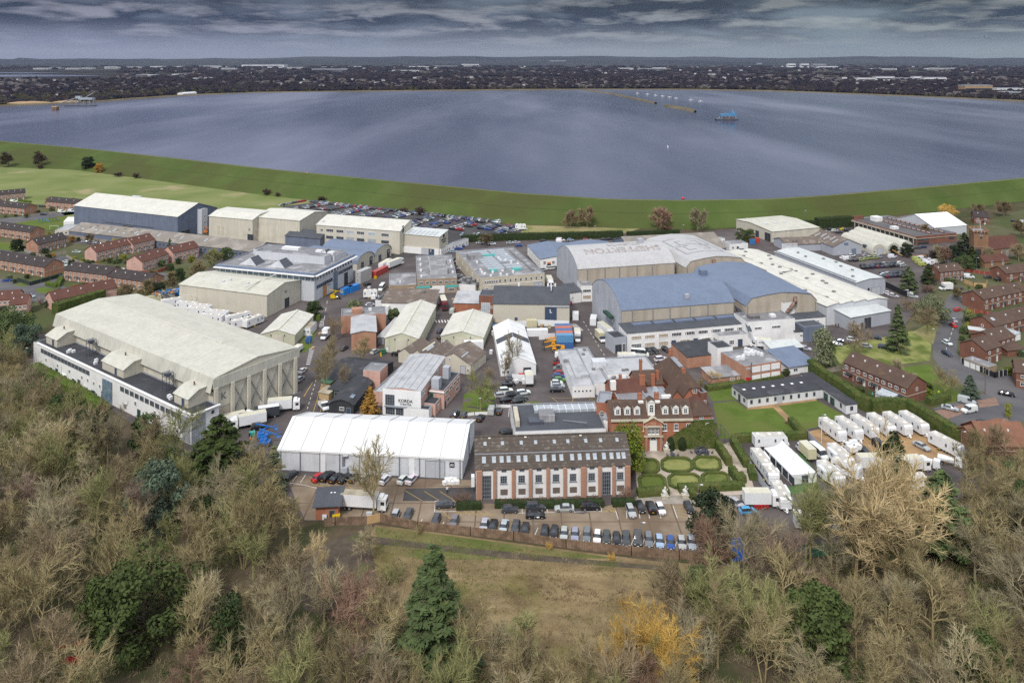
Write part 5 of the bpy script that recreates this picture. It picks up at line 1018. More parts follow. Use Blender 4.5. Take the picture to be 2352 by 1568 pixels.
terrace('brick terrace with a dark roof partly hidden by the slate blue stage',(106,478.5),(174,485),9,4.9,7.4,'brick_orange','tile_dark',4,gl)
terrace('brick terrace behind the round dark tree at the left edge',(-14,541),(69,553),9,4.8,7.3,'brick_orange','tile_dark',5,gl)
terrace('brick terrace whose brown roof runs away from the camera beside the goal posts',(87,582),(154,566),9.5,4.7,7.4,'brick_orange','tile_dark',4,gl)
terrace('long brick terrace with a black roof and porches beside the green fenced garden',(-20,615),(102,636.5),10,4.7,7.6,'brick_orange','tile_dark',6,gl)
b=terrace('long brick terrace with a black roof and a red garden fence',(147,643),(246,655),10,4.7,7.4,'brick_orange','tile_dark',5,gl)
b=terrace('black roofed brick terrace half hidden by bare trees, right of the red fence',(247,657),(338,670),10,4.4,7.,'brick_orange','tile_dark',4,gl)
terrace('pink brick terrace at the lower left edge with a mossy brown roof',(-30,718),(40,712),9,4.8,7.4,'brick_pink','tile_red',3,gl)
terrace('pink brick house beside the dark cedar, lowest of the left estate',(22,728),(61,724),9.5,4.8,7.6,'brick_pink','tile_red',2,gl)
terrace('pink brick terrace with a long red brown roof behind the clipped conifer hedge',(122,714),(268,682),9,4.4,7.2,'brick_pink','tile_red',5,gl,win=False)
terrace('longest pink brick house, left end of the stepped row by the store',(221,600.5),(276,587),9.5,4.8,7.5,'brick_pink','tile_red',3,gl)
terrace('short pink brick house stepping up in the middle of the row by the long store',(277,586.5),(303,580.5),9.5,4.9,7.6,'brick_pink','tile_red',2,gl)
terrace('pink brick house with a dark red roof at the right end of the stepped row',(305,582),(355,570),9.5,5.,7.8,'brick_pink','tile_red',3,gl)
b=terrace('pink brick terrace with a dark red roof in front of the stepped row',(327,625),(387,605),10,4.9,7.7,'brick_pink','tile_red',3,gl);r=Bld('lean_to','',b.M@Vector((-1,9.6,0)),b.M@Vector((-1.,0,0)),6,('mono',2.4,3.2),'x','brick_pink','tile_red',parent=b,wallname='lean_to',world=True)if 0 else None
terrace('pink brick terrace with a white conservatory nearest the modern office block',(398,603),(457,588.5),9.5,4.9,7.6,'brick_pink','tile_red',3,gl)
gr='brick terraces right of the village road'
terrace('brick house pair with a brown roof behind the tall dark conifers at the studio edge',(2159,649),(2214,643.5),8,4.9,7.2,'brick_dark','tile_brown',3,gr)
terrace('brick house with a brown roof at the right edge behind the timber fence',(2312,650),(2400,640),9,4.4,6.8,'brick_dark','tile_brown',2,gr)
b=terrace('long brick terrace with a mossy brown roof above the red garden wall on the right',(2260,715),(2362,692),9.5,5.,7.4,'brick_dark','tile_brown',4,gr)
b=terrace('brick terrace with a roof window and glass lean-tos right of the village road',(2285,778),(2380,752),9.5,4.7,7.2,'brick_dark','tile_brown',3,gr);b.sky(3.,2.6,1.8,1.4,'glass_pale')
b=terrace('brick house with a brown roof standing at the village road bend',(2264,838.5),(2300,826),9,5.,7.4,'brick_dark','tile_brown',1,gr,canopy=False)
b=terrace('brick house stepping back behind the house at the village road bend',(2288,816),(2332,802),9,4.8,7.,'brick_dark','tile_brown',2,gr,canopy=False)
b=Bld('garage_row','flat roofed brick garages along the black fence at the road bend',(2214,839),(2270,860),4.5,('flat',2.4,.15),'x','brick_brown','felt_grey','garage')
for k in range(4):b.door('f',.14+.24*k,2.1,1.9,'door_white')
b=terrace('long dark brick terrace with white patio doors inside the tall hedge',(1938,866),(2083,929),9.3,5.,7.8,'brick_dark','tile_brown',5,gr)
b.sky(b.W*.6,7.,.01,.01)if 0 else None
r=Bld('conservatory','white conservatory with a glazed roof on the back of the dark brick terrace',(2012,920),(2047,934),3.4,('mono',2.3,2.9),'x','glass_pale','glass_pale','conservatory',ov=.15)
for k in range(6):r.panel('f',.02+k*.19,0,.16,2.3,'frame_white','glazing_bar',.16,.06);r.rbox(r.W*(.02+k*.19),1.7,.12,3.6,.08,'frame_white','glazing_bar',z=2.75)
r=Bld('extension','flat roofed brick extension at the left end of the dark brick terrace',(1934,866),(1956,876),5,('flat',2.7,.2),'x','brick_dark','felt_dark','extension');r.win('f',1,.4,.4,.9,2.,1.2,3,1)
b=terrace('bungalow with orange tile roofs and solar strips at the right edge',(2262,1046),(2372,1048),12,2.6,6.4,'brick_dark','tile_orange',2,gr,win=False);r=Bld('rear_wing','',(2250,1020,2.6),(2330,1000,2.6),9,('gable',2.6,5.4),'x','brick_dark','tile_orange',parent=b,wallname='rear_wing')
b=terrace('brick house with a black boarded upper floor at the right edge',(2334,890),(2400,900),9,5.,7.6,'brick_dark','tile_brown',1,gr,canopy=False)
b=Bld('glass_lean_to','glazed white lean-to roof behind the brick terrace right of the village road',(2312,788),(2344,780),4.5,('mono',2.3,2.8),'x','frame_white','glass_pale','lean-to',ov=.1)
for k in range(7):b.rbox(b.W*k/6.,2.2,.14,4.4,.08,'frame_white','glazing_bar',z=2.72)
b=Bld('glass_lean_to','pale flat lean-to roof on the left end of the roof-window terrace',(2225,770),(2272,776),3.2,('mono',2.2,2.5),'x','brick_dark','pale_grey_roof','lean-to',ov=.1)
b=Bld('garage','low garage with a mossy tiled roof and grey door behind the road bend house',(2314,820),(2352,816),5,('mono',2.3,3.4),'x','brick_dark','tile_brown','garage');b.door('f',.8,2.4,2.,'shutter_grey')
b=terrace('lone brick house with a dark hipped roof below the reservoir bank on the right',(2238,514),(2272,516),9,4.4,7.6,'brick_dark','tile_dark',1,gr)
ch=Bld('parish_church','old brick parish church with a battlemented square tower and red brown tiled roofs',(2237,603),(2270,605),8.6,('flat',15.8,.2),'x','church_brick','lead','church',wallname='tower')
for k in range(4):
 for f in 'flrb':ch.panel(f,.12+.25*k,15.9,1.1,1.1,'church_brick','merlon',.6,.25 if f in 'fl' else-.1)
for f in 'fr':ch.panel(f,.5,12.6,1.,1.,'glass_dark','clock_opening',.1,.03);ch.panel(f,.5,8.,9.,.25,'church_stone','string_course',.2,.08)if f=='f' else None
ch.panel('f',.3,.2,2.6,7.,'black_clad','tall_door',.1,.04);ch.win('f',1,.5,.5,14,1.,1.6,1,1,arch=True)
ch.tubes('flagpole',[((4,4,15),(4,4,21))],'frame_white',.09)
for(pa,pb,D_,e,r_,ro)in(((2268,597,0),(2312,590,0),9,5.,10.4,'tile_red'),((2300,592,0),(2345,588,0),9,5.,10.2,'tile_red'),((2262,616,0),(2318,611,0),6,3.,5.6,'tile_red')):
 q=Bld('nave','',pa,pb,D_,('gable',e,r_),'x','church_stone' if r_<10.3 and e>4 else 'church_brick',ro,parent=ch,wallname='nave');q.win('f',2,.3,.75,1.,1.,1.8,2,1,arch=True)
# ---------------------------------------------------------------- vehicles
CC={'black':(.012,.012,.015),'dark grey':(.055,.058,.065),'grey':(.16,.165,.18),'silver':(.42,.44,.47),'white':(.74,.75,.77),'navy':(.018,.028,.075),'blue':(.02,.075,.34),'light blue':(.30,.45,.58),'sky blue':(.07,.33,.62),'red':(.48,.012,.02),'dark red':(.16,.012,.02),'green':(.10,.30,.08),'lilac':(.28,.28,.42),'beige':(.36,.31,.23),'yellow':(.70,.58,.03),'purple':(.07,.03,.16),'orange':(.7,.22,.03),'lime':(.36,.41,.12)}
CT={'hatchback':[(-2.0,.72,.62,.70,.66),(-1.94,.82,.90,.98,.74),(-1.78,.84,.93,1.10,.72),(-1.45,.86,.94,1.46,.62),(-.3,.87,.93,1.50,.63),(.45,.87,.92,1.44,.62),(1.05,.86,.93,1.0,.74),(1.55,.85,.86,.92,.72),(1.92,.80,.70,.76,.66),(2.0,.70,.50,.56,.6)],'saloon':[(-2.3,.72,.62,.70,.66),(-2.25,.84,.92,.98,.74),(-1.75,.87,.95,1.02,.74),(-1.15,.88,.95,1.38,.60),(-.3,.89,.93,1.43,.62),(.4,.89,.92,1.36,.60),(1.05,.88,.92,.98,.76),(1.75,.87,.84,.90,.74),(2.2,.82,.70,.75,.68),(2.3,.70,.5,.56,.6)],'estate':[(-2.3,.74,.62,.72,.68),(-2.24,.85,.92,1.02,.76),(-2.05,.87,.95,1.30,.68),(-1.8,.88,.95,1.46,.64),(-.3,.89,.94,1.50,.64),(.4,.89,.93,1.42,.62),(1.05,.88,.93,1.0,.76),(1.75,.87,.85,.91,.74),(2.2,.82,.70,.76,.68),(2.3,.70,.5,.56,.6)],'off-roader':[(-2.3,.80,.65,.8,.74),(-2.26,.92,1.08,1.16,.82),(-2.12,.94,1.12,1.45,.76),(-1.9,.95,1.12,1.74,.72),(-.2,.96,1.10,1.80,.72),(.45,.96,1.09,1.72,.70),(.95,.95,1.09,1.16,.84),(1.75,.94,1.04,1.10,.82),(2.2,.90,.88,.94,.76),(2.3,.78,.55,.6,.7)],'panel van':[(-2.5,.86,.7,.8,.8),(-2.46,.95,1.2,1.9,.88),(-2.3,.96,1.2,2.0,.86),(.2,.97,1.2,2.02,.86),(.75,.97,1.15,1.9,.80),(1.45,.96,1.12,1.2,.86),(2.1,.93,.98,1.04,.8),(2.45,.86,.72,.78,.72),(2.5,.74,.5,.56,.6)],'minibus':[(-3.2,.9,.8,.9,.85),(-3.16,1.0,1.3,2.4,.92),(-3.,1.02,1.3,2.55,.9),(1.3,1.02,1.3,2.55,.9),(1.9,1.02,1.25,2.3,.84),(2.4,1.0,1.2,1.28,.9),(2.95,.96,1.02,1.08,.84),(3.2,.86,.7,.76,.7)],'pickup':[(-2.6,.84,.6,.7,.78),(-2.55,.92,1.02,1.05,.88),(-.75,.93,1.04,1.06,.88),(-.6,.93,1.06,1.70,.74),(.2,.94,1.05,1.74,.72),(.55,.94,1.04,1.66,.70),(1.1,.93,1.04,1.12,.82),(1.9,.92,1.0,1.05,.80),(2.5,.86,.84,.9,.74),(2.6,.76,.55,.6,.66)],}
def car_body(st,typ):
 mb=MB();rings=[]
 for x,w_,zb,zr,rw in st:
  rings.append([(x,-w_*.94,.24),(x,-w_,.46),(x,-w_*.985,zb),(x,-rw,zr-.02),(x,-rw*.55,zr+.03),(x,rw*.55,zr+.03),(x,rw,zr-.02),(x,w_*.985,zb),(x,w_,.46),(x,w_*.94,.24)])
 n=len(rings);i0=len(mb.v)
 for rg in rings:mb.v.extend(rg)
 van=typ in('panel van',)
 for j in range(n-1):
  a,b=st[j],st[j+1];ca,cb=a[3]-a[2]>.18,b[3]-b[2]>.18
  for q in range(10):
   p=(q+1)%10;m=0
   if q in(2,6):
    if(ca and cb)or(ca!=cb and abs(a[3]-b[3])>.2):m=1
    if van and b[0]<.5:m=0
   if q in(3,4,5)and ca!=cb and abs(a[3]-b[3])>.15:m=1
   elif q in(3,4,5)and ca and cb and abs(a[3]-b[3])>.25:m=1
   if van and m==1 and b[0]<0:m=0
   if q in(0,8):m=2 if typ in('off-roader','pickup')else 0
   if q==9:m=2
   mb.f.append((i0+j*10+q,i0+(j+1)*10+q,i0+(j+1)*10+p,i0+j*10+p));mb.m.append(m)
 mb.f.append(tuple(i0+k for k in range(10)));mb.m.append(0);mb.f.append(tuple(i0+(n-1)*10+9-k for k in range(10)));mb.m.append(0)
 if typ=='pickup':mb.box((-1.65,0,1.0),(1.6,1.5,.09),m=2)
 L=st[-1][0];mb.box((L-.08,0,.36),(.2,1.3,.16),m=2,bottom=True)
 return mb
def wheel_mb(r=.33,w_=.22):
 mb=MB();mb.tube((0,-w_/2,0),(0,w_/2,0),r,n=14,m=0);mb.tube((0,-w_/2-.012,0),(0,w_/2+.012,0),r*.62,n=10,m=1);return mb
CARMESH={};CARP={}
def car_parts(typ):
 if typ in CARMESH:return CARMESH[typ]
 st=CT[typ];bm_=car_body(st,typ);L=st[-1][0];T=st[0][0];r=.38 if typ in('off-roader','pickup','minibus')else.33;W2=st[len(st)//2][1]
 d={'body':bm_.mesh('car_body',['car_paint','car_glass','trim_black']),'wheel':wheel_mb(r).mesh('wheel',['tyre','rim'])}
 h=MB();h.box((0,0,0),(.14,.32,.16),bottom=True);d['headlight']=h.mesh('headlight','lamp_clear');t=MB();t.box((0,0,0),(.1,.2,.26),bottom=True);d['tail_light']=t.mesh('tail_light','lamp_red')
 p=MB();p.box((0,0,0),(.03,.5,.12),bottom=True);d['plate_w']=p.mesh('number_plate','plate_white');p=MB();p.box((0,0,0),(.03,.5,.12),bottom=True);d['plate_y']=p.mesh('number_plate','plate_yellow')
 f=MB();f.v=list(bm_.v);f.f=list(bm_.f);f.m=list(bm_.m)
 for x in(L*.64,T*.62):
  for y in(-W2+.10,W2-.10):f.tube((x,y-.11,r),(x,y+.11,r),r,n=10,m=3)
 for y in(-.6,.6):f.box((L-.07,y,.58),(.1,.3,.14),m=4,bottom=True);f.box((T+.03,y*1.15,.7),(.08,.2,.2),m=5,bottom=True)
 d['far']=f.mesh('car',['car_paint','car_glass','trim_black','tyre','lamp_clear','lamp_red']);d['dim']=(L,T,W2,r,st)
 CARMESH[typ]=d;return d
def car(loc,head,col,typ,label,group=None,far=False,cat=None):
 d=car_parts(typ);L,T,W2,r,st=d['dim'];c=CC[col];c=tuple(max(0,v*(.93+.14*rnd.random()))for v in c)
 nm='van' if 'van' in typ else('minibus' if typ=='minibus' else('pickup_truck' if typ=='pickup' else 'parked_car'));cat=cat or('van' if 'van' in typ else 'minibus' if typ=='minibus' else 'pickup' if typ=='pickup' else 'car')
 rz=R(head)
 if far:
  o=link(nm,d['far'],None,loc,rz);o.color=(*c,1);return tag(o,label,cat,group)
 key=typ
 if key not in CARP:
  root=thing(nm,label,cat,loc,rz,group)
  o=link('body',d['body'],root)
  for x in(L*.64,T*.62):
   for y in(-W2+.10,W2-.10):link('wheel',d['wheel'],root,(x,y,r))
  zh=st[-2][2]-.16
  for y in(-.62,.62):link('headlight',d['headlight'],root,(L-.10,y,zh));link('tail_light',d['tail_light'],root,(T+.06,y*1.12,st[1][2]-.28))
  link('number_plate',d['plate_w'],root,(L+.03,0,.42));link('number_plate',d['plate_y'],root,(T-.02,0,.62))
  CARP[key]=root
 else:
  root=copy_tree(CARP[key]);root.location=loc;root.rotation_euler=(0,0,rz);root['label']=label;root['category']=cat
  if 'group' in root:del root['group']
  if group:root['group']=group
 for ch in root.children:ch.color=(*c,1)
 root.name=nm
 return root
def row(place,group,head,cars,far=False,jit=2.):
 n=len(cars)
 for i,t in enumerate(cars):
  x,y,col=t[0],t[1],t[2];typ=t[3]if len(t)>3 else rnd.choice(['hatchback','hatchback','saloon','estate','off-roader']);h=t[4]if len(t)>4 else head
  car(G(x,y)+Vector((0,0,.045)),h+rnd.uniform(-jit,jit),col,typ,'%s %s %s'%(col,typ,('%s from left %s'%(ordn(i),place))if n>1 else place),group,far)
g1='cars in the front car park'
row('in the row backed against the brown timber fence',g1,-98,[(1280/4+588-1,1190.5,'silver','hatchback'),(937,1187.5,'dark grey','saloon'),(1001,1199.5,'dark grey','hatchback'),(1043,1203.5,'grey','hatchback'),(1112,1212.0,'silver','saloon'),(1132,1214.5,'black','saloon'),(1157,1215.5,'silver','saloon'),(1184,1217.5,'dark grey','estate'),(1206,1221.5,'black','hatchback'),(1251,1226.5,'black','hatchback'),(1273,1227.5,'black','hatchback'),(1295.5,1231.5,'silver','hatchback'),(1320.5,1233.5,'lilac','hatchback'),(1348,1234.5,'grey','estate'),(1372,1238.5,'white','hatchback'),(1393,1239.5,'dark grey','hatchback'),(1416,1243.5,'black','hatchback'),(1438,1243.5,'dark grey','estate'),(1465,1244.5,'dark grey','off-roader'),(1490,1245.5,'grey','estate'),(1515,1249.5,'light blue','hatchback'),(1540,1252.5,'blue','hatchback'),(1566,1252.5,'silver','hatchback'),(1589,1251.5,'silver','saloon'),(1615,1251.5,'navy','off-roader')])
row('along the low hedge of the brick range',g1,2,[(1022,1164,'dark grey','saloon',8),(1171,1175,'dark grey','hatchback'),(1230,1170.5,'dark grey','off-roader'),(1296,1172,'silver','saloon',182),(1356,1169,'black','off-roader')],jit=1)
car(G(1230,1188),1,'black','saloon','black saloon double parked beside the dark grey off-roader',g1)
row('in the bays below the formal garden',g1,-85,[(1449,1179,'silver','estate'),(1471,1170,'black','hatchback'),(1495,1171,'black','off-roader',95),(1517,1174,'white','hatchback'),(1582,1171,'black','hatchback')])
g2='cars in front of the white marquee'
row('in the row against the huge white marquee',g2,68,[(667,1096,'dark grey','saloon'),(731,1101,'red','hatchback'),(752,1099,'black','off-roader'),(771,1102,'black','saloon'),(792,1103,'black','estate'),(815,1103,'black','hatchback'),(838,1102,'silver','hatchback'),(884,1106,'white','hatchback'),(926,1106,'white','hatchback'),(946,1105,'white','saloon')])
g3_='cars in the theatre courtyard'
row('in the line of bays behind the swept stone pediment',g3_,84,[(1129,946.5,'silver','panel van'),(1146,948,'black','hatchback'),(1184,946,'silver','estate'),(1201,947.5,'black','hatchback'),(1218,947.5,'black','saloon'),(1236,948,'silver','estate'),(1255,948,'white','hatchback')])
row('beside the theatre lawn railing',g3_,75,[(1045,956,'dark grey','off-roader'),(1066,957,'dark grey','hatchback'),(1104,964,'black','hatchback')])
row('facing the small white marquee',g3_,12,[(1162,902,'white','off-roader'),(1168,886,'black','saloon'),(1176,872,'grey','hatchback'),(1164,922,'black','saloon',25),(1190,925,'black','saloon',30),(1165,998,'black','off-roader',30)])
row('on the hatched yard behind the stone pediment',g3_,35,[(1308,947,'silver','estate'),(1328,951,'black','saloon'),(1322,936,'dark grey','estate'),(1345,938,'grey','hatchback')])
g4='cars parked along the yard wall'
row('in the column of cars along the yard wall',g4,3,[(1279,899,'black','saloon'),(1281,890,'silver','saloon'),(1279,883,'white','hatchback'),(1285,876,'green','hatchback'),(1283,868,'blue','hatchback'),(1287,861,'red','hatchback'),(1287,850,'grey','panel van',183),(1287,837,'red','pickup'),(1290,829,'black','hatchback'),(1291,822,'white','panel van',-8)],jit=3)
g5='cars in front of the long white office range'
row('nosed in to the long white office range',g5,-70,[(1490,810,'black','hatchback'),(1503,808,'black','saloon'),(1529,806,'black','hatchback'),(1559,802,'black','saloon'),(1573,801,'dark grey','hatchback'),(1600,797,'black','off-roader'),(1618,795,'white','panel van'),(1632,797,'silver','hatchback')])
row('in the loose cluster left of the brown brick hall',g5,15,[(1518,829,'white','off-roader'),(1531,836,'black','saloon'),(1537,842,'black','saloon'),(1542,830,'silver','estate')])
car(G(1470,817),-12,'white','minibus','white minibus parked across the avenue behind the white box truck')
car(G(1543,850),5,'red','hatchback','red hatchback tucked against the end of the brown brick hall',g5)
car(G(1850,803),-40,'silver','estate','silver estate parked at the right end of the low white garages',g5)
g6='cars beside the white office range of the huge stage'
row('between the bright hedge and the white offices',g6,-30,[(85,842,'silver','saloon'),(103,850,'dark grey','hatchback'),(127,861,'blue','hatchback'),(150,874,'white','panel van'),(174,886,'black','off-roader'),(198,900,'silver','estate'),(218,908,'black','hatchback')])
row('on the studio avenue beside the huge cream stage',None,78,[(694.5,855,'white','saloon'),(689,874,'silver','hatchback')])
row('parked between the bare trees and the orange brick workshop',None,70,[(790,803,'dark grey','hatchback'),(861,811,'silver','hatchback',60)])
car(G(916,816),2,'black','pickup','black pickup parked side on behind the pink brick block')
row('in the narrow lane between the cream sheds',None,80,[(1010,763,'navy','hatchback'),(1012,776,'black','saloon'),(1040,718,'silver','panel van')])
row('by the yellow lift outside the modern office block',None,-8,[(772,686,'black','saloon'),(844,655,'black','hatchback',50)])
car(G(877,665),-95,'white','minibus','white minibus driving down the avenue by the tan brick office')
row('beside the white caravan and brown roofed store',None,20,[(850,703,'silver','hatchback'),(846,710,'dark grey','hatchback')])
g7='cars in the alley by the tan brick office'
row('in the alley right of the tan brick office',g7,20,[(1054,603,'silver','hatchback'),(1066,618,'white','saloon'),(1053,605.5,'black','saloon',15),(1045,620,'silver','hatchback',20),(1053,636,'silver','saloon',30),(1048,597,'dark grey','hatchback')],far=True)
row('beside the annexe with the STUDIOS sign',g7,10,[(1042,580,'light blue','hatchback'),(1053,573,'blue','saloon'),(1060,567,'blue','hatchback')],far=True)
g8='cars along the long hedge'
row('in the line of parking below the long hedge',g8,5,[(1102,560,'silver','saloon'),(1130,562,'white','saloon'),(1172,560,'silver','saloon'),(1192,566,'blue','hatchback'),(1186,559,'silver','saloon'),(1249,555,'dark grey','saloon'),(1288,554,'white','panel van'),(1310,553.5,'light blue','hatchback'),(1346,553,'red','hatchback'),(1358,555,'beige','saloon'),(1387,552,'dark grey','hatchback'),(1400,551,'black','saloon')],far=True)
row('in front of the blue roofed white workshop',g8,20,[(1248,622,'silver','hatchback'),(1265,619,'white','off-roader'),(1276,618,'dark grey','hatchback')])
car(G(1705,576),0,'silver','saloon','silver saloon parked beside the white gatehouse',g8,True)
g9='cars on the village streets'
row('driving along the village road',g9,-80,[(2201,714,'red','hatchback',20),(2190,738,'silver','saloon',84),(2189,750,'red','hatchback',84),(2176,791,'white','hatchback'),(2175,815,'navy','hatchback')])
row('parked on the brick paved bays by the road bend',g9,-35,[(2182,941,'silver','saloon'),(2221,926,'silver','panel van'),(2226,946,'white','panel van',200)],jit=1)
row('at the road junction on the right',g9,-28,[(2312,908,'black','saloon'),(2260,977,'black','hatchback',-25)])
row('parked in the close behind the timber fence',g9,5,[(2201,665,'dark grey','saloon',15),(2270,639,'dark grey','hatchback'),(2296,645,'black','off-roader'),(2284,727,'navy','hatchback')],far=False)
car(G(2225,638),-15,'white','panel van','white van parked behind the timber fence by the brown roofed pair',g9)
row('by the brick paved entrance below the reservoir bank',g9,10,[(2329,509,'navy','hatchback'),(2350,513,'white','panel van')],far=True)
g10='cars on the left estate'
row('on the left estate, rear street',g10,-5,[(32,465,'white','panel van'),(100,494,'navy','hatchback'),(142,488.5,'white','panel van'),(165,487,'white','panel van'),(96,475,'dark grey','hatchback')],far=True)
row('on the road below the pink houses',g10,-8,[(176,581,'silver','saloon'),(154,604,'white','saloon'),(215,614,'silver','hatchback'),(264,622,'dark red','off-roader'),(285,625,'white','off-roader'),(312,628,'lilac','saloon'),(146,612,'white','hatchback'),(136,637,'black','saloon')])
row('in the turning close of the left estate',g10,12,[(17,646,'blue','hatchback'),(70,683,'silver','saloon',-15),(107,700,'silver','saloon',-20),(116,695,'silver','hatchback',-20)])
row('behind the pink stepped houses of the left estate',g10,5,[(197,557,'silver','saloon'),(214,560,'silver','hatchback'),(230,563,'dark grey','saloon'),(240,568,'navy','hatchback')],far=True)
g11='vehicles on the orange gravel trailer yard'
row('on the orange gravel between the white trailers',g11,-72,[(1986,1039,'black','saloon'),(2023,1030,'black','panel van'),(2057,1034,'silver','estate'),(2117,1029,'silver','saloon',-66)],jit=1)
car(G(1692,1160),-60,'silver','saloon','silver saloon parked left of the white box truck behind the holly oak');car(G(1717,1178),5,'sky blue','hatchback','bright sky blue hatchback below the white box truck')
car(G(1788,1250),-60,'silver','hatchback','silver hatchback half hidden by twigs at the right end of the car park')
for i,(x,y,c)in enumerate([(2200,1175,'silver'),(2215,1190,'white'),(2235,1180,'grey'),(2320,1130,'silver'),(2340,1140,'silver'),(2190,1195,'navy')]):car(G(x,y),-40,c,'hatchback','%s car seen through the bare twigs at the right edge, %s from the left'%(c,ordn(i)),'cars behind the right hand wood')
g12='fleet cars in the back right yard'
row('in the upper row of the back right yard',g12,25,[(1956,590,'white','off-roader'),(1988,588,'silver','hatchback'),(1937,594,'white','hatchback'),(1946,597,'white','panel van'),(1957,600,'dark grey','saloon'),(1968,600,'black','saloon'),(1977,599,'lime','hatchback'),(1988,597,'lime','hatchback'),(1999,595,'lime','off-roader'),(2010,594,'lime','hatchback'),(2019,592,'silver','hatchback')],far=True)
cols=['black','dark grey','navy','black','silver','dark grey','navy','white','black','dark red']
cs=[(1984+i*12.,612.+(i%2)*1.-i*.9,cols[i%10])for i in range(8)]+[(1985+i*11.,617.5-i*.7,cols[(i*3)%10])for i in range(9)]
row('in the packed middle rows of the right yard',g12,25,cs,far=True)
row('in the lower cluster behind the black yard fence',g12,20,[(2030+(i%5)*10,629+(i//5)*4.5-(i%5)*.6,cols[(i*7+2)%10])for i in range(15)],far=True)
row('under the brick parking deck\'s open end',g12,5,[(2107,571,'dark grey','saloon'),(2119,569,'navy','saloon')],far=True)
row('in the cluster behind the arched huts',g12,15,[(1880+i*9.5,528+(i%3)*3.6,['yellow','black','silver','black','white','dark grey','yellow','black','dark grey'][i])for i in range(9)],far=True)
row('on the yard road beside the black fence',g12,-40,[(2085,675,'white','off-roader'),(2096,683,'silver','saloon'),(2040,676,'white','saloon'),(2052,682,'silver','saloon')])
row('in the yard behind the ivy clad tree',g5,-20,[(1866,772,'white','hatchback'),(1920,793,'silver','saloon'),(1935,786,'navy','saloon'),(1958,783,'white','hatchback'),(2012,779,'navy','hatchback'),(1990,798,'silver','hatchback'),(2030,800,'navy','hatchback')])
g13='cars in the far car park below the bank'
pal=['silver','black','dark grey','blue','white','grey','navy','red','light blue','silver','black','dark grey','silver','white','navy','black','purple','grey']
LOT=[]
def lot_row(p0,p1,n,dens,place,head):
 a,b=G(*p0),G(*p1)
 k=0
 for i in range(n):
  if rnd.random()>dens:continue
  p=a.lerp(b,i/(n-1));LOT.append((p,head+rnd.uniform(-2,2)+(180 if rnd.random()<.5 else 0),rnd.choice(pal),place,k));k+=1
lot_row((715,464),(1150,512),86,.95,'long line parked against the bank',62)
lot_row((646,473),(698,463),9,1.,'short left line of the far car park',62)
cl=[((686,480),(735,471),9),((738,484),(786,475),9),((775,494),(834,480),11),((828,499),(880,487),10),((888,503),(935,492),9),((938,520),(988,500),12),((980,524),(1042,505),13),((1046,528),(1098,511),12),((1112,527),(1136,518),6),((1150,537),(1200,520),9)]
dirb=-28.
for k,(p0,p1,n)in enumerate(cl):
 de=[.95,.95,.95,.9,.85,.8,.8,.7,.8,.6][k]
 nrm=Vector((math.cos(R(dirb)),math.sin(R(dirb)),0))*2.6
 for s_,nm in((-1,'left'),(1,'right')):
  a,b=G(*p0)+nrm*s_,G(*p1)+nrm*s_
  q0,q1=pix(a),pix(b);lot_row(q0,q1,n,de,'%s side of %s double row, far car park'%(nm,ordn(k)),dirb)
lot_row((1062,541),(1180,541),14,.75,'front line of the far car park',70)
lot_row((1150,530),(1176,520),6,.9,'group beside the white motorhome',-28)
LOT.sort(key=lambda t:t[0].y)
far_mb=None
from collections import Counter
ind=LOT[:150];rest=LOT[150:]
for p,h,c,place,k in ind:
 typ=rnd.choice(['hatchback','hatchback','saloon','estate','off-roader'])
 car(p+Vector((0,0,.045)),h,c,typ,'%s %s, %s from near end, %s'%(c,typ,ordn(k),place),g13,True)
def merge_cars(rows):
 V_=[];F_=[];MI=[];pals=['silver','black','dark grey','blue','white','red']
 for p,h,c,_,_k in rows:
  d=car_parts('hatchback')['far'];co,si=math.cos(R(h)),math.sin(R(h));i=len(V_)
  for v in d.vertices:V_.append((p.x+v.co.x*co-v.co.y*si,p.y+v.co.x*si+v.co.y*co,v.co.z+.045))
  cc=c if c in pals else{'grey':'silver','navy':'dark grey','light blue':'silver','purple':'black'}.get(c,'black')
  for pl_ in d.polygons:F_.append(tuple(i+k for k in pl_.vertices));MI.append({0:pals.index(cc),1:6,2:7,3:7,4:8,5:9}[pl_.material_index])
 me=bpy.data.meshes.new('cars');me.from_pydata(V_,[],F_)
 for c in pals:me.materials.append(mat('paint_'+c.replace(' ','_'),CC[c],rough=.28,spec=.5))
 for m_ in('car_glass','tyre','lamp_clear','lamp_red'):me.materials.append(mt(m_))
 me.polygons.foreach_set('material_index',MI);return me
tag(link('parked_cars',merge_cars(rest)),'mass of small cars filling the farther rows of the far car park','cars',g13,'stuff')
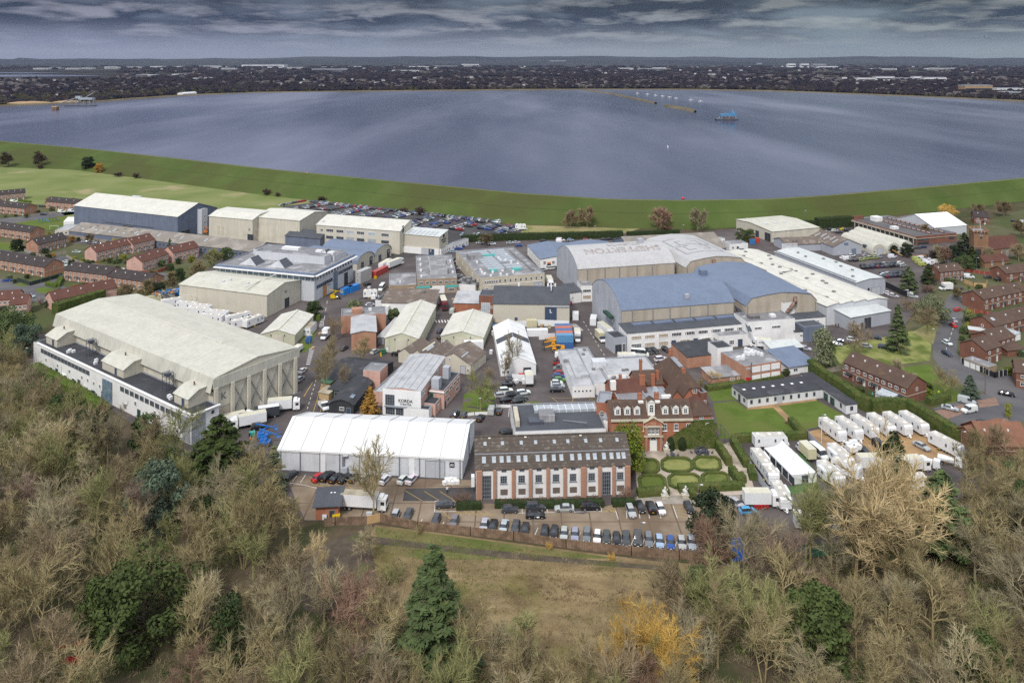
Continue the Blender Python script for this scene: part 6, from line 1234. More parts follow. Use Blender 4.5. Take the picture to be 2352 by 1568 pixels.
# ---------------------------------------------------------------- trucks, trailers, boxes
def wheels(root,xs,y,r=.45,w_=.28):
 me=wheel_mb(r,w_).mesh('wheel',['tyre','rim'])
 for x in xs:
  for s_ in(-1,1):link('wheel',me,root,(x,s_*y,r))
def box_truck(x,y,head,label,L=5.2,cabcol='van_white',boxcol='pvc_white',roof='box_roof',wide=2.3,hb=2.6,txt=None,group=None,cat='truck',name='box_truck',tsize=.8,luton=True):
 r=thing(name,label,cat,G(x,y),R(head),group);z0=.75
 c=MB();st=[(0,1.0,.5,.5),(0.02,1.02,.5,2.35),(1.1,1.02,.5,2.3),(1.6,1.0,.5,1.35),(2.2,.92,.5,1.1),(2.35,.85,.55,.95)]
 rings=[[(a+L/2+.08,-w_,z),(a+L/2+.08,-w_*.96,h),(a+L/2+.08,w_*.96,h),(a+L/2+.08,w_,z)]for a,w_,z,h in st]
 i=len(c.v)
 for rg in rings:c.v.extend(rg)
 for j in range(5):
  for q in range(4):
   p=(q+1)%4;c.f.append((i+j*4+q,i+(j+1)*4+q,i+(j+1)*4+p,i+j*4+p));c.m.append(1 if(q==1 and j==2)else 0)
 c.f.append((i+20,i+21,i+22,i+23));c.m.append(0)
 for s_ in(-1,1):c.box((L/2+1.0,s_*1.0,1.45),(.9,.06,.6),m=1,bottom=True)
 c.build('cab',[cabcol,'car_glass'],r)
 b=MB();b.box((0,0,z0),(L,wide,hb),m=0,bottom=True);b.box((0,0,z0+hb),(L-.1,wide-.1,.05),m=1)
 if luton:b.box((L/2+.5,0,z0+hb-.75),(1.0,wide*.96,.75),m=0,bottom=True)
 b.build('cargo_box',[boxcol,roof],r)
 k=MB();k.box((0,0,.45),(L+.6,.9,.3),bottom=True);k.build('chassis','trim_black',r)
 wheels(r,(L/2+1.3,-L*.28),.95)
 if txt:
  for s_ in(-1,1):text(txt,tsize,'grey_letter',r,(.3,s_*(wide/2+.03),z0+hb*.6),(PI/2,0,0 if s_<0 else PI),'lettering')
 return r
def lorry(x,y,head,label,L=8.,boxcol='pvc_white',roof='box_roof',group=None,cab='white_plain'):
 r=thing('lorry',label,'lorry',G(x,y),R(head),group)
 b=MB();b.box((0,0,1.1),(L,2.5,2.7),m=0,bottom=True);b.box((0,0,3.8),(L-.1,2.4,.05),m=1);b.build('cargo_box',[boxcol,roof],r)
 c=MB();c.box((L/2+1.3,0,.6),(2.0,2.4,2.5),m=0,bottom=True,taper=.97);c.box((L/2+2.28,0,1.7),(.1,2.1,1.0),m=1,bottom=True);c.box((L/2+1.5,0,1.8),(.9,2.44,.8),m=1,bottom=True);c.box((L/2+2.3,0,.5),(.16,2.3,.4),m=2,bottom=True);c.box((L/2+1.,0,3.1),(1.2,2.2,.5),m=0,taper=.8);c.build('cab',[cab,'car_glass','trim_black'],r)
 k=MB();k.box((.8,0,.7),(L+2.,.9,.35),bottom=True);k.build('chassis','trim_black',r);wheels(r,(L/2+1.4,-L*.25,-L*.38),1.05,.5);return r
def trailer(x,y,head,label,L=8.6,W_=2.6,Hh=2.75,slides=1,group=None,nose=True,name='trailer_caravan'):
 r=thing(name,label,'trailer',G(x,y),R(head),group);z0=.75
 b=MB();sec=[(-L/2,z0,z0+Hh-.12),(-L/2+.15,z0,z0+Hh),(L/2-.5,z0,z0+Hh),(L/2-.1,z0+.1,z0+Hh*.86),(L/2,z0+.2,z0+Hh*.6),(L/2-.12,z0+.15,z0+.25)]if nose else[(-L/2,z0,z0+Hh),(L/2,z0,z0+Hh)]
 b.loft([[(a,-W_/2,lo),(a,-W_/2,hi),(a,W_/2,hi),(a,W_/2,lo)]for a,lo,hi in sec]);b.build('body','trailer_white',r)
 rf=MB();rf.box((-.2,0,z0+Hh+.005),(L-.9,W_-.16,.06));rf.build('roof','trailer_roof',r)
 for k in range(3):
  h=MB();h.box((0,0,0),(.75,.75,.22),taper=.85);h.build('roof_hatch','hatch_white',r,(-L*.36+k*L*.33,.35*(-1)**k*.5,z0+Hh+.06))
 for k in range(slides):
  s_=1 if k%2==0 else-1;sl=MB();sl.box((0,0,0),(L*.42,.8,Hh*.82),bottom=True);q=sl.build('slide_out','trailer_white',r,((-.12+.0*k)*L,s_*(W_/2+.35),z0+.1));link('window',win_mesh(1.,.6,2,1,'steel_grey','glass_dark'),q,(.4,s_*.41,1.2),PI if s_>0 else 0.)
 for s_ in(-1,1):
  for u in(-.38,.12,.36):
   if s_==1 and slides and-.35<u<.1:continue
   link('window',win_mesh(.5,.8,1,1,'steel_grey','glass_dark'),r,(u*L,s_*(W_/2+.02),z0+1.2),PI if s_>0 else 0.)
 hi=MB();hi.tube((L/2-.3,-.5,.5),(L/2+1.0,0,.5),.07);hi.tube((L/2-.3,.5,.5),(L/2+1.0,0,.5),.07);hi.box((L/2+.5,0,.5),(.5,.5,.6),bottom=True);hi.build('hitch','hatch_white',r)
 st=MB();
 for k in range(3):st.box((-L*.1,-W_/2-.3-.25*k,.6-.2*k),(.8,.3,.08),m=k%2,bottom=True)
 st.build('steps',['line_yellow','trim_black'],r);wheels(r,(-.9,0.,.9),W_/2-.25,.36);return r
def trailer2(x0,y0,x1,y1,label,**k):
 a,b=G(x0,y0,3.5),G(x1,y1,3.5);d=b-a;q=pix(((a.x+b.x)/2,(a.y+b.y)/2,0));return trailer(q[0],q[1],math.degrees(math.atan2(d.y,d.x)),label,L=d.length,**k)
def container(x,y,head,col,label,L=6.1,Hh=2.6,z=0.,group=None,W_=2.44,name='shipping_container'):
 r=thing(name,label,'container',G(x,y)+Vector((0,0,z)),R(head),group);b=MB()
 n=int(L/.5)
 for s_ in(-1,1):
  pts=[]
  for k in range(n+1):
   o=.05*(k%2);pts+=[(-L/2+k*L/n,s_*(W_/2-o)),]
  for a,c in zip(pts,pts[1:]):b.face([(a[0],a[1],.12),(c[0],c[1],.12),(c[0],c[1],Hh-.1),(a[0],a[1],Hh-.1)])
 b.box((0,0,Hh-.12),(L,W_,.12),bottom=True);b.box((0,0,0),(L,W_,.14),bottom=True)
 for s_ in(-1,1):b.box((s_*(L/2-.06),0,.1),(.12,W_,Hh-.2))
 b.build('box',col,r);d=MB()
 for y_ in(-.55,.55):d.box((L/2+.02,y_,.2),(.06,1.0,Hh-.4));d.tube((L/2+.08,y_-.2,.2),(L/2+.08,y_-.2,Hh-.2),.03,n=4);d.tube((L/2+.08,y_+.25,.2),(L/2+.08,y_+.25,Hh-.2),.03,n=4)
 d.build('doors',col,r);return r
box_truck(1436,833,2,'white box truck lettered Gapton on the avenue below the white office range',txt='Gapton',tsize=1.0)
box_truck(1754,798,170,'white box truck lettered practical against the white office range',txt='practical',L=5.,tsize=.9)
box_truck(1326,778,-92,'white box truck beside the stacked containers',L=4.6)
lorry(643,944,12,'white lorry with an open side awning parked in front of the huge cream stage',L=7.)
lorry(826,1168,-6,'old white lorry with a stained roof beside the small brick substation',L=8.6,roof='box_roof_dirty')
lorry(884,617,75,'white articulated lorry left of its twin outside the barrel sheds',L=10);lorry(904,614,62,'white articulated lorry right of its twin outside the barrel sheds',L=10)
lorry(1738,1162,0,'white box lorry parked between the holly oak and the trailers',L=6.2)
lorry(580,978,205,'cream roofed lorry backed to the door of the huge cream stage',L=7.5);lorry(537,980,35,'cream roofed lorry half hidden behind the big dark yew',L=6.5)
box_truck(617,958,200,'dark sided exhibition truck below the white lorry with the awning',L=6,boxcol='door_dark',roof='pvc_white')
lorry(1018,704,-78,'dark red lorry with a cream roof in the narrow lane',L=8.5,boxcol='burgundy',cab='burgundy');lorry(1262,655,-85,'white lorry beside the lime green crane arm',L=7)
lorry(1389,768,-70,'white refrigerated lorry against the blue stage\'s grey gable',L=8);box_truck(1377,779,-78,'old cream motorhome parked beside the refrigerated lorry',L=4.4,boxcol='cont_cream')
box_truck(749,774,-95,'white cab truck coming down the avenue past the bare trees',L=3.2,luton=False,roof='pvc_white')
box_truck(741,935,-60,'rusty white breakdown truck beside the black hall',L=2.6,hb=1.,luton=False,roof='box_roof_dirty');trailer(851,684,4,'white caravan trailer beside the brown roofed store',L=6,slides=0)
box_truck(686,806,-100,'white van with a yellow boom parked by the corner of the huge cream stage',L=2.4,hb=1.4,luton=False)
car(G(595,985),20,'black','off-roader','black off-roader below the huge cream stage',None);car(G(669,921),18,'black','off-roader','black off-roader behind the lorry with the awning',None)
trailer(410,1003,-22,'white trailer caravan at the glazed corner of the white office range',L=8.5,slides=0)
trailer(1196,528,-6,'white motorhome at the right end of the far car park',L=6.5,slides=0);box_truck(2178,666,185,'white box van parked where the village road meets the close',L=3.4)
gt='trailers on the orange gravel yard'
for i,(x,y)in enumerate(((1912,1002),(1950,999),(1986,995),(2024,991),(2061,988),(2099,986))):
 trailer(x,y,-78,['leftmost','second from the left','third from the left','third from the right','second from the right','rightmost'][i]+' of the six white trailers lined up along the clipped hedge',L=9.4,slides=1,group=gt)
trailer2(2139,989,2208,1024,'white trailer parked alone at the right end of the gravel yard beside the hedge',slides=0,group=gt)
trailer(1768,1026,2,'white trailer with a slide-out backed against the garden hedge behind the peaked tent',L=9,slides=1,group=gt)
trailer2(1734,1026,1764,1066,'upper white trailer of the chain left of the peaked tent',slides=1,group=gt);trailer2(1764,1066,1778,1088,'middle white trailer of the chain left of the peaked tent',slides=1,group=gt);trailer2(1781,1101,1806,1143,'lowest white trailer of the chain left of the peaked tent',slides=1,group=gt)
trailer2(1909,1015,1953,1055,'white trailer with slide-outs right of the white van and the fence',slides=2,group=gt);trailer2(1886,1054,1933,1096,'long white trailer half hidden by the tall tan trees',slides=2,group=gt);trailer(1945,1092,-45,'grey roofed trailer whose end shows above the tall tan trees',L=7,slides=0,group=gt)
box_truck(1855,1050,98,'cream sided box trailer on the artificial turf',L=5.,boxcol='cont_cream',luton=False);car(G(1880,1046),-76,'white','minibus','white minibus between the cream box trailer and the wire fence')
box_truck(1957,1041,100,'small white utility truck left of its twin on the orange gravel',L=1.8,hb=1.2,luton=False,roof='pvc_white');box_truck(1967,1036,100,'small white utility truck right of its twin on the orange gravel',L=1.8,hb=1.2,luton=False,roof='pvc_white')
lorry(2010,1078,2,'white walled lorry behind the dark fir on the gravel yard',L=9);lorry(2080,1083,8,'white lorry right of the dark fir',L=8)
for i,(x,y)in enumerate(((2130,1072),(2180,1068))):
 r=thing('tanker_truck',['left','right'][i]+' of the two white tanker trucks at the lower end of the gravel yard','truck',G(x,y),R(-35));mb=MB();mb.tube((-2.6,0,1.5),(1.2,0,1.5),.85,n=12);mb.build('tank','van_white',r,smooth=False);c=MB();c.box((2.2,0,.6),(1.7,2.1,1.9),bottom=True,taper=.9);c.box((2.95,0,1.5),(.2,1.8,.7),m=1,bottom=True);c.build('cab',['van_white','car_glass'],r);wheels(r,(2.2,-1.6),.9)
trailer(1872,1215,-8,'white marquee roofed trailer seen through the bare twigs on the right',L=9,slides=0,nose=False);trailer(2080,1120,-6,'white trailer below the dark fir, seen through twigs',L=9,slides=0,nose=False)
gb='white trailers behind the huge cream stage'
for i,(x,y,h,L_)in enumerate(((396,704,30,9),(430,712,-14,9),(462,718,-14,9),(455,726,-14,10),(500,732,-12,9),(487,742,-12,10),(548,740,40,10),(556,752,40,8),(582,748,62,9))):
 trailer(x,y,h,'white trailer behind the huge cream stage\'s roof, %s from the left'%ordn(i),L=L_,slides=1,group=gb,nose=i%2==0)
gc='containers stacked beside the yellow handlers'
for i,(y,z,c)in enumerate(((800,0,'cont_sky'),(793,0,'cont_blue'),(786,0,'cont_blue'),(779,0,'cont_orange'),(772,0,'cont_blue'))):pass
for i,(dy,c)in enumerate(((0,'cont_sky'),(2.6,'cont_orange'),(5.2,'cont_blue'),(7.8,'cont_orange'),(10.4,'cont_blue'))):
 p=G(1297,800);p.y+=dy;q=pix(p);container(q[0],q[1],2,c if i else 'cont_blue','%s container, %s of the row from the front'%({'cont_sky':'blue','cont_orange':'orange','cont_blue':'blue'}[c],ordn(i)),group=gc)
 container(q[0],q[1],2,c,'%s container on top of the %s container of the row'%({'cont_sky':'pale blue','cont_orange':'orange','cont_blue':'dark blue'}[c],ordn(i)),z=2.6,group=gc)
container(873,630,70,'cont_red','long red container beside the modern office block\'s cabins',L=12.2,Hh=2.9)
for i,z in enumerate((0,2.8)):
 r=container(835,645,66,'cont_grey',['lower','upper'][i]+' of two stacked grey cabins by the red container',L=9,Hh=2.75,z=z,W_=3.,name='site_cabin')
 link('window',win_mesh(1.,.9,1,1,'frame_white','glass_dark'),r,(-4.52,.0,1.1),-PI/2)
for i,(x,y)in enumerate(((797,673),(812,668))):container(x,y,62,'skip_blue',['left','right'][i]+' bright blue skip container beside the modern office block',L=6.4,Hh=2.7)
gcc='containers left of the cream stage W'
for i,(x,y,c)in enumerate(((352,692,'cont_cream'),(366,686,'cont_cream'),(384,684,'cont_grey'),(398,678,'skip_blue'))):container(x,y,35,c,['cream container at the left end of the group beside cream stage W','cream container second from the left beside cream stage W','grey container in the group beside cream stage W','blue container touching the corner of cream stage W'][i],group=gcc)
mb=MB();
for k in range(40):mb.box((rnd.uniform(-5,5),rnd.uniform(-2.5,2.5),2.6+rnd.random()*.4),(rnd.uniform(.4,2.5),rnd.uniform(.2,1.),rnd.uniform(.15,.7)),rz=rnd.random()*3,m=rnd.randrange(4))
tag(mb.build('scrap_pile',['timber','orange_plain','bin_blue','steel_grey'],loc=G(378,686),rz=R(35)),'jumbled timber and scrap heaped on the containers','scrap',kind='stuff')
container(1283,560,3,'pvc_white','small white container beside the blue hatchback below the long hedge',L=3,Hh=2.4);container(1732,556,-20,'cont_red','rust red container under the round evergreen',L=6);container(1728,560,-20,'bin_blue','blue container under the round evergreen',L=3)
container(1234,770,3,'pvc_white','white cabin left of the container stack',L=8,Hh=2.4,name='site_cabin');container(1221,739+10,3,'cont_cream','cream kiosk behind the white hoarding',L=4,Hh=2.6,name='kiosk');container(1363,742,80,'pvc_white','white container beside the blue stage\'s grey wall',L=6);container(1322,746-14,85,'pvc_white','white trailer box parked by the dark roofed stage',L=4)
container(1088,800,4,'pvc_white','white cabin at the corner of the wide cream shed',L=7,Hh=2.8,name='site_cabin')
container(858,735-50,0,'white_plain','white plastic box beside the caravan',L=2,Hh=1.6)
def handler(x,y,head,label):
 r=thing('telescopic_handler',label,'handler',G(x,y),R(head),'yellow telescopic handlers')
 b=MB();b.box((0,0,.7),(4.4,1.5,.8),bottom=True);b.box((-1.6,0,1.5),(1.2,1.5,.5));b.build('chassis','jcb_yellow',r)
 c=MB();c.box((.1,.55,1.4),(1.4,.8,1.2),m=1,bottom=True);c.box((.1,.55,2.6),(1.5,.9,.1),m=0);c.build('cab',['jcb_yellow','car_glass'],r)
 a=MB();a.tube((-2.,-.3,2.3),(3.4,-.3,1.9),.32,.28,n=4);a.tube((3.,-.3,1.9),(5.,-.3,1.3),.24,.2,n=4);a.build('boom','jcb_yellow',r)
 f=MB();f.box((5.1,-.3,.6),(.15,1.3,.9),bottom=True);f.box((5.6,-.7,.55),(1.,.12,.08),bottom=True);f.box((5.6,.1,.55),(1.,.12,.08),bottom=True);f.build('forks','trim_black',r);wheels(r,(1.5,-1.5),1.05,.62,.42)
handler(1283,808,172,'nearer yellow telescopic handler left of the white van');handler(1281,796,172,'middle yellow telescopic handler of three');handler(1284,789,172,'rear yellow telescopic handler below the containers')
def boom_lift(x,y,head,col,label):
 r=thing('boom_lift',label,'lift',G(x,y),R(head));b=MB();b.box((0,0,.5),(2.6,1.9,.8),bottom=True);b.box((-.5,0,1.3),(1.8,1.4,.6));b.build('chassis',col,r)
 a=MB();a.tube((-1.2,0,1.9),(1.6,0,3.4),.2,n=4);a.tube((1.6,0,3.4),(-1.8,0,4.4),.18,n=4);a.tube((-1.8,0,4.4),(3.2,0,3.),.15,n=4);a.build('boom',col,r)
 k=MB();
 for s_ in(-.6,.6):
  for t in(3.2,4.1):k.tube((t,s_,2.5),(t,s_,3.6),.04,n=4)
  k.tube((3.2,s_,3.6),(4.1,s_,3.6),.04,n=4);k.tube((3.2 if s_<0 else 4.1,-.6,3.6),(3.2 if s_<0 else 4.1,.6,3.6),.04,n=4)
 k.box((3.65,0,2.45),(.9,1.2,.08),bottom=True);k.build('basket',col,r);wheels(r,(.9,-.9),.9,.42,.3)
boom_lift(603,1008,10,'lift_blue','blue boom lift left of the huge white marquee, upper one');boom_lift(610,1022,-5,'lift_blue','blue boom lift left of the huge white marquee, lower one');boom_lift(1238,650,-60,'lime','lime green boom lift between the flat roofed block and the grey stage');boom_lift(472,536,10,'orange_plain','orange boom lift at the foot of the slate blue stage');boom_lift(766,687,30,'yellow_plain','yellow lift beside the black saloon at the modern office block')
# ---------------------------------------------------------------- smaller things
def bin_(x,y,col,label,w_=1.3,h=1.3,group=None):
 r=thing('wheeled_bin',label,'bin',G(x,y),R(15),group);b=MB();b.box((0,0,.15),(w_,.9,h*.85),bottom=True,taper=1.08);b.build('bin_body',col,r);l=MB();l.box((0,.02,h),(w_*1.1,1.0,.12),bottom=True);l.build('lid',col,r)
for x,y,c,l in((1822,783,'yellow_plain','yellow'),(1830,782,'bin_blue','blue'),(1838,781,'bin_green','green')):bin_(x,y,c,l+' wheeled bin against the end of the white office range',group='wheeled bins by the white office range')
bin_(772,1192,'yellow_plain','yellow grit bin beside the brick substation',1.6,1.);bin_(880,813,'bin_green','dark green bin beside the long cream shed',1.8,1.6);bin_(1716,880,'red_plain','red bin in front of the brick offices')if 0 else None
for i,(x,y)in enumerate(((1022,1112),(1031,1110),(1040,1111),(1050,1110),(1026,1105),(1036,1104),(1045,1105))):
 r=thing('bulk_bag','white bulk bag of the heap beside the A2 sign','bag',G(x,y),rnd.random(),'white bulk bags');b=MB();b.box((0,0,0),(1.,1.,.85),taper=1.05);b.sphere((0,0,.85),.5,8,4,sq=(1,1,.3));b.build('bag','white_plain',r)
def barrier(x,y,head,label,col='red_plain',L=2.,group=None):
 r=thing('safety_barrier',label,'barrier',G(x,y),R(head),group);b=MB();
 for z in(.25,.6,.95):b.box((0,0,z),(L,.06,.16),bottom=True)
 for k in range(6):b.box((-L/2+L*k/5,0,.1),(.08,.06,1.))
 b.build('panel',col,r);f=MB()
 for s_ in(-.7,.7):f.box((s_,0,0),(.1,.6,.08))
 f.build('feet','trim_black',r)
for k in range(3):barrier(1741+k*7.5,1170-k*.6,2,'red plastic barrier %s from the left beneath the white box lorry'%ordn(k),group='red barriers under the white box lorry')
for k,(x,y)in enumerate(((186,1480),(194,1474),(160,1516),(168,1518),(178,1520),(197,1508),(138,1490))):barrier(x,y+6,25,'red road barrier in the wood at the lower left, %s listed'%ordn(k)if 0 else['upper red and white barrier in the lower left wood','second red barrier beside the upper one in the lower left wood','leftmost of the three red barriers in a line in the lower left wood','middle of the three red barriers in a line in the lower left wood','right one of the three red barriers in a line in the lower left wood','lone red barrier right of the line in the lower left wood','red barrier farthest left under the twigs of the lower left wood'][k],group='red barriers in the lower left wood')
def lamp(x,y,h,label,cat='lamp post',double=False):
 r=thing('street_lamp',label,cat,G(x,y));p=MB();p.tube((0,0,0),(0,0,h),.07,.05,n=6);p.build('post','steel_grey',r);a=MB();a.tube((0,0,h-.05),(.7,-.2,h),.04,n=5)
 if double:a.tube((0,0,h-.05),(-.7,.2,h),.04,n=5)
 a.build('arm','steel_grey',r);hd=MB();hd.box((.75,-.2,h-.08),(.6,.26,.14),bottom=True)
 if double:hd.box((-.75,.2,h-.08),(.6,.26,.14),bottom=True)
 hd.build('lantern','pvc_white',r)
for x,y,h,l in((1604,1160,5,'beside the holly oak'),(1471,1240,4,'in the row of cars on the timber fence'),(1228,1222,3.5,'between the black cars on the timber fence'),(1635,1262,5,'at the right end of the timber fence'),(1097,952,5,'on the theatre lawn'),(1888,1018,8,'at the left end of the gravel yard'),(2209,1060,8,'at the right end of the gravel yard'),(58,838,6,'between the left hedge and the twigs'),(141,884,6,'over the clipped left hedge'),(711,800,5,'on the grass verge beside the avenue'),(1567,552,9,'behind the mottled hall'),(1713,535,9,'by the studio entrance'),(1788,530,8,'at the back of the entrance yard'),(2139,792,6,'on the village green'),(2243,618+6,7,'in the close behind the church'),(2228,866,6,'at the road bend'),(1364,542,6,'in the long hedge'),(1137,554,6,'at the left end of the long hedge'),(1848,512,8,'on the bank behind the cream store'),(1959,812,6,'behind the tall hedge')):lamp(x,y,h,'grey street lamp '+l)
lamp(1696,762-10,6,'grey lamp between the tan stage walls and office range')if 0 else None
r=thing('telegraph_pole','tall brown telegraph pole at the road bend','pole',G(2263,906));p=MB();p.tube((0,0,0),(0,0,8.2),.16,.11,n=7);p.build('pole','wood_fence',r);p=MB();p.tube((-.6,0,7.7),(.6,0,7.7),.06,n=4);p.build('cross_arm','wood_fence',r)
r=thing('flag_pole','thin white mast beside the trailers','mast',G(1887,1030));p=MB();p.tube((0,0,0),(0,0,6),.07,n=6);p.build('mast','frame_white',r)
def fence(name,label,pts,h,t,m,cat='fence',posts=None,group=None,z=0.,pm=None):
 P_=[G(*p)for p in pts];o=P_[0];r=thing(name,label,cat,o,0,group);b=MB()
 for a,c in zip(P_,P_[1:]):
  d=c-a;l=d.length;b2=(a+c)/2-o;b.box((b2.x,b2.y,z),(l,t,h),rz=math.atan2(d.y,d.x),bottom=z>0)
 b.build('panel',m,r)
 if posts:
  k=MB()
  for a,c in zip(P_,P_[1:]):
   l=(c-a).length;n=max(1,int(l/posts))
   for i in range(n+1):q=a.lerp(c,i/n)-o;k.box((q.x,q.y,0),(.14,.14,h+.12))
  k.build('posts',pm or m,r)
 return r
fence('timber_fence','long brown timber fence along the bottom of the front car park',[(745,1209),(770,1206),(842,1204)],1.9,.08,'wood_fence',posts=2.4);fence('timber_fence','long brown close boarded fence behind the row of parked cars',[(874,1198),(960,1216),(1080,1229),(1180,1240),(1300,1258),(1450,1275),(1560,1284),(1640,1288),(1690,1286)],1.9,.08,'wood_fence',posts=2.6)
fence('timber_gate','pale timber gates in the gap of the brown fence',[(842,1204),(874,1197)],1.9,.1,'fence_new',cat='gate');r=thing('green_cabinet','grey green electricity cabinet beside the timber gates','cabinet',G(848,1199));b=MB();b.box((0,0,0),(1.2,.8,2.2));b.build('cabinet_body','pale_grey_panel',r);b=MB();b.box((0,-.02,2.2),(1.3,.9,.1));b.build('cap','felt_pale',r)
fence('timber_fence','new timber pen around the bin shed',[(1604,1150),(1612,1172)],1.8,.08,'fence_new',posts=2.);fence('timber_fence','new timber panels right of the bin shed',[(1620,1250),(1640,1276),(1690,1272),(1680,1250)],1.8,.08,'fence_new',posts=2.)
tr=thing('blue_tarpaulin','crumpled blue tarpaulin over a stack beside the bin shed','tarpaulin',G(1692,1266));b=MB();n=9
for i in range(n):
 for j in range(n):
  u,v=i/(n-1)*2-1,j/(n-1)*2-1;zz=2.2*max(0,1-max(abs(u),abs(v))**3)+.2*noise.noise(Vector((u*3,v*3,0)));b.v.append((u*2.,v*3.2,max(0,zz)))
for i in range(n-1):
 for j in range(n-1):b.f.append((i*n+j,(i+1)*n+j,(i+1)*n+j+1,i*n+j+1));b.m.append(0)
b.build('sheet','tarp_blue',tr)
fence('railing','white rail round the theatre lawn',[(1058,957),(1090,953),(1122,952),(1134,942)],.9,.06,'frame_white',posts=2.);fence('railing','white rail above the line of bays behind the pediment',[(1140,936),(1262,936)],.9,.06,'frame_white',posts=2.)
fence('garden_fence','black panel fence with white posts round the road bend house',[(2208,834),(2285,868),(2332,857),(2345,848)],1.9,.08,'fence_black',posts=2.,pm='frame_white');fence('garden_fence','red brown timber fence below the long brick terrace on the right',[(2222,716),(2262,724),(2352,738)],1.7,.08,'fence_red',posts=2.);fence('garden_fence','red brown wall behind the church close',[(2214,624),(2290,634),(2300,640)],1.6,.12,'fence_red');fence('timber_fence','new timber fence in front of the church close',[(2214,650),(2236,658),(2266,660),(2267,652)],1.8,.08,'fence_new',posts=2.)
fence('yard_fence','black hoarding along the back right yard',[(2035,660),(2084,684)],2.6,.12,'fence_black');fence('yard_wall','low brick wall below the round bushes in the back right yard',[(2090,592),(2130,588)],1.,.3,'brick_orange',cat='wall');fence('height_barrier','orange height barrier at the back right yard entrance',[(2050,588),(2072,602)],.3,.2,'jcb_yellow',cat='barrier',z=3.2,posts=6.)
fence('garden_fence','green panel fence round the black roofed terrace\'s gardens',[(40,646),(70,656),(142,636)],1.8,.08,'fence_green',posts=2.);fence('garden_fence','grey timber fence in front of the left estate\'s corner houses',[(56,578),(95,592),(152,583)],1.7,.08,'fence_grey',posts=2.);fence('garden_fence','grey timber fence along the pink houses\' gardens',[(152,591),(180,606),(242,616)],1.6,.08,'fence_grey',posts=2.);fence('garden_fence','red timber fence behind the long black roofed terrace',[(158,668),(200,656),(232,668)],1.7,.08,'fence_red',posts=2.);fence('garden_fence','red timber fence round the pink house\'s yard',[(322,630),(360,628),(395,616)],1.7,.08,'fence_red',posts=2.);fence('garden_fence','grey fence below the rear left terraces',[(70,497),(110,492),(130,490)],1.5,.08,'fence_grey',posts=2.);fence('garden_fence','grey fence along the low studio store',[(160,546),(250,560),(350,572)],2.,.08,'fence_grey',posts=2.4)
fence('garden_fence','pale timber fence left of the dark brick terrace',[(1896,857),(1930,851)],1.6,.08,'paving',posts=2.);fence('wire_fence','grey steel hoarding along the chain of white trailers',[(1722,1074),(1760,1130),(1800,1160),(1822,1160)],1.9,.06,'grey_panel');fence('wire_fence','grey mesh fence at the head of the gravel yard',[(1852,1000),(1880,1030),(1888,1034)],1.8,.05,'grey_panel');fence('yard_hoarding','white hoarding behind the small marquee',[(1238,780),(1278,778)],2.2,.1,'pvc_white');fence('yard_hoarding','white hoarding with banners in front of the dark roofed stage',[(1186,752),(1232,748),(1290,750),(1307,751)],2.4,.12,'pvc_white');fence('yard_fence','white screen at the front of the small marquee',[(1176,874),(1212,876),(1214,862)],2.2,.06,'pvc_white');fence('net_screen','dark green net screen behind the right hand wood',[(1790,1276),(1960,1276),(2150,1250),(2240,1226)],2.6,.08,'net_green');fence('timber_fence','orange brown post and rail fence at the right edge behind the twigs',[(2270,1062),(2352,1110)],1.3,.08,'orange_gravel',posts=2.);fence('handrail','grey crash rail along the huge cream stage',[(615,938),(690,905)],.9,.12,'steel_grey',posts=3.)
def hedge_mesh(path,w_,h,m,closed=False,seed=1,inner=True,leaf=.22,dens=9.):
 rg=random.Random(seed);b=MB();n=len(path);P_=[Vector((p[0],p[1],0))for p in path]
 segs=[(P_[i],P_[(i+1)%n])for i in range(n if closed else n-1)]
 for a,c in segs:
  d=c-a;l=d.length
  if l<.05:continue
  u=d/l;nn=Vector((-u.y,u.x,0));k=max(2,int(l/.7));cr=6;i0=len(b.v)
  for i in range(k+1):
   q=a+u*(l*i/k)
   for j in range(cr+1):
    s_=[(-.5,0),(-.52,.5),(-.47,.93),(0,1.),(.47,.93),(.52,.5),(.5,0)][j]
    r_=.06*noise.noise(Vector((q.x*1.3+j,q.y*1.3,j*2.1)))
    v=q+nn*(s_[0]*w_*(1+r_))+Vector((0,0,s_[1]*h*(1+r_)));b.v.append(tuple(v))
  for i in range(k):
   for j in range(cr):b.f.append((i0+i*(cr+1)+j,i0+(i+1)*(cr+1)+j,i0+(i+1)*(cr+1)+j+1,i0+i*(cr+1)+j+1));b.m.append(0)
  for e in(0,k):b.f.append(tuple(i0+e*(cr+1)+j for j in range(cr+1)));b.m.append(0)
  for _ in range(int(l*(w_+2*h)*dens/3)):
   t=rg.random();s_=rg.choice([-1,1,0]);q=a+d*t
   p=(q+nn*(s_*w_*.5)+Vector((0,0,rg.random()*h)))if s_ else(q+nn*(w_*(rg.random()-.5))+Vector((0,0,h)))
   a1=Vector((rg.uniform(-1,1),rg.uniform(-1,1),rg.uniform(-1,1))).normalized()*leaf;a2=a1.orthogonal().normalized()*leaf*.7
   b.face([p-a1,p+a2,p+a1,p-a2])
 return b
def hedge(label,pts,w_,h,m='hedge_leaf',closed=False,group=None,world=None,dens=9.):
 P_=[G(*p)for p in pts]if world is None else world;o=Vector((P_[0].x,P_[0].y,0));b=hedge_mesh([(p.x-o.x,p.y-o.y)for p in P_],w_,h,m,closed,len(label),dens=dens)
 return tag(b.build('hedge',m,loc=o),label,'hedge',group)
gp_='low clipped hedges framing the lawn beds'
